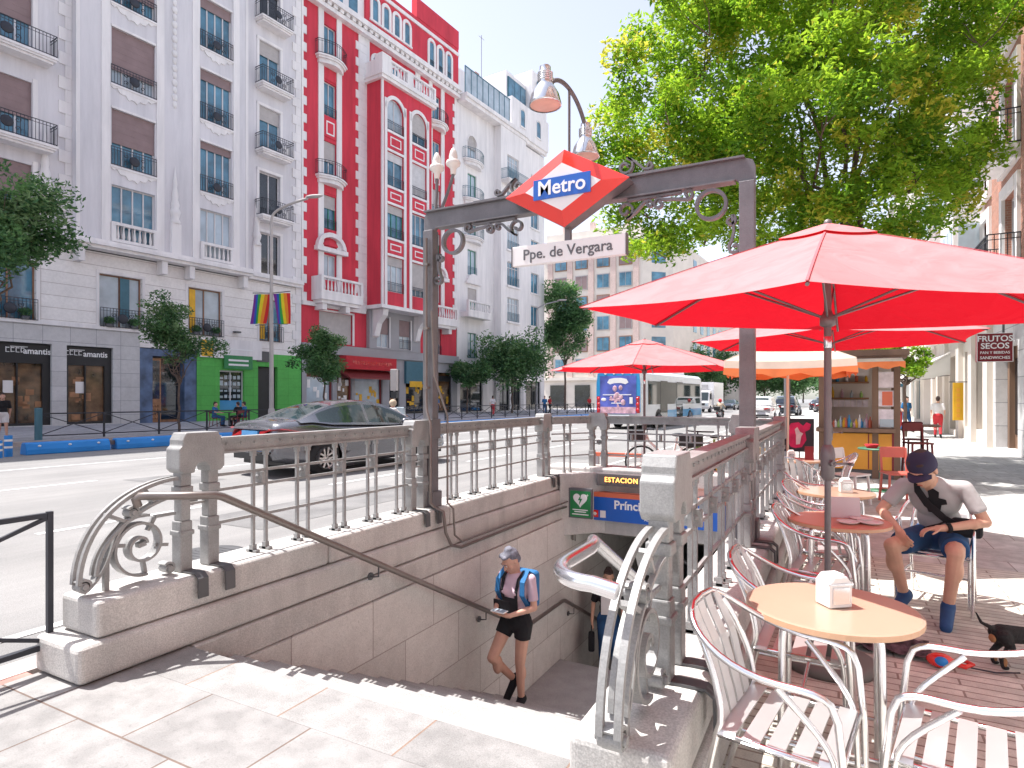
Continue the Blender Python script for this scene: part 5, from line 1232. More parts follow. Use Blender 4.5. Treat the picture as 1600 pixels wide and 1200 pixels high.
def car(label, loc, heading, paint, sc_=1, kind='sedan', detail=True, front=False):
    """x forward from the rear bumper, y left"""
    t = thing('parked_car' if False else 'car', label, 'car', loc, heading); t.scale = (sc_,)*3
    Ln, WB, rx = 4.68, 2.80, 1.02; wr_ = .335; fx = rx+WB
    up = .22 if kind == 'suv' else 0
    deck = [(0,.90),(.06,1.02),(.35,1.065),(.75,1.08),(1.2,1.02),(2.4,.975),(3.3,.955),(3.55,.94),(4.1,.84),(4.5,.70),(4.68,.55)]
    if kind == 'suv': deck = [(0,.95),(.06,1.05),(.35,1.10),(1.2,1.08),(2.4,1.05),(3.4,1.03),(3.7,1.02),(4.2,.97),(4.55,.85),(4.68,.7)]
    hw = [(0,.70),(.05,.78),(.25,.86),(.7,.905),(1.1,.92),(2.4,.90),(3.6,.915),(4.1,.88),(4.4,.80),(4.6,.66),(4.68,.52)]
    bt = [(0,.42),(.06,.34),(.3,.26),(.7,.20),(2.4,.19),(4.0,.20),(4.5,.26),(4.68,.36)]
    rows = []
    xs = [0,.03,.08,.16,.3,.5,.75,1.0,1.3,1.7,2.1,2.5,2.9,3.2,3.5,3.75,4.0,4.2,4.38,4.5,4.6,4.66,4.68]
    for x in xs:
        h, w_, b_ = lerp(deck,x), lerp(hw,x), lerp(bt,x); s = h-.14
        prof = [(.0,b_),(w_*.80,b_),(w_*.95,b_+.05),(w_*.985,b_+.14),(w_*.965,b_+(s-b_)*.40),(w_*1.0,b_+(s-b_)*.66),(w_*.995,s-.05),(w_*.96,s+.035),(w_*.88,h-.035),(w_*.76,h),(w_*.4,h+.02),(0,h+.025)]
        rows.append([(x,-p[0],p[1]) for p in prof]+[(x,p[0],p[1]) for p in prof[-2:0:-1]])
    q = MB(); q.grid(rows, closed=True); n = len(rows[0]); q.add(rows[0], [tuple(range(n))], True); q.add(rows[-1], [tuple(range(n-1,-1,-1))], True)
    for x in (rx,fx):                                  # dark arch liner, cut in below
        pass
    b0 = q.build('body', paint, t)
    cut = MB()
    for x in (rx,fx):
        cut.lathe([(0,-1.2),(wr_+.055,-1.2),(wr_+.055,1.2),(0,1.2)], (x,0,wr_+.005), 32, Matrix.Rotation(rad(90),3,'X'), cap=False)
    cb_ = cut.build('cutter', W['trimb']); bo = b0.modifiers.new('b','BOOLEAN'); bo.object = cb_; bo.operation = 'DIFFERENCE'; bo.solver = 'EXACT'
    bv = b0.modifiers.new('w','WEIGHTED_NORMAL') if False else None
    t_sc = t.scale.copy(); par_inv = b0.parent; b0.parent = None
    dg = bpy.context.evaluated_depsgraph_get(); me = bpy.data.meshes.new_from_object(b0.evaluated_get(dg)); b0.modifiers.clear(); b0.data = me; b0.parent = par_inv
    bpy.data.objects.remove(cb_)
    q = MB(); q.box(.25,4.45,-.70,.70,.22,.5); q.build('underbody', W['trimb'], t)
    # cabin
    if kind == 'sedan': zt = [(.50,1.06),(.75,1.15),(1.05,1.265),(1.35,1.355),(1.7,1.41),(2.05,1.43),(2.4,1.415),(2.65,1.37),(2.9,1.28),(3.2,1.13),(3.52,.95)]
    else: zt = [(.10,1.10),(.18,1.45),(.35,1.62),(.8,1.70),(1.8,1.72),(2.4,1.68),(2.7,1.58),(3.0,1.42),(3.3,1.22),(3.6,1.03)]
    x0, x1 = zt[0][0], zt[-1][0]; rl = 1.30 if kind == 'sedan' else .40; rf = 2.62
    X = [x0+(x1-x0)*i/44 for i in range(45)]
    def sec(x):
        z = lerp(zt,x); f = max(0,min(1,(z-1.0)/.36)); wb = lerp(hw,x)*.955; zb = lerp(deck,x)-.045
        wt = .80-.215*f if kind == 'sedan' else .80-.12*f
        return z, zb, wb, wt
    mats_ = {k_:MB() for k_ in ('roof','rear_window','windscreen','side_window-1','side_window1','pillar-1','pillar1')}
    for i in range(44):
        a, c = X[i], X[i+1]; za, ba, wa, ta = sec(a); zc_, bc, wc, tc = sec(c); mid = (a+c)/2
        k = 'rear_window' if mid < rl-.04 else ('windscreen' if mid > rf+.03 else 'roof')
        if k == 'rear_window' and mid < x0+.05: k = 'roof'
        top = []
        for (x,z,w2) in ((a,za,ta),(c,zc_,tc)): top.append([(x,w2*f,z-.0+.035*(1-f*f)) for f in (-1,-.93,-.86,-.5,0,.5,.86,.93,1)])
        for j in range(8):
            kk = k if 1 < j < 6 else 'roof'
            mats_[kk].add([top[0][j],top[1][j],top[1][j+1],top[0][j+1]], [(0,1,2,3)], True)
        for s in (-1,1):
            A = (a,s*wa,ba); C = (c,s*wc,bc); B = (a,s*ta,za); D = (c,s*tc,zc_)
            if za-ba < .03 and zc_-bc < .03: continue
            L_ = lambda P,Q,f: tuple(P[m_]+(Q[m_]-P[m_])*f for m_ in range(3))
            pil = mid < x0+.42 or mid > x1-.30 or abs(mid-2.12) < .055 or (kind == 'sedan' and abs(mid-1.28)<.0)
            e0, e1 = .10, .86
            for (f0,f1,tp) in ((0,e0,'pillar'),(e0,e1,'pillar' if pil else 'side_window'),(e1,1,'pillar')):
                mats_[tp+str(s)].add([L_(A,B,f0),L_(C,D,f0),L_(C,D,f1),L_(A,B,f1)], [(0,1,2,3) if s < 0 else (3,2,1,0)], True)
    for k, q in mats_.items(): 
        q.build(k.rstrip('-1'), W['carg'] if 'wind' in k else paint, t)
    for s in (-1,1):
        for x in (rx,fx): wheel(t, x, s*.80, wr_, .22, s)
        if detail:
            q = MB(); q.ell((3.02,s*.99,1.0),(.10,.085,.065)); q.bar((3.05,s*.86,.97),(3.03,s*.97,.98),.05,.03); q.build('wing_mirror', paint, t)
            for x in (1.55,2.62): q = MB(); q.tube([(x,s*.905,.80),(x+.02,s*.935,.80),(x+.16,s*.935,.802),(x+.18,s*.905,.80)],.014,6); q.build('door_handle', W['chrome'], t)
            q = MB(); q.bar((rx+.5,s*.868,.30),(fx-.48,s*.868,.30),.02,.08); q.build('sill_trim', W['trimb'], t)
            q = MB()
            for x in (1.32,2.15,3.25): q.tube([(x,s*.897,.36),(x,s*.897,.5),(x+.02,s*.902,.72),(x+.02,s*.90,.87)],.006,4)
            q.build('door_gap', W['trimb'], t)
        # lights
        q = MB()
        if not front:
            A = [(.006,s*.30,.80),(.012,s*.70,.74),(.10,s*.845,.735),(.52,s*.915,.80),(.50,s*.915,.86),(.10,s*.845,.93),(.012,s*.70,.92),(.006,s*.32,.87)]
            q.prism([(0,0)]*0 or [(0,0),(1,0),(1,1)], (0,0,-9), (0,0,0), (0,0,0), (0,0,0)) if False else None
            o_ = [V(p)+V((-.03 if p[0] < .2 else .0, s*.018, 0)) for p in A]; n = len(o_); inn = [V(p)+V((.06,-s*.05,0)) for p in A]
            q.add(o_+inn, [tuple(range(n)) if s > 0 else tuple(range(n-1,-1,-1))]+[(i,(i+1)%n,n+(i+1)%n,n+i) for i in range(n)], False)
        q.build('tail_light', W['tail'], t)
        q = MB(); q.ell((4.44,s*.66,.66),(.14,.14,.07)); q.build('headlight', W['panew'], t)
    q = MB(); q.box(-.035,.02,-.27,.27,.76,.88); q.build('number_plate', W['platei'] if paint == W['carp'] else W['signwhite'], t)
    q = MB(); q.box(-.012,.1,-.60,.60,.34,.46); q.build('bumper_insert', W['trimb'], t)
    q = MB(); q.box(4.60,4.69,-.42,.42,.40,.62); q.build('grille', W['trimb'], t)
    if detail:
        q = MB(); q.lathe([(0,.0),(.05,0),(.05,.01)], (-.03,0,.955), 14, Matrix.Rotation(rad(-90),3,'Y')); q.build('emblem', W['chrome'], t)
        q = MB(); q.box(-.028,.02,-.62,.62,.905,.925); q.build('trunk_trim', W['chrome'], t)
    return t
hd = rad(90-9)
def carpos(x, y, hd, side=-1): return (x, y)
# grey sedan: right rear wheel near (-10.05,10.0)
fwd = V((math.cos(hd),math.sin(hd),0)); lf = V((-fwd.y,fwd.x,0)); S_C = 1.14
p = V((-10.0,10.05,-.055))-fwd*(1.02*S_C)+lf*(.9*S_C)
car('grey sedan driving past behind the left railing, blue plate at its rear', p, hd, W['carp'], S_C)
car('white hatchback seen from behind, far down the near lane', (-5.2,49,-.055), rad(88), W['carw'], 1.05, 'suv', False)
car('dark car ahead of the white hatchback, near lane', (-4.4,62,-.055), rad(88), W['card'], 1.1, 'suv', False)
car('white car coming up the far lane beside the bus stop', (-15.5,72,-.055), rad(-92), W['carw'], 1.05, 'sedan', False, True)
car('dark car parked past the truck on the far side', (-13.8,96,-.055), rad(-92), W['card'], 1.05, 'sedan', False, True)
car('small dark car at the far end of the near lane', (-2.6,92,-.055), rad(88), W['card'], 1.05, 'sedan', False)
car('small grey car at the far end of the near lane', (-1.6,78,-.055), rad(88), W['carp'], 1.05, 'suv', False)

# bus
t = thing('city_bus', 'blue and white city bus seen from behind with a violet advert across its rear', 'bus', (-9.35,32.2,-.055), rad(90-4.4))   # x forward, y left; origin rear right corner
BL, BW, BH = 12, 2.55, 3.25
q = MB(); pr_ = [(-.0,.45),(.02,.32),(.12,.28),(BW-.12,.28),(BW-.02,.32),(BW,.45),(BW-.01,2.5),(BW-.08,3.05),(BW-.28,3.2),(.28,3.2),(.08,3.05),(.01,2.5)]
q.prism(pr_, (0.02,0,0), (0,1,0), (0,0,1), (BL-.05,0,0)); q.build('body', W['buswhite'], t, .05, 3)
q = MB(); q.prism([(.0,.95),(BW,.95),(BW-.005,2.5),(BW-.07,3.04),(BW-.27,3.17),(.27,3.17),(.07,3.04),(.005,2.5)], (-.03,0,0), (0,1,0), (0,0,1), (.06,0,0)); q.build('rear_panel', W['busblue'], t)
q = MB(); q.box(-.045,-.031,.22,BW-.22,.85,2.92); ad = q.build('advert', W['poster'], t)
q = MB(); q.box(-.052,-.046,.25,BW-.25,.87,1.22); q.build('advert_glow', W['posterp'], ad)
q = MB(); q.prism([(-.62,-.05),(-.5,.14),(-.2,.2),(.2,.2),(.5,.14),(.62,-.05),(.45,-.15),(.2,-.08),(-.2,-.08),(-.45,-.15)], (-.054,BW/2,2.60), (0,1,0), (0,0,1), (.006,0,0)); q.build('advert_emblem', W['signwhite'], ad)
r2 = random.Random(5); q = MB()
for k in range(16):
    y = BW/2+r2.gauss(0,.26); z = 1.72+r2.gauss(0,.22); q.ell((-.05,y,z),(.012,.05+.12*r2.random(),.05+.12*r2.random()),n=9,m=6)
q.build('advert_figure', W['posterp'], ad)
q = MB(); q.box(-.058,-.047,.5,BW-.4,1.86,1.91); q.box(-.058,-.047,.9,BW-.9,1.40,1.45); q.ell((-.05,BW-.45,1.62),(.01,.16,.09),n=10,m=6); q.box(-.058,-.047,.42,.6,1.4,1.75); q.build('advert_mark', W['signwhite'], ad)
q = MB(); 
for k in range(4): q.lathe([(0,0),(.07,0),(.07,.02)], (-.035,.5+.5*k,3.06), 10, Matrix.Rotation(rad(-90),3,'Y'))
q.build('marker_light', W['signwhite'], t)
for y in (.03,BW-.24):
    for z in (1.05,1.35,1.65): q = MB(); q.lathe([(0,-.03),(.1,-.03),(.105,.02)], (-.03,y+.105,z), 16, Matrix.Rotation(rad(90),3,'Y')); q.box(-.036,-.02,y,y+.21,z-.15,z+.15); q.build('tail_light', W['tail'], t)
    q = MB(); q.box(-.06,.12,y-.02,y+.55 if y < 1 else y+.26,.48,.72) if y < 1 else q.box(-.06,.12,y-.32,y+.26,.48,.72); q.build('bumper_corner', W['orangep'], t, .03)
q = MB(); q.box(-.05,.1,.6,BW-.6,.46,.78); q.build('bumper', W['buswhite'], t, .02)
q = MB(); q.box(1.2,BL-.6,-.012,.01,1.35,2.65); sw = q.build('side_window', W['carg'], t); q = MB(); q.box(1.2,BL-.6,BW-.01,BW+.012,1.35,2.65); q.build('side_window', W['carg'], t)
for x in (3.2,6.2): q = MB(); q.box(x,x+1.25,-.02,-.011,.5,2.7); q.build('door', W['carg'], t)
q = MB(); q.box(3.6,BL-.3,-.016,-.002,.55,1.0); q.build('blue_band', W['busblue'], t)
for x in (2.9,9.0):
    for (y,s) in ((.12,-1),(BW-.12,1)):
        wheel(t, x, y, .48, .28, s)
        q = MB(); q.lathe([(0,0),(.60,0)], (x,-.004 if s < 0 else BW+.004,.48), 24, Matrix.Rotation(rad(90 if s<0 else -90),3,'X'), cap=False); q.build('wheel_arch', W['trimb'], t)
q = MB(); q.box(1.5,5.5,.4,BW-.4,3.2,3.5); q.box(7,9.5,.5,BW-.5,3.2,3.42); q.build('roof_unit', W['buswhite'], t, .05)

# truck
t = thing('delivery_truck', 'white box truck driving towards the camera, far lane', 'truck', (-14.4,74,-.055), rad(-93))   # x towards its front
q = MB(); q.box(-7,-1.9,-1.2,1.2,.85,3.6); q.build('cargo_box', W['carw'], t, .03); q = MB(); q.box(-1.95,-1.7,-.5,.5,2.8,3.3); q.build('cooling_unit', W['dgrey'], t)
q = MB(); q.prism([(-1.85,.5),(0,.5),(.05,1.15),(-.1,1.4),(-.45,2.45),(-.7,2.6),(-1.85,2.6)], (0,-1.05,0), (1,0,0), (0,0,1), (0,2.1,0)); q.build('cab', W['carw'], t, .06)
q = MB(); q.prism([(-.075,1.45),(-.40,2.4),(-.42,2.4),(-.1,1.45)], (.02,-.92,0), (1,0,0), (0,0,1), (0,1.84,0)); q.build('windscreen', W['carg'], t)
for s in (-1,1):
    q = MB(); q.box(-1.4,-.5,s*1.055-.01,s*1.055+.01,1.5,2.3); q.build('side_window', W['carg'], t); q = MB(); q.box(-.02,.07,s*.8-.15,s*.8+.15,.8,1.05); q.build('headlight', W['panew'], t)
    q = MB(); q.box(-.35,-.2,s*1.2-.08,s*1.2+.08,1.6,2.2); q.build('wing_mirror', W['trimb'], t)
    for x in (-.8,-5.5): wheel(t, x, s*.95, .42, .26, s)
q = MB(); q.box(.02,.08,-.6,.6,.85,1.1); q.build('grille', W['trimb'], t); q = MB(); q.box(-.1,.12,-1.05,1.05,.42,.65); q.build('bumper', W['dgrey'], t)

# scooters
def scooter(label, loc, hd, col, top=True):
    t = thing('motor_scooter', label, 'scooter', loc, hd)
    for x in (-.62,.68):
        q = MB(); q.lathe([(.16,-.05),(.24,-.06),(.27,-.03),(.27,.03),(.24,.06),(.16,.05)], (x,0,.27), 20, Matrix.Rotation(rad(90),3,'X'), cap=False); w_ = q.build('wheel', W['tyre'], t)
        q = MB(); q.lathe([(0,-.03),(.16,-.04),(.16,.04),(0,.03)], (x,0,.27), 16, Matrix.Rotation(rad(90),3,'X'), cap=False); q.build('rim', W['rim'], w_)
    q = MB(); q.tube([(.66,0,.3),(.5,0,.75),(.44,0,1.0)],[.05,.06,.04],10); q.tube([(.42,-.33,1.03),(.44,0,1.0),(.42,.33,1.03)],.018,8); q.build('steering', W['trimb'], t)
    q = MB(); rows = []
    for (x,w_,z0,z1) in ((.62,.10,.5,.72),(.52,.20,.42,.92),(.42,.22,.32,.8),(.34,.18,.28,.42),(.0,.18,.25,.38),(-.15,.19,.28,.62),(-.4,.18,.38,.74),(-.75,.13,.5,.80),(-.95,.06,.62,.78)):
        rows.append([(x,w_*math.cos(a),(z0+z1)/2+(z1-z0)/2*math.sin(a)) for a in [2*math.pi*k/14 for k in range(14)]])
    q.grid(rows, closed=True); q.add(rows[0],[tuple(range(14))]); q.add(rows[-1],[tuple(range(13,-1,-1))]); q.build('body', W[col], t)
    q = MB(); q.ell((-.35,0,.78),(.42,.17,.08)); q.build('saddle', W['trimb'], t)
    q = MB(); q.prism([(.46,1.0),(.56,.92),(.44,1.38),(.42,1.36)], (0,-.2,0), (1,0,0), (0,0,1), (0,.4,0)); q.build('wind_shield', W['panew'], t)
    if top: q = MB(); q.box(-1.02,-.66,-.2,.2,.84,1.14); q.build('top_box', W['trimb'], t, .06, 3)
    q = MB(); q.ell((-.96,0,.68),(.03,.08,.04)); q.build('tail_light', W['tail'], t)
    return t
scooter('grey scooter under the white clad rider, beyond the sedan', (-14.0,17.2,-.055), rad(80), 'dgrey')
scooter('dark scooter ridden away down the middle of the road', (-7.3,44.5,-.055), rad(88), 'carp')

# bicycles behind the railing
def bike(label, loc, hd, col):
    t = thing('bicycle', label, 'bicycle', loc, hd, 'hire bikes behind the stairwell')
    for x in (-.52,.52):
        q = MB(); q.tube([(x+.32*math.cos(a),0,.34+.32*math.sin(a)) for a in [2*math.pi*k/24 for k in range(24)]],.02,6,closed=True); w_ = q.build('wheel', W['tyre'], t)
        q = MB()
        for k in range(8): a = math.pi*k/8; q.cyl((x-.3*math.cos(a),0,.34-.3*math.sin(a)),(x+.3*math.cos(a),0,.34+.3*math.sin(a)),.003,n=4)
        q.build('spokes', W['chrome'], w_)
        q = MB(); q.ribbon([(x+.36*math.cos(a),0,.34+.36*math.sin(a)) for a in [rad(20+k*12) for k in range(12)]],(0,1,0),.06,.01); q.build('mudguard', W[col], t)
    q = MB(); q.tube([(-.52,0,.34),(-.08,0,.32),(.38,0,.78),(.42,0,.9)],.028,8); q.tube([(-.08,0,.32),(-.2,0,.85)],.024,8); q.tube([(-.52,0,.34),(-.18,0,.75)],.014,8); q.tube([(.52,0,.34),(.42,0,.9)],.022,8); q.build('frame', W[col], t)
    q = MB(); q.ell((-.22,0,.90),(.14,.08,.04)); q.build('saddle', W['black'], t)
    q = MB(); q.tube([(.30,-.28,1.02),(.40,-.1,1.02),(.40,.1,1.02),(.30,.28,1.02)],.014,8); q.bar((.41,0,.88),(.40,0,1.02),.02,.02); q.build('handlebar', W['black'], t)
    q = MB(); q.box(.48,.78,-.16,.16,.76,.98); q.build('basket', W['trimb'], t); return t
bike('white hire bike with black basket, left of the pair behind the stairwell', (-3.1,12.6,0), rad(200), 'signwhite'); bike('green framed hire bike, right of the pair behind the stairwell', (-2.2,12.2,0), rad(250), 'bikeg')
t = thing('bike_dock', 'low orange striped dock rail beside the hire bikes', 'bike dock', (-3.6,12.9,0), rad(5)); q = MB(); q.box(-1.2,1.0,-.05,.05,.38,.46); q.build('rail', W['signor'], t)
for x in (-1.1,0,.9): q = MB(); q.box(x-.05,x+.05,-.05,.05,0,.38); q.build('post', W['dgrey'], t)
t = thing('yellow_bench', 'yellow slab bench beyond the right end of the rear railing', 'bench', (-1.75,12.8,0), rad(4)); q = MB(); q.box(-.5,.5,-.2,.2,.62,.70); q.build('seat', W['yellow'], t, .01)
for x in (-.4,.4): q = MB(); q.box(x-.05,x+.05,-.15,.15,0,.62); q.build('leg', W['yellow'], t)

# ------------------------------------------------------------------ far kerb furniture
def separator(s0, label):
    t = thing('lane_separator', label, 'lane barrier', fw(s0,13.75,-.06), RZ, 'blue lane separators along the far kerb')
    q = MB(); prof = [(-.24,0),(-.22,.16),(-.15,.32),(-.10,.37),(.10,.37),(.15,.32),(.22,.16),(.24,0)]
    q.prism(prof, (0,0,0), (0,1,0), (0,0,1), (2.32,0,0)); o = q.build('shell', W['bluebar'], t, .03, 3)
    for x in (.35,1.16,1.97): q = MB(); q.ell((x,-.19,.26),(.05,.03,.03),n=8,m=5); q.build('reflector', W['signwhite'], t)
    q = MB(); q.box(2.32,2.52,-.06,.06,.16,.30); q.build('coupling', W['pole'], t)
for k in range(26):
    nm = ['leftmost blue lane separator at the left edge of the road','second blue lane separator from the left, ending behind the newel post','third blue lane separator from the left, behind the stair newel','fourth blue lane separator from the left, behind the grey sedan'][k] if k < 4 else 'blue lane separator in the row running on past the sedan towards the bus'
    separator(fs(36,13.75)[0]+2.52*k, nm)
for (s,off,h,lb) in ((fs(13,14.0)[0],14.0,.62,'short blue post with white bands left of the first separator'),(fs(-3,14.3)[0],14.3,.5,'short blue post cut by the left picture edge')):
    t = thing('marker_post', lb, 'post', fw(s,off,-.06), 0, 'blue marker posts'); q = MB(); q.cyl((0,0,0),(0,0,h),.10,n=16); o = q.build('post', W['bluebar'], t, .01)
    for z in (h*.4,h*.72): q = MB(); q.cyl((0,0,z),(0,0,z+.06),.102,n=16); q.build('band', W['signwhite'], o)
t = thing('bollard','dark grey cylindrical bollard at the start of the far railing','bollard',fw(fs(60,9.2)[0],9.2,.1),0); q = MB(); q.cyl((0,0,0),(0,0,1.15),.12,n=18); q.lathe([(.12,1.15),(.11,1.18),(0,1.19)],n=18); q.build('post', W['teal'], t)
for i,(a,b) in enumerate([(fs(63,9.1)[0],6.4),(7.4,18.5),(19.5,31),(32,44),(45,58)]):
    t = thing('pedestrian_railing', ['thin dark railing with crossed bars before the grey shop front','thin dark railing with crossed bars before the green shop','thin dark railing with crossed bars before the red house','thin dark railing with crossed bars before the white house','thin dark railing near the cross street'][i], 'railing', fw(a,9.1,.1), RZ, 'crossed pavement railings')
    n = max(1,int((b-a)/1.9)); st = (b-a)/n
    for k in range(n+1): q = MB(); q.bar((k*st,0,0),(k*st,0,1.0),.06,.06,(0,1,0)); q.build('post', W['black'], t)
    q = MB(); q.bar((0,0,.97),(b-a,0,.97),.05,.05); q.bar((0,0,.15),(b-a,0,.15),.04,.04); q.build('rail', W['black'], t)
    q = MB()
    for k in range(n): q.bar((k*st,.005,.17),((k+1)*st,.005,.95),.025,.03); q.bar((k*st,-.005,.95),((k+1)*st,-.005,.17),.025,.03)
    q.build('cross_bar', W['black'], t)
def streetlight(label, loc, h, rz, arm=2.2, flags=False):
    t = thing('street_lamp', label, 'street lamp', loc, rz)
    q = MB(); q.tube([(0,0,0),(0,0,1.2),(0,0,h-.7)]+bez([(0,0,h-.6),(0,0,h-.2),(.3,0,h+.05),(arm,0,h+.35)],8),[.12,.11,.07]+[.06]*9,12); q.lathe([(.16,0),(.16,1.0),(.12,1.1)],n=14); q.build('pole', W['dgrey'] if not flags else W['blindg'], t)
    q = MB(); q.ell((arm+.35,0,h+.42),(.48,.13,.09)); q.build('lamp_head', W['blindg'], t)
    if flags:
        for s in (-1,1):
            q = MB(); q.bar((0,0,6.75),(s*1.05,0,6.80),.04,.04); q.bar((0,0,5.25),(s*.9,0,5.2),.03,.03); fl = q.build('banner_arm', W['pole'], t)
            for k in range(6):
                q = MB(); x0 = .08+k*.155; sk = .18*s
                q.grid([[(s*(x0+d*.155)+(-.22*f if s < 0 else .28*f*(1-(x0)/1)), .06*math.sin((x0+d*.155)*7+f*2), 6.72-f*(1.45 if s < 0 else 1.5)) for d in (0,.5,1)] for f in (0,.25,.5,.75,1)])
                q.build('banner_stripe', FLAG[k if s < 0 else 5-k], fl)
    return t
streetlight('tall grey street lamp with two rainbow banners, before the lilac house', (-24.6,21.1,.05), 10.9, rad(28-14), 2.0, True)
streetlight('slim street lamp with a curved arm before the corner building', (-26.0,54,.05), 10.6, rad(10), 2.2)
streetlight('distant street lamp on the far pavement beyond the bus', (-22.0,110,.05), 10.6, rad(0), 2.2)
t = thing('traffic_signal','grey backed traffic signal beyond the sedan roof','traffic light',(-18.2,22.6,-.06),rad(20)); q = MB(); q.cyl((0,0,0),(0,0,3.0),.05); q.build('pole',W['dgrey'],t)
q = MB(); q.box(-.16,.16,-.12,.12,2.05,3.05); hb = q.build('signal_head',W['blindg'],t,.03); q = MB(); q.box(-.13,.13,-.1,.2,1.7,2.0); q.build('lower_head',W['trimb'],t)
for z in (2.25,2.55,2.85): q = MB(); q.lathe([(.1,0),(.1,.1)],(0,.12,z),12,Matrix.Rotation(rad(-90),3,'X'),cap=False); q.build('visor',W['trimb'],hb)
# ------------------------------------------------------------------ trees
def leaves(clumps, n, size, mats, seed, flat=.6, wts=(4,5,1), asp=.42):
    R = random.Random(seed); q = MB(); q.sm = False; tot = sum(c[3]**2 for c in clumps)
    for c in clumps:
        k = max(1,int(n*c[3]**2/tot)); col = c[4] if len(c) > 4 else R.choices((0,1,2),wts)[0]
        for _ in range(k):
            d = V((R.gauss(0,1),R.gauss(0,1),R.gauss(0,1))).normalized()*(c[3]*R.random()**.45); p = V(c[:3])+V((d.x,d.y,d.z*.75))
            a = V((R.gauss(0,1),R.gauss(0,1),R.gauss(0,.5)-.25)).normalized(); nn = V((R.gauss(0,flat),R.gauss(0,flat),1))
            b = a.cross(nn).normalized(); s = size*(.6+.8*R.random()); a *= s; b *= s*asp
            q.mi = col if R.random() < .75 else R.choices((0,1,2),wts)[0]
            o = len(q.v); h = a.cross(b).normalized()*(s*.12)
            q.v += [tuple(p-a*.5), tuple(p+b*.5+h), tuple(p+a*.5), tuple(p-b*.5+h)]
            q.f.append((o,o+1,o+2,o+3)); q.m.append(q.mi); q.s.append(False)
    return q
def limb(q, a, b, r0, r1, R, wob=.12, k=6):
    a = V(a); b = V(b); pts = []
    for i in range(k+1):
        f = i/k; pts.append(a+(b-a)*f+V((R.gauss(0,wob),R.gauss(0,wob),R.gauss(0,wob*.5)))*(math.sin(math.pi*f)))
    q.tube(pts, [r0+(r1-r0)*i/k for i in range(k+1)], 8)
def tree(label, loc, blobs, n, size, th, tr, mats, seed, group=None, per=9, sub=.42, wts=(4,5,1), fork=None, nl=9):
    t = thing('street_tree', label, 'tree', loc, 0, group); R = random.Random(seed); cl = []
    for (x,y,z,r) in blobs:
        m = max(3,int(per*r*r))
        for _ in range(m):
            d = V((R.gauss(0,1),R.gauss(0,1),R.gauss(0,1))).normalized()*(r*(.35+.65*R.random()**.5))
            cl.append((x+d.x,y+d.y,z+d.z*.85,sub*(.6+.8*R.random())))
    q = MB(); f0 = V(fork or (0,0,th)); limb(q, (0,0,0), f0, tr, tr*.72, R, .05, 8)
    bs = sorted(blobs, key=lambda b:-b[3])[:nl]
    for (x,y,z,r) in bs: limb(q, f0-V((0,0,.1)), (x*.9,y*.9,z), tr*.5, tr*.06, R, .25, 7)
    for c in cl[::7]:
        b = min(blobs, key=lambda b:(V(b[:3])-V(c[:3])).length); limb(q, V(b[:3])*.9, c[:3], tr*.10, tr*.02, R, .08, 3)
    q.build('trunk', W['bark'], t); leaves(cl, n, size, mats, seed, wts=wts).build('crown', mats, t); return t
def wp(px, py, t):
    u = (px-800)/960; return V((t*(-math.sin(rad(28))+math.cos(rad(28))*u), t*(math.cos(rad(28))+math.sin(rad(28))*u), 1.65-(py-622)/960*t))
base = V((.35,17.2,0)); TB = 14.9; R = random.Random(21); bl = []
for (px,py,r) in [(1010,130,70),(960,215,48),(1075,60,85),(1180,40,110),(1300,30,115),(1420,40,110),(1525,40,75),(980,300,55),(1060,250,95),(1165,200,110),(1275,150,115),(1400,170,110),(1490,170,75),(1005,365,38),(1075,350,60),(1150,340,70),(1225,370,50),(1400,320,75),(1475,320,60),(1520,250,40),(1200,-60,130),(1380,-70,130),(1080,-30,75),(1555,0,45),(1350,385,60),(1300,270,90),(1180,270,80),(1120,180,90),(1430,250,80),(1290,350,60),(1290,-120,120)]:
    dz = TB+R.uniform(-2.0,2.6)*(1 if r > 60 else .6); p = wp(px,py,dz)-base; bl.append((p.x,p.y,p.z,r/960*dz))
tree('large bright green tree with yellow tips arching over the cafe terrace', base, bl, 125000, .15, 4.6, .17, LEAF, 3, per=14, sub=.46, wts=(3,7,1.8), fork=(-.2,.0,4.6))
def small(label, loc, h, cz, rx, rz_, n, size, seed, group, tr=.07, nb=9, mats=LEAFB):
    R = random.Random(seed); b = []
    for k in range(nb):
        d = V((R.gauss(0,1),R.gauss(0,1),R.gauss(0,1))).normalized()*R.random()**.4
        b.append((d.x*rx*.7,d.y*rx*.7,cz+d.z*rz_*.72,rx*R.uniform(.30,.46)))
    return tree(label, loc, b, n, size, h, tr, mats, seed, group, per=7/max(.3,rx*.4)**1.2, sub=rx*.27, wts=(5,5,2))
G = 'street trees on the far pavement'
small('leafy street tree cut off by the left edge of the picture', wp(0,622,20.5)-V((1.3,0,1.6)), 4.2, 7.5, 2.7, 2.9, 15000, .22, 5, G, .12, 14)
small('thin sapling with two stems before the blue door', wp(280,622,28)-V((0,0,1.55)), 2.2, 4.1, 1.95, 2.7, 6500, .18, 6, G, .06, 9)
small('bushy young tree before the red shop, right of the banner lamp', wp(507,622,37)-V((0,0,1.55)), 2.6, 4.2, 2.2, 2.6, 6500, .22, 7, G, .07, 10)
small('round dark tree before the white house', wp(800,622,60)-V((0,0,1.55)), 3.0, 5.3, 4.4, 2.9, 10000, .36, 8, G, .12, 16)
small('smaller dark tree left of the round one, before the red house edge', wp(730,622,57)-V((0,0,1.55)), 2.6, 4.0, 2.2, 1.8, 3500, .34, 9, G, .08, 9)
small('tall dark tree before the gap of the cross street', wp(883,622,75)-V((0,0,1.55)), 5.5, 11.2, 3.7, 6.2, 12000, .45, 10, G, .16, 20)
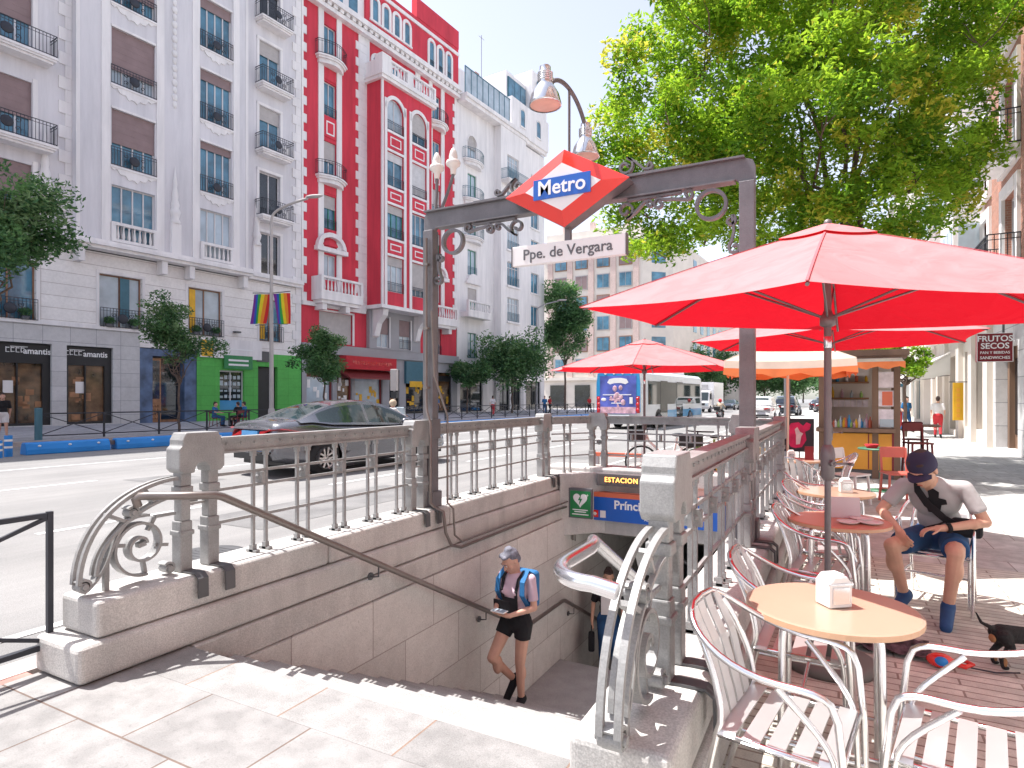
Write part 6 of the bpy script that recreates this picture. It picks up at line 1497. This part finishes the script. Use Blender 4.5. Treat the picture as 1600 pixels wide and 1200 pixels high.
FT = small('distant tree lining the left side of the street', wp(1090,622,105)-V((0,0,1.6)), 2.8, 6.2, 5.2, 4.0, 6500, .62, 12, 'distant trees along the street', .2, 16)
for k,(px,t_,s) in enumerate([(1130,120,1.1),(1060,150,1.3),(1155,140,1.05),(1175,165,1.15),(1195,120,.95),(1225,170,1.2),(1255,200,1.3),(1285,180,1.25),(1330,150,1.0),(1305,130,.9),(1240,120,.8),(1105,190,1.6)]):
    dup(FT, wp(px,622,t_)-V((0,0,1.6)), k*1.1, 'distant tree lining the left side of the street' if px < 1200 else 'distant tree closing the far end of the near lane', 'distant trees along the street', s)
small('bright green tree on the pavement behind the kiosk, by the awnings', V((2.5,31,0)), 2.3, 3.5, 1.35, 1.1, 3500, .17, 14, 'pavement trees past the kiosk', .08, 8, LEAF)
small('second green tree farther along the right pavement', V((1.2,46,0)), 2.8, 5.2, 2.2, 2.2, 3500, .24, 15, 'pavement trees past the kiosk', .1, 8, LEAF)

# topiary balls on the lilac house
for i,(a,b) in enumerate(((-3.4,-1.2),(1.63,3.8),(6.45,8.6))):
    for f in (.2,.78):
        t = thing('topiary', 'round dark topiary ball on the mezzanine window ledge of the lilac house', 'plant', fw(a+(b-a)*f,.10,5.45), 0, 'topiary balls on the mezzanine ledges')
        cl = [(.0,0,.38,.30,k%2) for k in range(3)]; q = leaves(cl, 420, .11, LEAFB, i*7+int(f*10), flat=2); q.build('foliage', LEAFB, t)
        q = MB(); q.lathe([(.16,0),(.2,.18),(0,.18)],n=12); q.build('pot', W['irond'], t)

# ------------------------------------------------------------------ right hand side
def rroot(label, y1): 
    t = thing('apartment_house', label, 'building', (4.5,y1,0), rad(-90)); t['s0'] = 0.0; return t
T = rroot('red brick house with white stone bays and shops along the right pavement', 39.5)   # local x = 39.5 - y
F = Fr(T)
F.wall('stone_shop_wall','rstone',0,14.2,0,4.4,[(1.2,3.8,.2,3.4),(5.2,7.6,.25,3.5),(9.0,10.6,.5,3.5),(11.3,12.5,.5,3.5)], dep=.5, back=8)
F.wall('grey_shop_wall','ggran',14.2,60,0,4.4,[(14.5,17.3,.05,3.3),(18.6,22,.4,3.2),(24,29,.4,3.2)], dep=.6, back=8)
F.box('dark_backing','irond',.1,59.9,.9,7.9,0,22.3); F.boxes('pilaster','rstone',[(x,x+.7,-.16,0,0,4.2) for x in (0,4.1,7.9,10.65,13.4)])
F.boxes('cornice','wtrim',[(0,60,-.45,0,4.4,4.75),(0,60,-.3,0,22.5,23.1)])
for (a,b,c,d,g) in ((1.2,3.8,.2,3.4,'shopg'),(5.2,7.6,.25,3.5,'paned'),(9.0,10.6,.5,3.5,'paned'),(11.3,12.5,.5,3.5,'paned'),(18.6,22,.4,3.2,'paned'),(24,29,.4,3.2,'shopg')): F.win(a,b,c,d,0,fr='frameb',gl=g,mull=1,tr=.8,rec=.3)
F.boxes('door','wood',[(14.5,17.3,.45,.55,.05,3.3),(14.55,14.8,.3,.45,.05,3.3),(15.7,15.9,.38,.449,.05,3.3),(17.0,17.25,.3,.45,.05,3.3)]); F.boxes('door_panel','paned',[(14.9,15.6,.42,.449,.5,2.9),(16.0,16.9,.42,.449,.5,2.9)])
ops = []
for fl in range(5):
    z = 5.4+3.5*fl
    for x in range(16): ops.append((1.0+3.7*x,2.5+3.7*x,z,z+2.3))
F.wall('upper_wall','rbrick',0,60,4.75,22.5,ops,dep=.25,back=8)
for k,(a,b,c,d) in enumerate(ops):
    if a > 34: continue
    F.win(a,b,c,d,0,mull=1,tr=0,gl='pane' if k%3 else 'panew',fr='frame')
    F.boxes('window_surround','wtrim',[(a-.35,a-.02,-.09,0,c-.3,d+.35),(b+.02,b+.35,-.09,0,c-.3,d+.35),(a-.02,b+.02,-.10,0,d+.02,d+.35),(a-.35,b+.35,-.14,0,c-.5,c-.3)])
    if int((a-1)/3.7)%2 == 0: F.balcony(a-.4,b+.4,c-.1,0,.8,1.0,disc=False)
for i in range(2):
    x = 3.2+6.6*i; o = F.boxes('bay_window','wtrim',[(x,x+3.0,-.9,0,5.0,22.0)])
    for fl in range(5):
        z = 5.6+3.5*fl; q = MB()
        for k in range(3): q.box(x+.2+.92*k,x+.95+.92*k,-.925,-.901,z,z+2.2)
        q.box(x-.02,x-.001,-.75,-.15,z,z+2.2); q.box(x+3.001,x+3.02,-.75,-.15,z,z+2.2); q.build('pane', W['panew'], o)
T2_ = rroot('cream stone house beyond the side street on the right, with white awnings', 66); F2 = Fr(T2_)
F2.wall('wall','beige',0,22,0,20,[(1+3.4*k,3+3.4*k,.3,3.2) for k in range(6)]+[(1.2+3.4*k,2.8+3.4*k,5+3.4*f,7.2+3.4*f) for k in range(6) for f in range(4)],dep=.3,back=10)
F2.box('dark_backing','irond',.1,21.9,.8,9.9,0,19.8); F2.boxes('cornice','wtrim',[(0,22,-.4,0,4.0,4.3),(0,22,-.5,0,20,20.5)])
for k in range(6):
    F2.win(1+3.4*k,3+3.4*k,.3,3.2,0,fr='teal',gl='pane' if k%2 else 'shopg',mull=1,tr=.8)
    for f in range(4): F2.win(1.2+3.4*k,2.8+3.4*k,5+3.4*f,7.2+3.4*f,0,mull=1,tr=0)
T3 = rroot('long tan block far along the right pavement', 140); q = MB(); q.box(0,68,0,14,0,21); q.build('wall', W['rstone'], T3); q = MB(); q.box(0,68,-.4,0,4.2,4.5); q.build('cornice', W['wtrim'], T3)
for k in range(18): q = MB(); q.box(1+3.7*k,3+3.7*k,-.05,.05,.3,3.2); q.build('shop_window', W['paned'], T3)
for (y,z,w_,lb,m) in ((35.5,3.15,5.0,'white sloping shop awning nearest the stone pillars, right pavement','awn'),(46,3.3,6.5,'white sloping shop awning farther along the right pavement','awn'),(57,3.0,4.5,'teal shop awning far along the right pavement','teal')):
    t = thing('shop_awning', lb, 'awning', (4.35,y,z), rad(-90))
    q = MB(); q.prism([(0,.55),(-1.75,-.55),(-1.75,-.80),(-1.73,-.80),(-1.72,-.57),(0,.50)], (-w_/2,0,0), (0,1,0), (0,0,1), (w_,0,0)); q.build('canvas', W[m], t)
    for x in (-w_/2+.01,w_/2-.03):
        q = MB(); q.prism([(0,.48),(-1.7,-.60),(-1.7,-.80),(0,-.45)], (x,0,0), (0,1,0), (0,0,1), (.02,0,0)); q.build('side_cheek', W[m], t)
    for x in (-w_/2+.1,w_/2-.1): q = MB(); q.bar((x,0,-.5),(x,-1.7,-.62),.03,.03); q.build('arm', W['irond'], t)
t = thing('shop_sign','maroon projecting sign lettered FRUTOS SECOS in white','sign',(4.02,22.4,3.12),rad(8))
q = MB(); q.box(-.46,.42,-.05,.05,-.42,.42); b_ = q.build('panel',W['maroon'],t,.01); q = MB(); 
for bx_ in ((-.46,.42,.405,.42),(-.46,.42,-.42,-.405),(-.46,-.445,-.4,.4),(.405,.42,-.4,.4)): q.box(bx_[0],bx_[1],-.058,-.051,bx_[2],bx_[3])
q.build('border',W['wink'],b_)
text('lettering','FRUTOS',.235,W['wink'],t,(-.02,-.054,.25),bold=.004); text('lettering','SECOS',.235,W['wink'],t,(-.02,-.054,.04),bold=.004)
text('small_lettering','PAN Y BEBIDAS',.105,W['wink'],t,(-.02,-.054,-.15),bold=.001); text('small_lettering','SANDWICHES',.115,W['wink'],t,(-.02,-.054,-.30),bold=.001)
q = MB(); q.bar((.2,0,.42),(.2,0,.75),.05,.05); q.bar((.2,0,.75),(.48,0,.75),.05,.05); q.build('bracket',W['irond'],t)
t = thing('shop_sign','narrow yellow hanging sign on the stone pillars, right pavement','sign',(4.12,29.4,1.5),rad(10)); q = MB(); q.box(-.17,.17,-.03,.03,-.72,.75); o = q.build('panel',W['yellow'],t); q = MB(); q.bar((-.3,0,.78),(.45,0,.78),.03,.03); q.build('bracket',W['irond'],t)
q = MB()
for k in range(6): q.box(-.06,.06,-.036,-.031,-.6+.2*k,-.47+.2*k)
q.build('sign_strokes',W['orangep'],o)
# ------------------------------------------------------------------ people
def frame_of(look, up=(0,0,1)):
    f = V(look).normalized(); y = -f; x = y.cross(V(up)).normalized(); z = x.cross(y)
    return Matrix(((x.x,y.x,z.x),(x.y,y.y,z.y),(x.z,y.z,z.z)))
STAND = dict(pel=(0,.01,.94), wai=(0,.0,1.08), che=(0,.0,1.27), nec=(0,.01,1.44), hea=(0,-.025,1.59), look=(0,-1,-.05),
 lsh=(.175,.01,1.39), rsh=(-.175,.01,1.39), lel=(.225,.03,1.12), rel=(-.225,.03,1.12), lwr=(.22,-.06,.88), rwr=(-.22,-.06,.88),
 lhi=(.09,.01,.90), rhi=(-.09,.01,.90), lkn=(.095,-.02,.49), rkn=(-.095,-.02,.49), lan=(.10,.02,.085), ran=(-.10,.02,.085), lto=(.115,-.15,.03), rto=(-.115,-.15,.03),
 lhd=(0,-.2,-1), rhd=(0,-.2,-1), curl=25)
def hand(q, w, d, pn, side, curl, fine=True):
    w = V(w); d = V(d).normalized(); pn = (V(pn)-d*d.dot(V(pn))).normalized(); s = d.cross(pn).normalized()*side
    M = Matrix((d,s,pn)).transposed()
    q.ell(w+d*.048, (.052,.041,.017), M, 10, 7); q.caps(w-d*.01, w+d*.03, .024, .026, 8)
    if not fine: q.ell(w+d*.10+pn*.012, (.05,.036,.018), M, 10, 7); q.caps(w+d*.03+s*.03, w+d*.075+s*.058+pn*.012, .012, .009, 6); return
    for k,(o,L_) in enumerate(((-.033,.060),(-.011,.074),(.011,.078),(.033,.070))):
        p = w+d*.088+s*o; a = rad(curl*(.7+.12*k)); dd = d
        for j,f in enumerate((.45,.32,.26)):
            dd = (dd*math.cos(a)+pn*math.sin(a)).normalized() if j else (d*math.cos(a*.6)+pn*math.sin(a*.6)).normalized()
            a2 = dd; p2 = p+dd*L_*f; q.caps(p, p2, .0088-.0007*j, .0083-.0007*j, 7); p = p2
    b = w+d*.022+s*.030; td = (d*.7+s*.62+pn*.35).normalized(); m = b+td*.04; q.caps(b, m, .0125, .0105, 7); q.caps(m, m+(td+d*.5+pn*.2).normalized()*.032, .0105, .0085, 7)
def person(label, loc, rz, J, skin, top, bottom, shoes, hair, vox=.02, fine=False, short=None, sleeves=.45, cap=None, helmet=None, sc_=1, group=None, female=False, face=True, cat='person'):
    t = thing('person', label, cat, loc, rz, group); t.scale = (sc_,)*3
    P = {k:(V(v) if isinstance(v,tuple) else v) for k,v in {**STAND, **J}.items()}
    H = frame_of(P['look']); h = P['hea']; hv = lambda x,y,z: h+H@V((x,y,z))
    g = .93 if female else 1
    q = MB()
    def torso(q, k):
        ax = (P['nec']-P['pel']).normalized(); sd_ = (P['lsh']-P['rsh']).normalized(); fr_ = sd_.cross(ax).normalized(); M = Matrix((sd_,fr_,ax)).transposed()
        q.ell(P['pel'], (.158*k,.115*k,.125), M); q.ell(P['wai'], (.138*g*k,.10*k,.15), M); q.ell(P['che'], (.163*g*k,.112*k,.17), M)
        q.caps(P['rsh'], P['lsh'], .055*k, .055*k); q.ell((P['nec']+P['che'])/2+ax*.03, (.12*k,.08*k,.08), M)
        if female: 
            for s in (-1,1): q.ell(P['che']+sd_*(s*.068)-fr_*.085*(-1 if fr_.dot(V((0,-1,0)))>0 else 1), (.055*k,.05*k,.055), M)
    torso(q, 1); q.caps(P['nec']-V((0,0,.05)), hv(0,.02,-.06), .055, .052)
    for s in 'lr':
        q.caps(P[s+'sh'], P[s+'el'], .05*g, .038*g); q.caps(P[s+'el'], P[s+'wr'], .038*g, .026*g); e = P[s+'el']+(P[s+'wr']-P[s+'el'])*.28; q.ell(e, .040*g)
        q.caps(P[s+'hi'], P[s+'kn'], .085, .056); q.caps(P[s+'kn'], P[s+'an'], .053, .036); c = P[s+'kn']+(P[s+'an']-P[s+'kn'])*.28; bk = (P[s+'kn']-P[s+'to']); bk.z = 0
        q.ell(c+(bk.normalized()*.014 if bk.length > .01 else V()), (.056,.056,.10)); q.caps(P[s+'an'], P[s+'to'], .038, .03)
        hd_ = P[s+'wr']-P[s+'el']; hand(q, P[s+'wr'], P.get(s+'hd', hd_), P.get(s+'pn', V((0,0,-1)) if abs(V(P[s+'hd']).normalized().z) < .7 else V((-1 if s == 'l' else 1,0,0))), 1 if s == 'l' else -1, P['curl'], fine)
    q.ell(hv(0,.012,.025), (.077,.098,.10), H); q.ell(hv(0,-.022,-.045), (.061,.072,.08), H); q.ell(hv(0,-.062,-.098), (.026,.024,.022), H)
    q.caps(hv(0,-.090,.005), hv(0,-.110,-.032), .009, .014, 7); q.ell(hv(0,-.086,.030), (.05,.016,.012), H)
    for s in (-1,1): q.ell(hv(s*.079,.012,-.012), (.011,.022,.033), H); q.ell(hv(s*.045,-.062,-.03), (.024,.022,.02), H)
    q.ell(hv(0,-.091,-.068), (.024,.011,.011), H)
    bd = bake(q, 'body', skin, t, vox, 4 if fine else 3, .45)
    if face and fine:
        for s in (-1,1):
            e = MB(); e.ell(hv(s*.032,-.088,.004), (.013,.008,.007), H, 10, 7); e.build('eye', W['signwhite'], bd)
            e = MB(); e.ell(hv(s*.032,-.0945,.004), (.006,.003,.006), H, 8, 6); e.build('iris', W['hair'], bd)
            e = MB(); e.tube([hv(s*.014,-.098,.026),hv(s*.032,-.098,.033),hv(s*.05,-.088,.027)], .004, 6); e.build('eyebrow', hair, bd)
        e = MB(); e.ell(hv(0,-.1,-.068), (.021,.005,.004), H, 10, 6); e.build('mouth', W['redchair'], bd)
    vc = max(.011, vox)
    if top:
        q = MB(); torso(q, 1.07 if top != 'x' else 1)
        for s in 'lr': q.caps(P[s+'sh'], P[s+'sh'], .057*g, .057*g); q.tube([P[s+'sh'], P[s+'sh']+(P[s+'el']-P[s+'sh'])*min(1,sleeves*2)], [.058*g, .060*g if sleeves < .6 else .05], 12)
        if sleeves > .6:
            for s in 'lr': q.caps(P[s+'el'], P[s+'el'], .05, .05); q.tube([P[s+'el'],P[s+'el']+(P[s+'wr']-P[s+'el'])*.92], [.05,.037], 12)
        bake(q, 'shirt', top, t, vc, 9 if fine else 3)
    q = MB(); ax = (P['wai']-P['pel']).normalized(); sd_ = (P['lsh']-P['rsh']).normalized(); fr_ = sd_.cross(ax).normalized(); M = Matrix((sd_,fr_,ax)).transposed()
    q.ell(P['pel'], (.172,.13,.135), M); lim = .55 if short else 1
    for s in 'lr':
        q.caps(P[s+'hi'], P[s+'hi'], .10, .10); e = P[s+'hi']+(P[s+'kn']-P[s+'hi'])*(short or 1); q.tube([P[s+'hi'], e], [.10, .088 if short else .067], 14)
        if not short: q.caps(P[s+'kn'], P[s+'kn'], .067, .067); q.tube([P[s+'kn'], P[s+'kn']+(P[s+'an']-P[s+'kn'])*.97], [.067,.054], 14)
    bake(q, 'shorts' if short else 'trousers', bottom, t, vc, 3)
    for s in 'lr':
        q = MB(); a = P[s+'an']; o = P[s+'to']; dd = (o-a).normalized(); q.caps(a+V((0,0,-.012)) if not fine else a-dd*.03, o+dd*.03, .048, .04); q.ell(a-dd*.02, (.048,.05,.05)); q.caps(a, a+(P[s+'kn']-a).normalized()*.03, .048, .046)
        bake(q, 'shoe', shoes, t, vc, 3)
    if hair and not helmet:
        q = MB(); q.ell(hv(0,.028,.042), (.081,.094,.092), H); q.ell(hv(0,.062,-.012), (.068,.055,.065), H); q.ell(hv(.02,-.055,.092), (.045,.032,.022), H); q.ell(hv(-.03,-.04,.10), (.04,.04,.025), H); q.ell(hv(0,.04,.12), (.05,.05,.03), H)
        bake(q, 'hair', hair, t, min(vc,.012), 2)
    if cap:
        q = MB(); q.lathe([(.094,-.02),(.097,.01),(.092,.05),(.075,.085),(.045,.105),(.0,.112)], (0,0,0), 24); q.v = [tuple(hv(0,.01,.035)+H@V((x,y*1.10,z))) for (x,y,z) in q.v]; c = q.build('cap', cap, t)
        q = MB(); rows = [[hv(x,-.085-.075*f*(1-(x/.085)**2*.8)+.03*(x/.085)**2,.030-.022*f-.02*(x/.085)**2) for x in [-.085+.017*k for k in range(11)]] for f in (0,.5,1)]; q.grid(rows); rows2 = [[p-H@V((0,0,.006)) for p in r] for r in rows]; q.grid(rows2); q.build('visor', cap, c)
    if helmet:
        q = MB(); q.ell(hv(0,.01,.03), (.125,.14,.13), H, 18, 12); c = q.build('helmet', helmet, t); q = MB(); q.ell(hv(0,-.05,.01), (.105,.095,.055), H); q.build('visor', W['carg'], c)
    return t, P, hv, H

# the seated man
t, P, hv, H = person('man in a grey T-shirt, navy cap and blue shorts, seated by the orange shaded table', (.70,5.92,0), rad(-14), dict(
    pel=(0,.06,.53), wai=(0,.02,.67), che=(-.01,-.07,.83), nec=(-.03,-.16,.965), hea=(-.06,-.255,1.055), look=(-.28,-.78,-.60), lsh=(.175,-.11,.925), rsh=(-.205,-.14,.915),
    lel=(.30,-.12,.69), rel=(-.34,-.22,.72), lwr=(.065,-.30,.645), rwr=(-.20,-.37,.615), lhd=(-.9,-.3,-.15), rhd=(.45,-.5,-.6), lpn=V((-.2,-.1,-1)), rpn=V((.6,.3,-.4)), curl=38,
    lhi=(.09,.03,.51), rhi=(-.09,.03,.51), lkn=(.16,-.45,.50), rkn=(-.23,-.43,.495), lan=(.11,-.42,.10), ran=(-.17,-.30,.10), lto=(.12,-.58,.035), rto=(-.20,-.46,.035)),
    W['skind'], W['tee'], W['denim'], W['shoe'], W['hair'], vox=.0065, fine=True, short=.72, sleeves=.36, cap=W['navy'], sc_=1.04)
q = MB(); q.ribbon([(-.10,-.10,.99),(-.105,-.215,.955),(-.10,-.232,.90),(-.04,-.222,.80),(.06,-.19,.70),(.15,-.13,.64)], (.7,-.1,.7), .05, .008); bg = q.build('strap_band', W['blk'], t)
q = MB(); q.prism([(-.04,-.11),(.03,-.12),(.045,-.04),(.08,-.03),(.075,.01),(.03,.02),(.035,.07),(.0,.10),(-.035,.075),(-.03,.02),(-.06,.0),(-.055,-.05)], (0,-.20,.83), (1,.0,.0), (0,-.42,.9), (0,-.006,.001)); q.build('shirt_print', W['blk'], t)
q = MB(); q.lathe([(.034,-.012),(.036,0),(.034,.012)], (.10,-.285,.647), 16, frame_of((1,.7,.15)).to_3x3() @ Matrix.Rotation(rad(90),3,'X')); q.ell((.10,-.30,.68),(.018,.018,.008)); q.build('wristwatch', W['blk'], t)
t = thing('shoulder_bag','black shoulder bag resting at the left hip of the seated man','bag',(.90,5.75,.66),rad(-14)); q = MB(); q.box(-.14,.06,-.05,.05,-.07,.07); q.build('pouch',W['blk'],t,.03,3); q = MB(); q.tube([(-.14,-.05,.06),(-.2,-.08,.02),(-.3,-.1,-.02)],.008,6); q.build('strap',W['blk'],t)

# woman climbing the stairs
SZ = -12*ri
t, P, hv, H = person('woman in a pink tee and black dungaree shorts, climbing the stairs looking at her phone', (-3.22,6.16,SZ), rad(-6), dict(
    look=(-.30,-.75,-.55), hea=(-.03,-.06,1.57), nec=(0,-.01,1.43), che=(0,-.015,1.27),
    rkn=(-.155,-.22,.575), ran=(-.05,.05,.27), rto=(-.085,-.03,.125), lkn=(.06,-.02,.50), lan=(.05,.02,.09), lto=(.06,-.13,.03), lhi=(.085,.01,.91), rhi=(-.09,.0,.92),
    rel=(-.225,.0,1.13), lel=(.235,-.02,1.11), rwr=(-.115,-.22,1.07), lwr=(.07,-.24,1.06), rhd=(.55,-.6,.05), lhd=(-.85,-.35,.05), rpn=V((.2,.1,1)), lpn=V((0,.2,1)), curl=40),
    W['skin'], W['pinktee'], W['blk'], W['blk'], W['hairb'], vox=.0075, fine=True, short=.38, sleeves=.38, female=True, sc_=1.07)
q = MB(); q.ribbon([(-.10,-.125,1.02),(-.10,-.13,1.16)],(1,0,0),.2,.012); q.prism([(-.11,0),(.11,0),(.09,.17),(-.09,.17)],(0,-.128,1.03),(1,0,0),(0,.08,1),(0,-.012,0)); q.build('dungaree_bib', W['blk'], t)
for s in (-1,1): q = MB(); q.ribbon([(s*.08,-.128,1.19),(s*.09,-.145,1.28),(s*.095,-.10,1.40),(s*.10,.0,1.468),(s*.08,.09,1.40)],(1,0,0),.035,.008); q.build('dungaree_strap', W['blk'], t)
def wl(loc, rz, p): return V(loc)+Matrix.Rotation(rz,3,'Z')@V(p)
wb = (-3.22,6.16,SZ)
t = thing('backpack','blue backpack worn by the woman on the stairs','backpack',wb,rad(-6)); t.scale = (1.07,)*3
q = MB(); q.box(-.15,.15,.11,.26,1.03,1.43); q.build('pack',W['bluec'],t,.05,3)
for s in (-1,1): q = MB(); q.ribbon([(s*.13,.12,1.41),(s*.135,.0,1.475),(s*.15,-.115,1.38),(s*.155,-.13,1.25),(s*.165,-.02,1.10),(s*.14,.13,1.05)],(1,0,0),.055,.012); q.build('strap',W['bluec'],t)
t = thing('phone','white phone held in the hands of the woman on the stairs','phone',wl(wb,rad(-6),(-.01,-.32,1.19)),rad(-6)); q = MB(); q.box(-.085,.085,-.05,.05,-.006,.006); o = q.build('case',W['signwhite'],t,.004); q = MB(); q.box(-.078,.078,-.044,.044,.0065,.008); q.build('screen',W['panew'],o)

# man coming up from below
mb_ = (-3.25,9.45,-2.325-.465*1-.155*0)
mb_ = (-3.25,9.40,-nst*ri-3*ri)
t, P, hv, H = person('man in a navy tee with a pale chest panel, coming up the lower flight', mb_, rad(20), dict(lkn=(.09,-.16,.56), lan=(.10,-.10,.24), lto=(.11,-.26,.19), rel=(-.24,.04,1.13), rwr=(-.26,-.02,.88), lwr=(.22,-.16,.92), look=(0,-1,-.25)), W['skind'], W['blk'], W['denim'], W['blk'], W['hair'], vox=.014, fine=False, sleeves=.42, sc_=1.0)
q = MB(); q.ribbon([(-.0,-.135,1.02),(0,-.14,1.15),(0,-.128,1.30)],(1,0,0),.24,.012); q.build('chest_panel',W['whitec'],t)
t = thing('hand_bag','dark bag hanging from the right hand of the man on the lower flight','bag',wl(mb_,rad(20),(-.27,-.05,.56)),rad(20)); q = MB(); q.box(-.05,.05,-.13,.13,-.13,.12); q.build('pouch',W['blk'],t,.03,3); q = MB(); q.tube([(0,-.08,.11),(0,-.05,.22),(0,.0,.25),(0,.05,.22),(0,.08,.11)],.01,6); q.build('handle',W['blk'],t)

RIDE = dict(pel=(0,.05,.86), wai=(0,.0,1.02), che=(0,-.06,1.20), nec=(0,-.11,1.36), hea=(0,-.15,1.50), look=(0,-1,-.1), lsh=(.17,-.09,1.31), rsh=(-.17,-.09,1.31), lel=(.27,-.26,1.12), rel=(-.27,-.26,1.12), lwr=(.30,-.46,1.06), rwr=(-.30,-.46,1.06), lhd=(-.2,-1,-.1), rhd=(.2,-1,-.1),
    lhi=(.1,.03,.84), rhi=(-.1,.03,.84), lkn=(.17,-.40,.78), rkn=(-.17,-.40,.78), lan=(.15,-.30,.36), ran=(-.15,-.30,.36), lto=(.15,-.46,.33), rto=(-.15,-.46,.33), curl=70)
person('scooter rider in white jacket and pale helmet, beyond the sedan', V((-14.0,17.2,-.055))-V((math.cos(rad(80)),math.sin(rad(80)),0))*.05, rad(80+90), RIDE, W['skin'], W['whitec'], W['whitec'], W['blk'], None, vox=.022, sleeves=1, helmet=W['sand'])
person('rider in a sand jacket and pink helmet, on the scooter riding away', (-7.3,44.5,-.055), rad(88+90), RIDE, W['skin'], W['sand'], W['blk'], W['blk'], None, vox=.025, sleeves=1, helmet=W['redc'])
WALK = dict(lkn=(.09,-.12,.50), lan=(.1,-.14,.10), lto=(.11,-.32,.06), rkn=(-.09,.02,.49), ran=(-.1,.24,.14), rto=(-.11,.10,.05), lwr=(.22,.12,.90), rwr=(-.22,-.2,.92))
def onfar(px, off, z=.12):
    s, tt = fs(px,off); return fw(s,off,z)
person('walker in black top and white shorts at the left edge of the picture', onfar(4,8.2), rad(75), WALK, W['skin'], W['blk'], W['whitec'], W['blk'], W['hair'], vox=.018, short=.7)
A1 = person('person in a red top on the far pavement by the bus', onfar(859,8.5), rad(150), WALK, W['skin'], W['redc'], W['blk'], W['blk'], W['hair'], vox=.028)[0]
A2 = person('person in a blue top on the far pavement beside the red clad one', onfar(851,7.5), rad(20), WALK, W['skin'], W['bluec'], W['denim'], W['blk'], W['hair'], vox=.028)[0]
A3 = person('person in a white top walking on the far pavement before the white house', onfar(770,7), rad(200), WALK, W['skin'], W['whitec'], W['redc'], W['blk'], W['hair'], vox=.028)[0]
dup(A2, onfar(682,6.5), rad(190), 'person in blue passing the yellow shop front, behind the left arch post', None)
dup(A1, onfar(921,8.8), rad(60), 'person in a red top left of the bus rear', None)
dup(A3, (2.6,36,0), rad(10), 'person in a white top on the right pavement beside the awnings', None)
dup(A2, (2.9,35.2,0), rad(30), 'person in blue on the right pavement beside the one in white', None)
dup(A3, (3.6,30.5,0), rad(170), 'person in pale clothes close to the stone pillars, right pavement', None)
dup(A1, (2.4,52,0), rad(-20), 'person in red far along the right pavement', None)
SIT = dict(pel=(0,.04,.54), wai=(0,.04,.70), che=(0,.02,.88), nec=(0,.0,1.04), hea=(0,-.03,1.18), lsh=(.17,.02,1.0), rsh=(-.17,.02,1.0), lel=(.22,-.08,.78), rel=(-.22,-.08,.78), lwr=(.12,-.30,.74), rwr=(-.12,-.30,.74), lhd=(-.2,-1,0), rhd=(.2,-1,0),
    lhi=(.09,.02,.52), rhi=(-.09,.02,.52), lkn=(.11,-.42,.52), rkn=(-.11,-.42,.52), lan=(.11,-.40,.09), ran=(-.11,-.40,.09), lto=(.11,-.55,.03), rto=(-.11,-.55,.03))
p0 = onfar(358,5.6,.14); Sx = person('person in dark blue seated at the left end of the green shop terrace', p0+DS*-.8, rad(120), SIT, W['skin'], W['bluec'], W['denim'], W['blk'], W['hair'], vox=.024)[0]
Sy = person('person in black seated in the middle of the green shop terrace', p0+DN*.8, rad(-90), SIT, W['skin'], W['blk'], W['blk'], W['blk'], W['hair'], vox=.024)[0]
dup(Sx, p0+DS*.9, rad(-60), 'person in dark blue seated at the right end of the green shop terrace', None)
t = thing('cafe_table','dark table between the three people outside the green shop','table',p0,0); q = MB(); q.lathe([(0,.76),(.38,.76),(.38,.73),(0,.73)],n=20); q.build('tabletop',W['irond'],t); q = MB(); q.cyl((0,0,0),(0,0,.73),.04); q.build('column',W['irond'],t)
DC = bistro('bistro_chair','maroonc'); tag(DC,'dark red chair under the left sitter outside the green shop',None,'dark chairs outside the green shop'); DC.location = p0+DS*-.8; DC.rotation_euler = (0,0,rad(120))
dup(DC,p0+DN*.8,rad(-90),'dark red chair under the middle sitter outside the green shop'); dup(DC,p0+DS*.9,rad(-60),'dark red chair under the right sitter outside the green shop')
# ------------------------------------------------------------------ dog
t = thing('dog','small black and tan dog standing on the bricks at the right edge','dog',(1.02,4.80,0),rad(24))
q = MB(); q.caps((-.15,0,.205),(.0,0,.195),.058,.052); q.caps((.0,0,.195),(.12,0,.20),.052,.07); q.caps((.13,0,.22),(.20,0,.31),.048,.036); q.ell((.225,0,.345),(.05,.042,.042)); q.caps((.25,0,.335),(.30,0,.325),.024,.015)
for s in (-1,1):
    q.caps((-.16,s*.038,.20),(-.125,s*.042,.135),.042,.026); q.caps((-.125,s*.042,.135),(-.185,s*.042,.075),.024,.014); q.caps((-.185,s*.042,.075),(-.17,s*.042,.015),.013,.012); q.ell((-.155,s*.042,.011),(.022,.014,.011))
    q.caps((.12,s*.04,.18),(.11,s*.042,.10),.034,.018); q.caps((.11,s*.042,.10),(.125,s*.042,.015),.015,.012); q.ell((.14,s*.042,.011),(.022,.014,.011))
    q.caps((.20,s*.030,.375),(.185,s*.05,.43),.02,.008,7)
q.caps((-.20,0,.235),(-.27,0,.27),.016,.010,7); q.caps((-.27,0,.27),(-.30,0,.33),.010,.006,7)
o = bake(q,'body',W['dog'],t,.0055,3)
for (p,r) in (((-.205,0,.175),(.012,.03,.025)),((.295,0,.318),(.014,.013,.011)),((-.163,.042,.045),(.016,.016,.03)),((-.163,-.042,.045),(.016,.016,.03)),((.185,0,.22),(.02,.03,.03))): q = MB(); q.ell(p,r); q.build('tan_patch',W['dogt'],o)
q = MB(); q.lathe([(.047,-.01),(.049,0),(.047,.01)],(.165,0,.265),16,frame_of((.5,0,.8)).to_3x3() @ Matrix.Rotation(rad(90),3,'X')); q.build('collar',W['redc'],t)
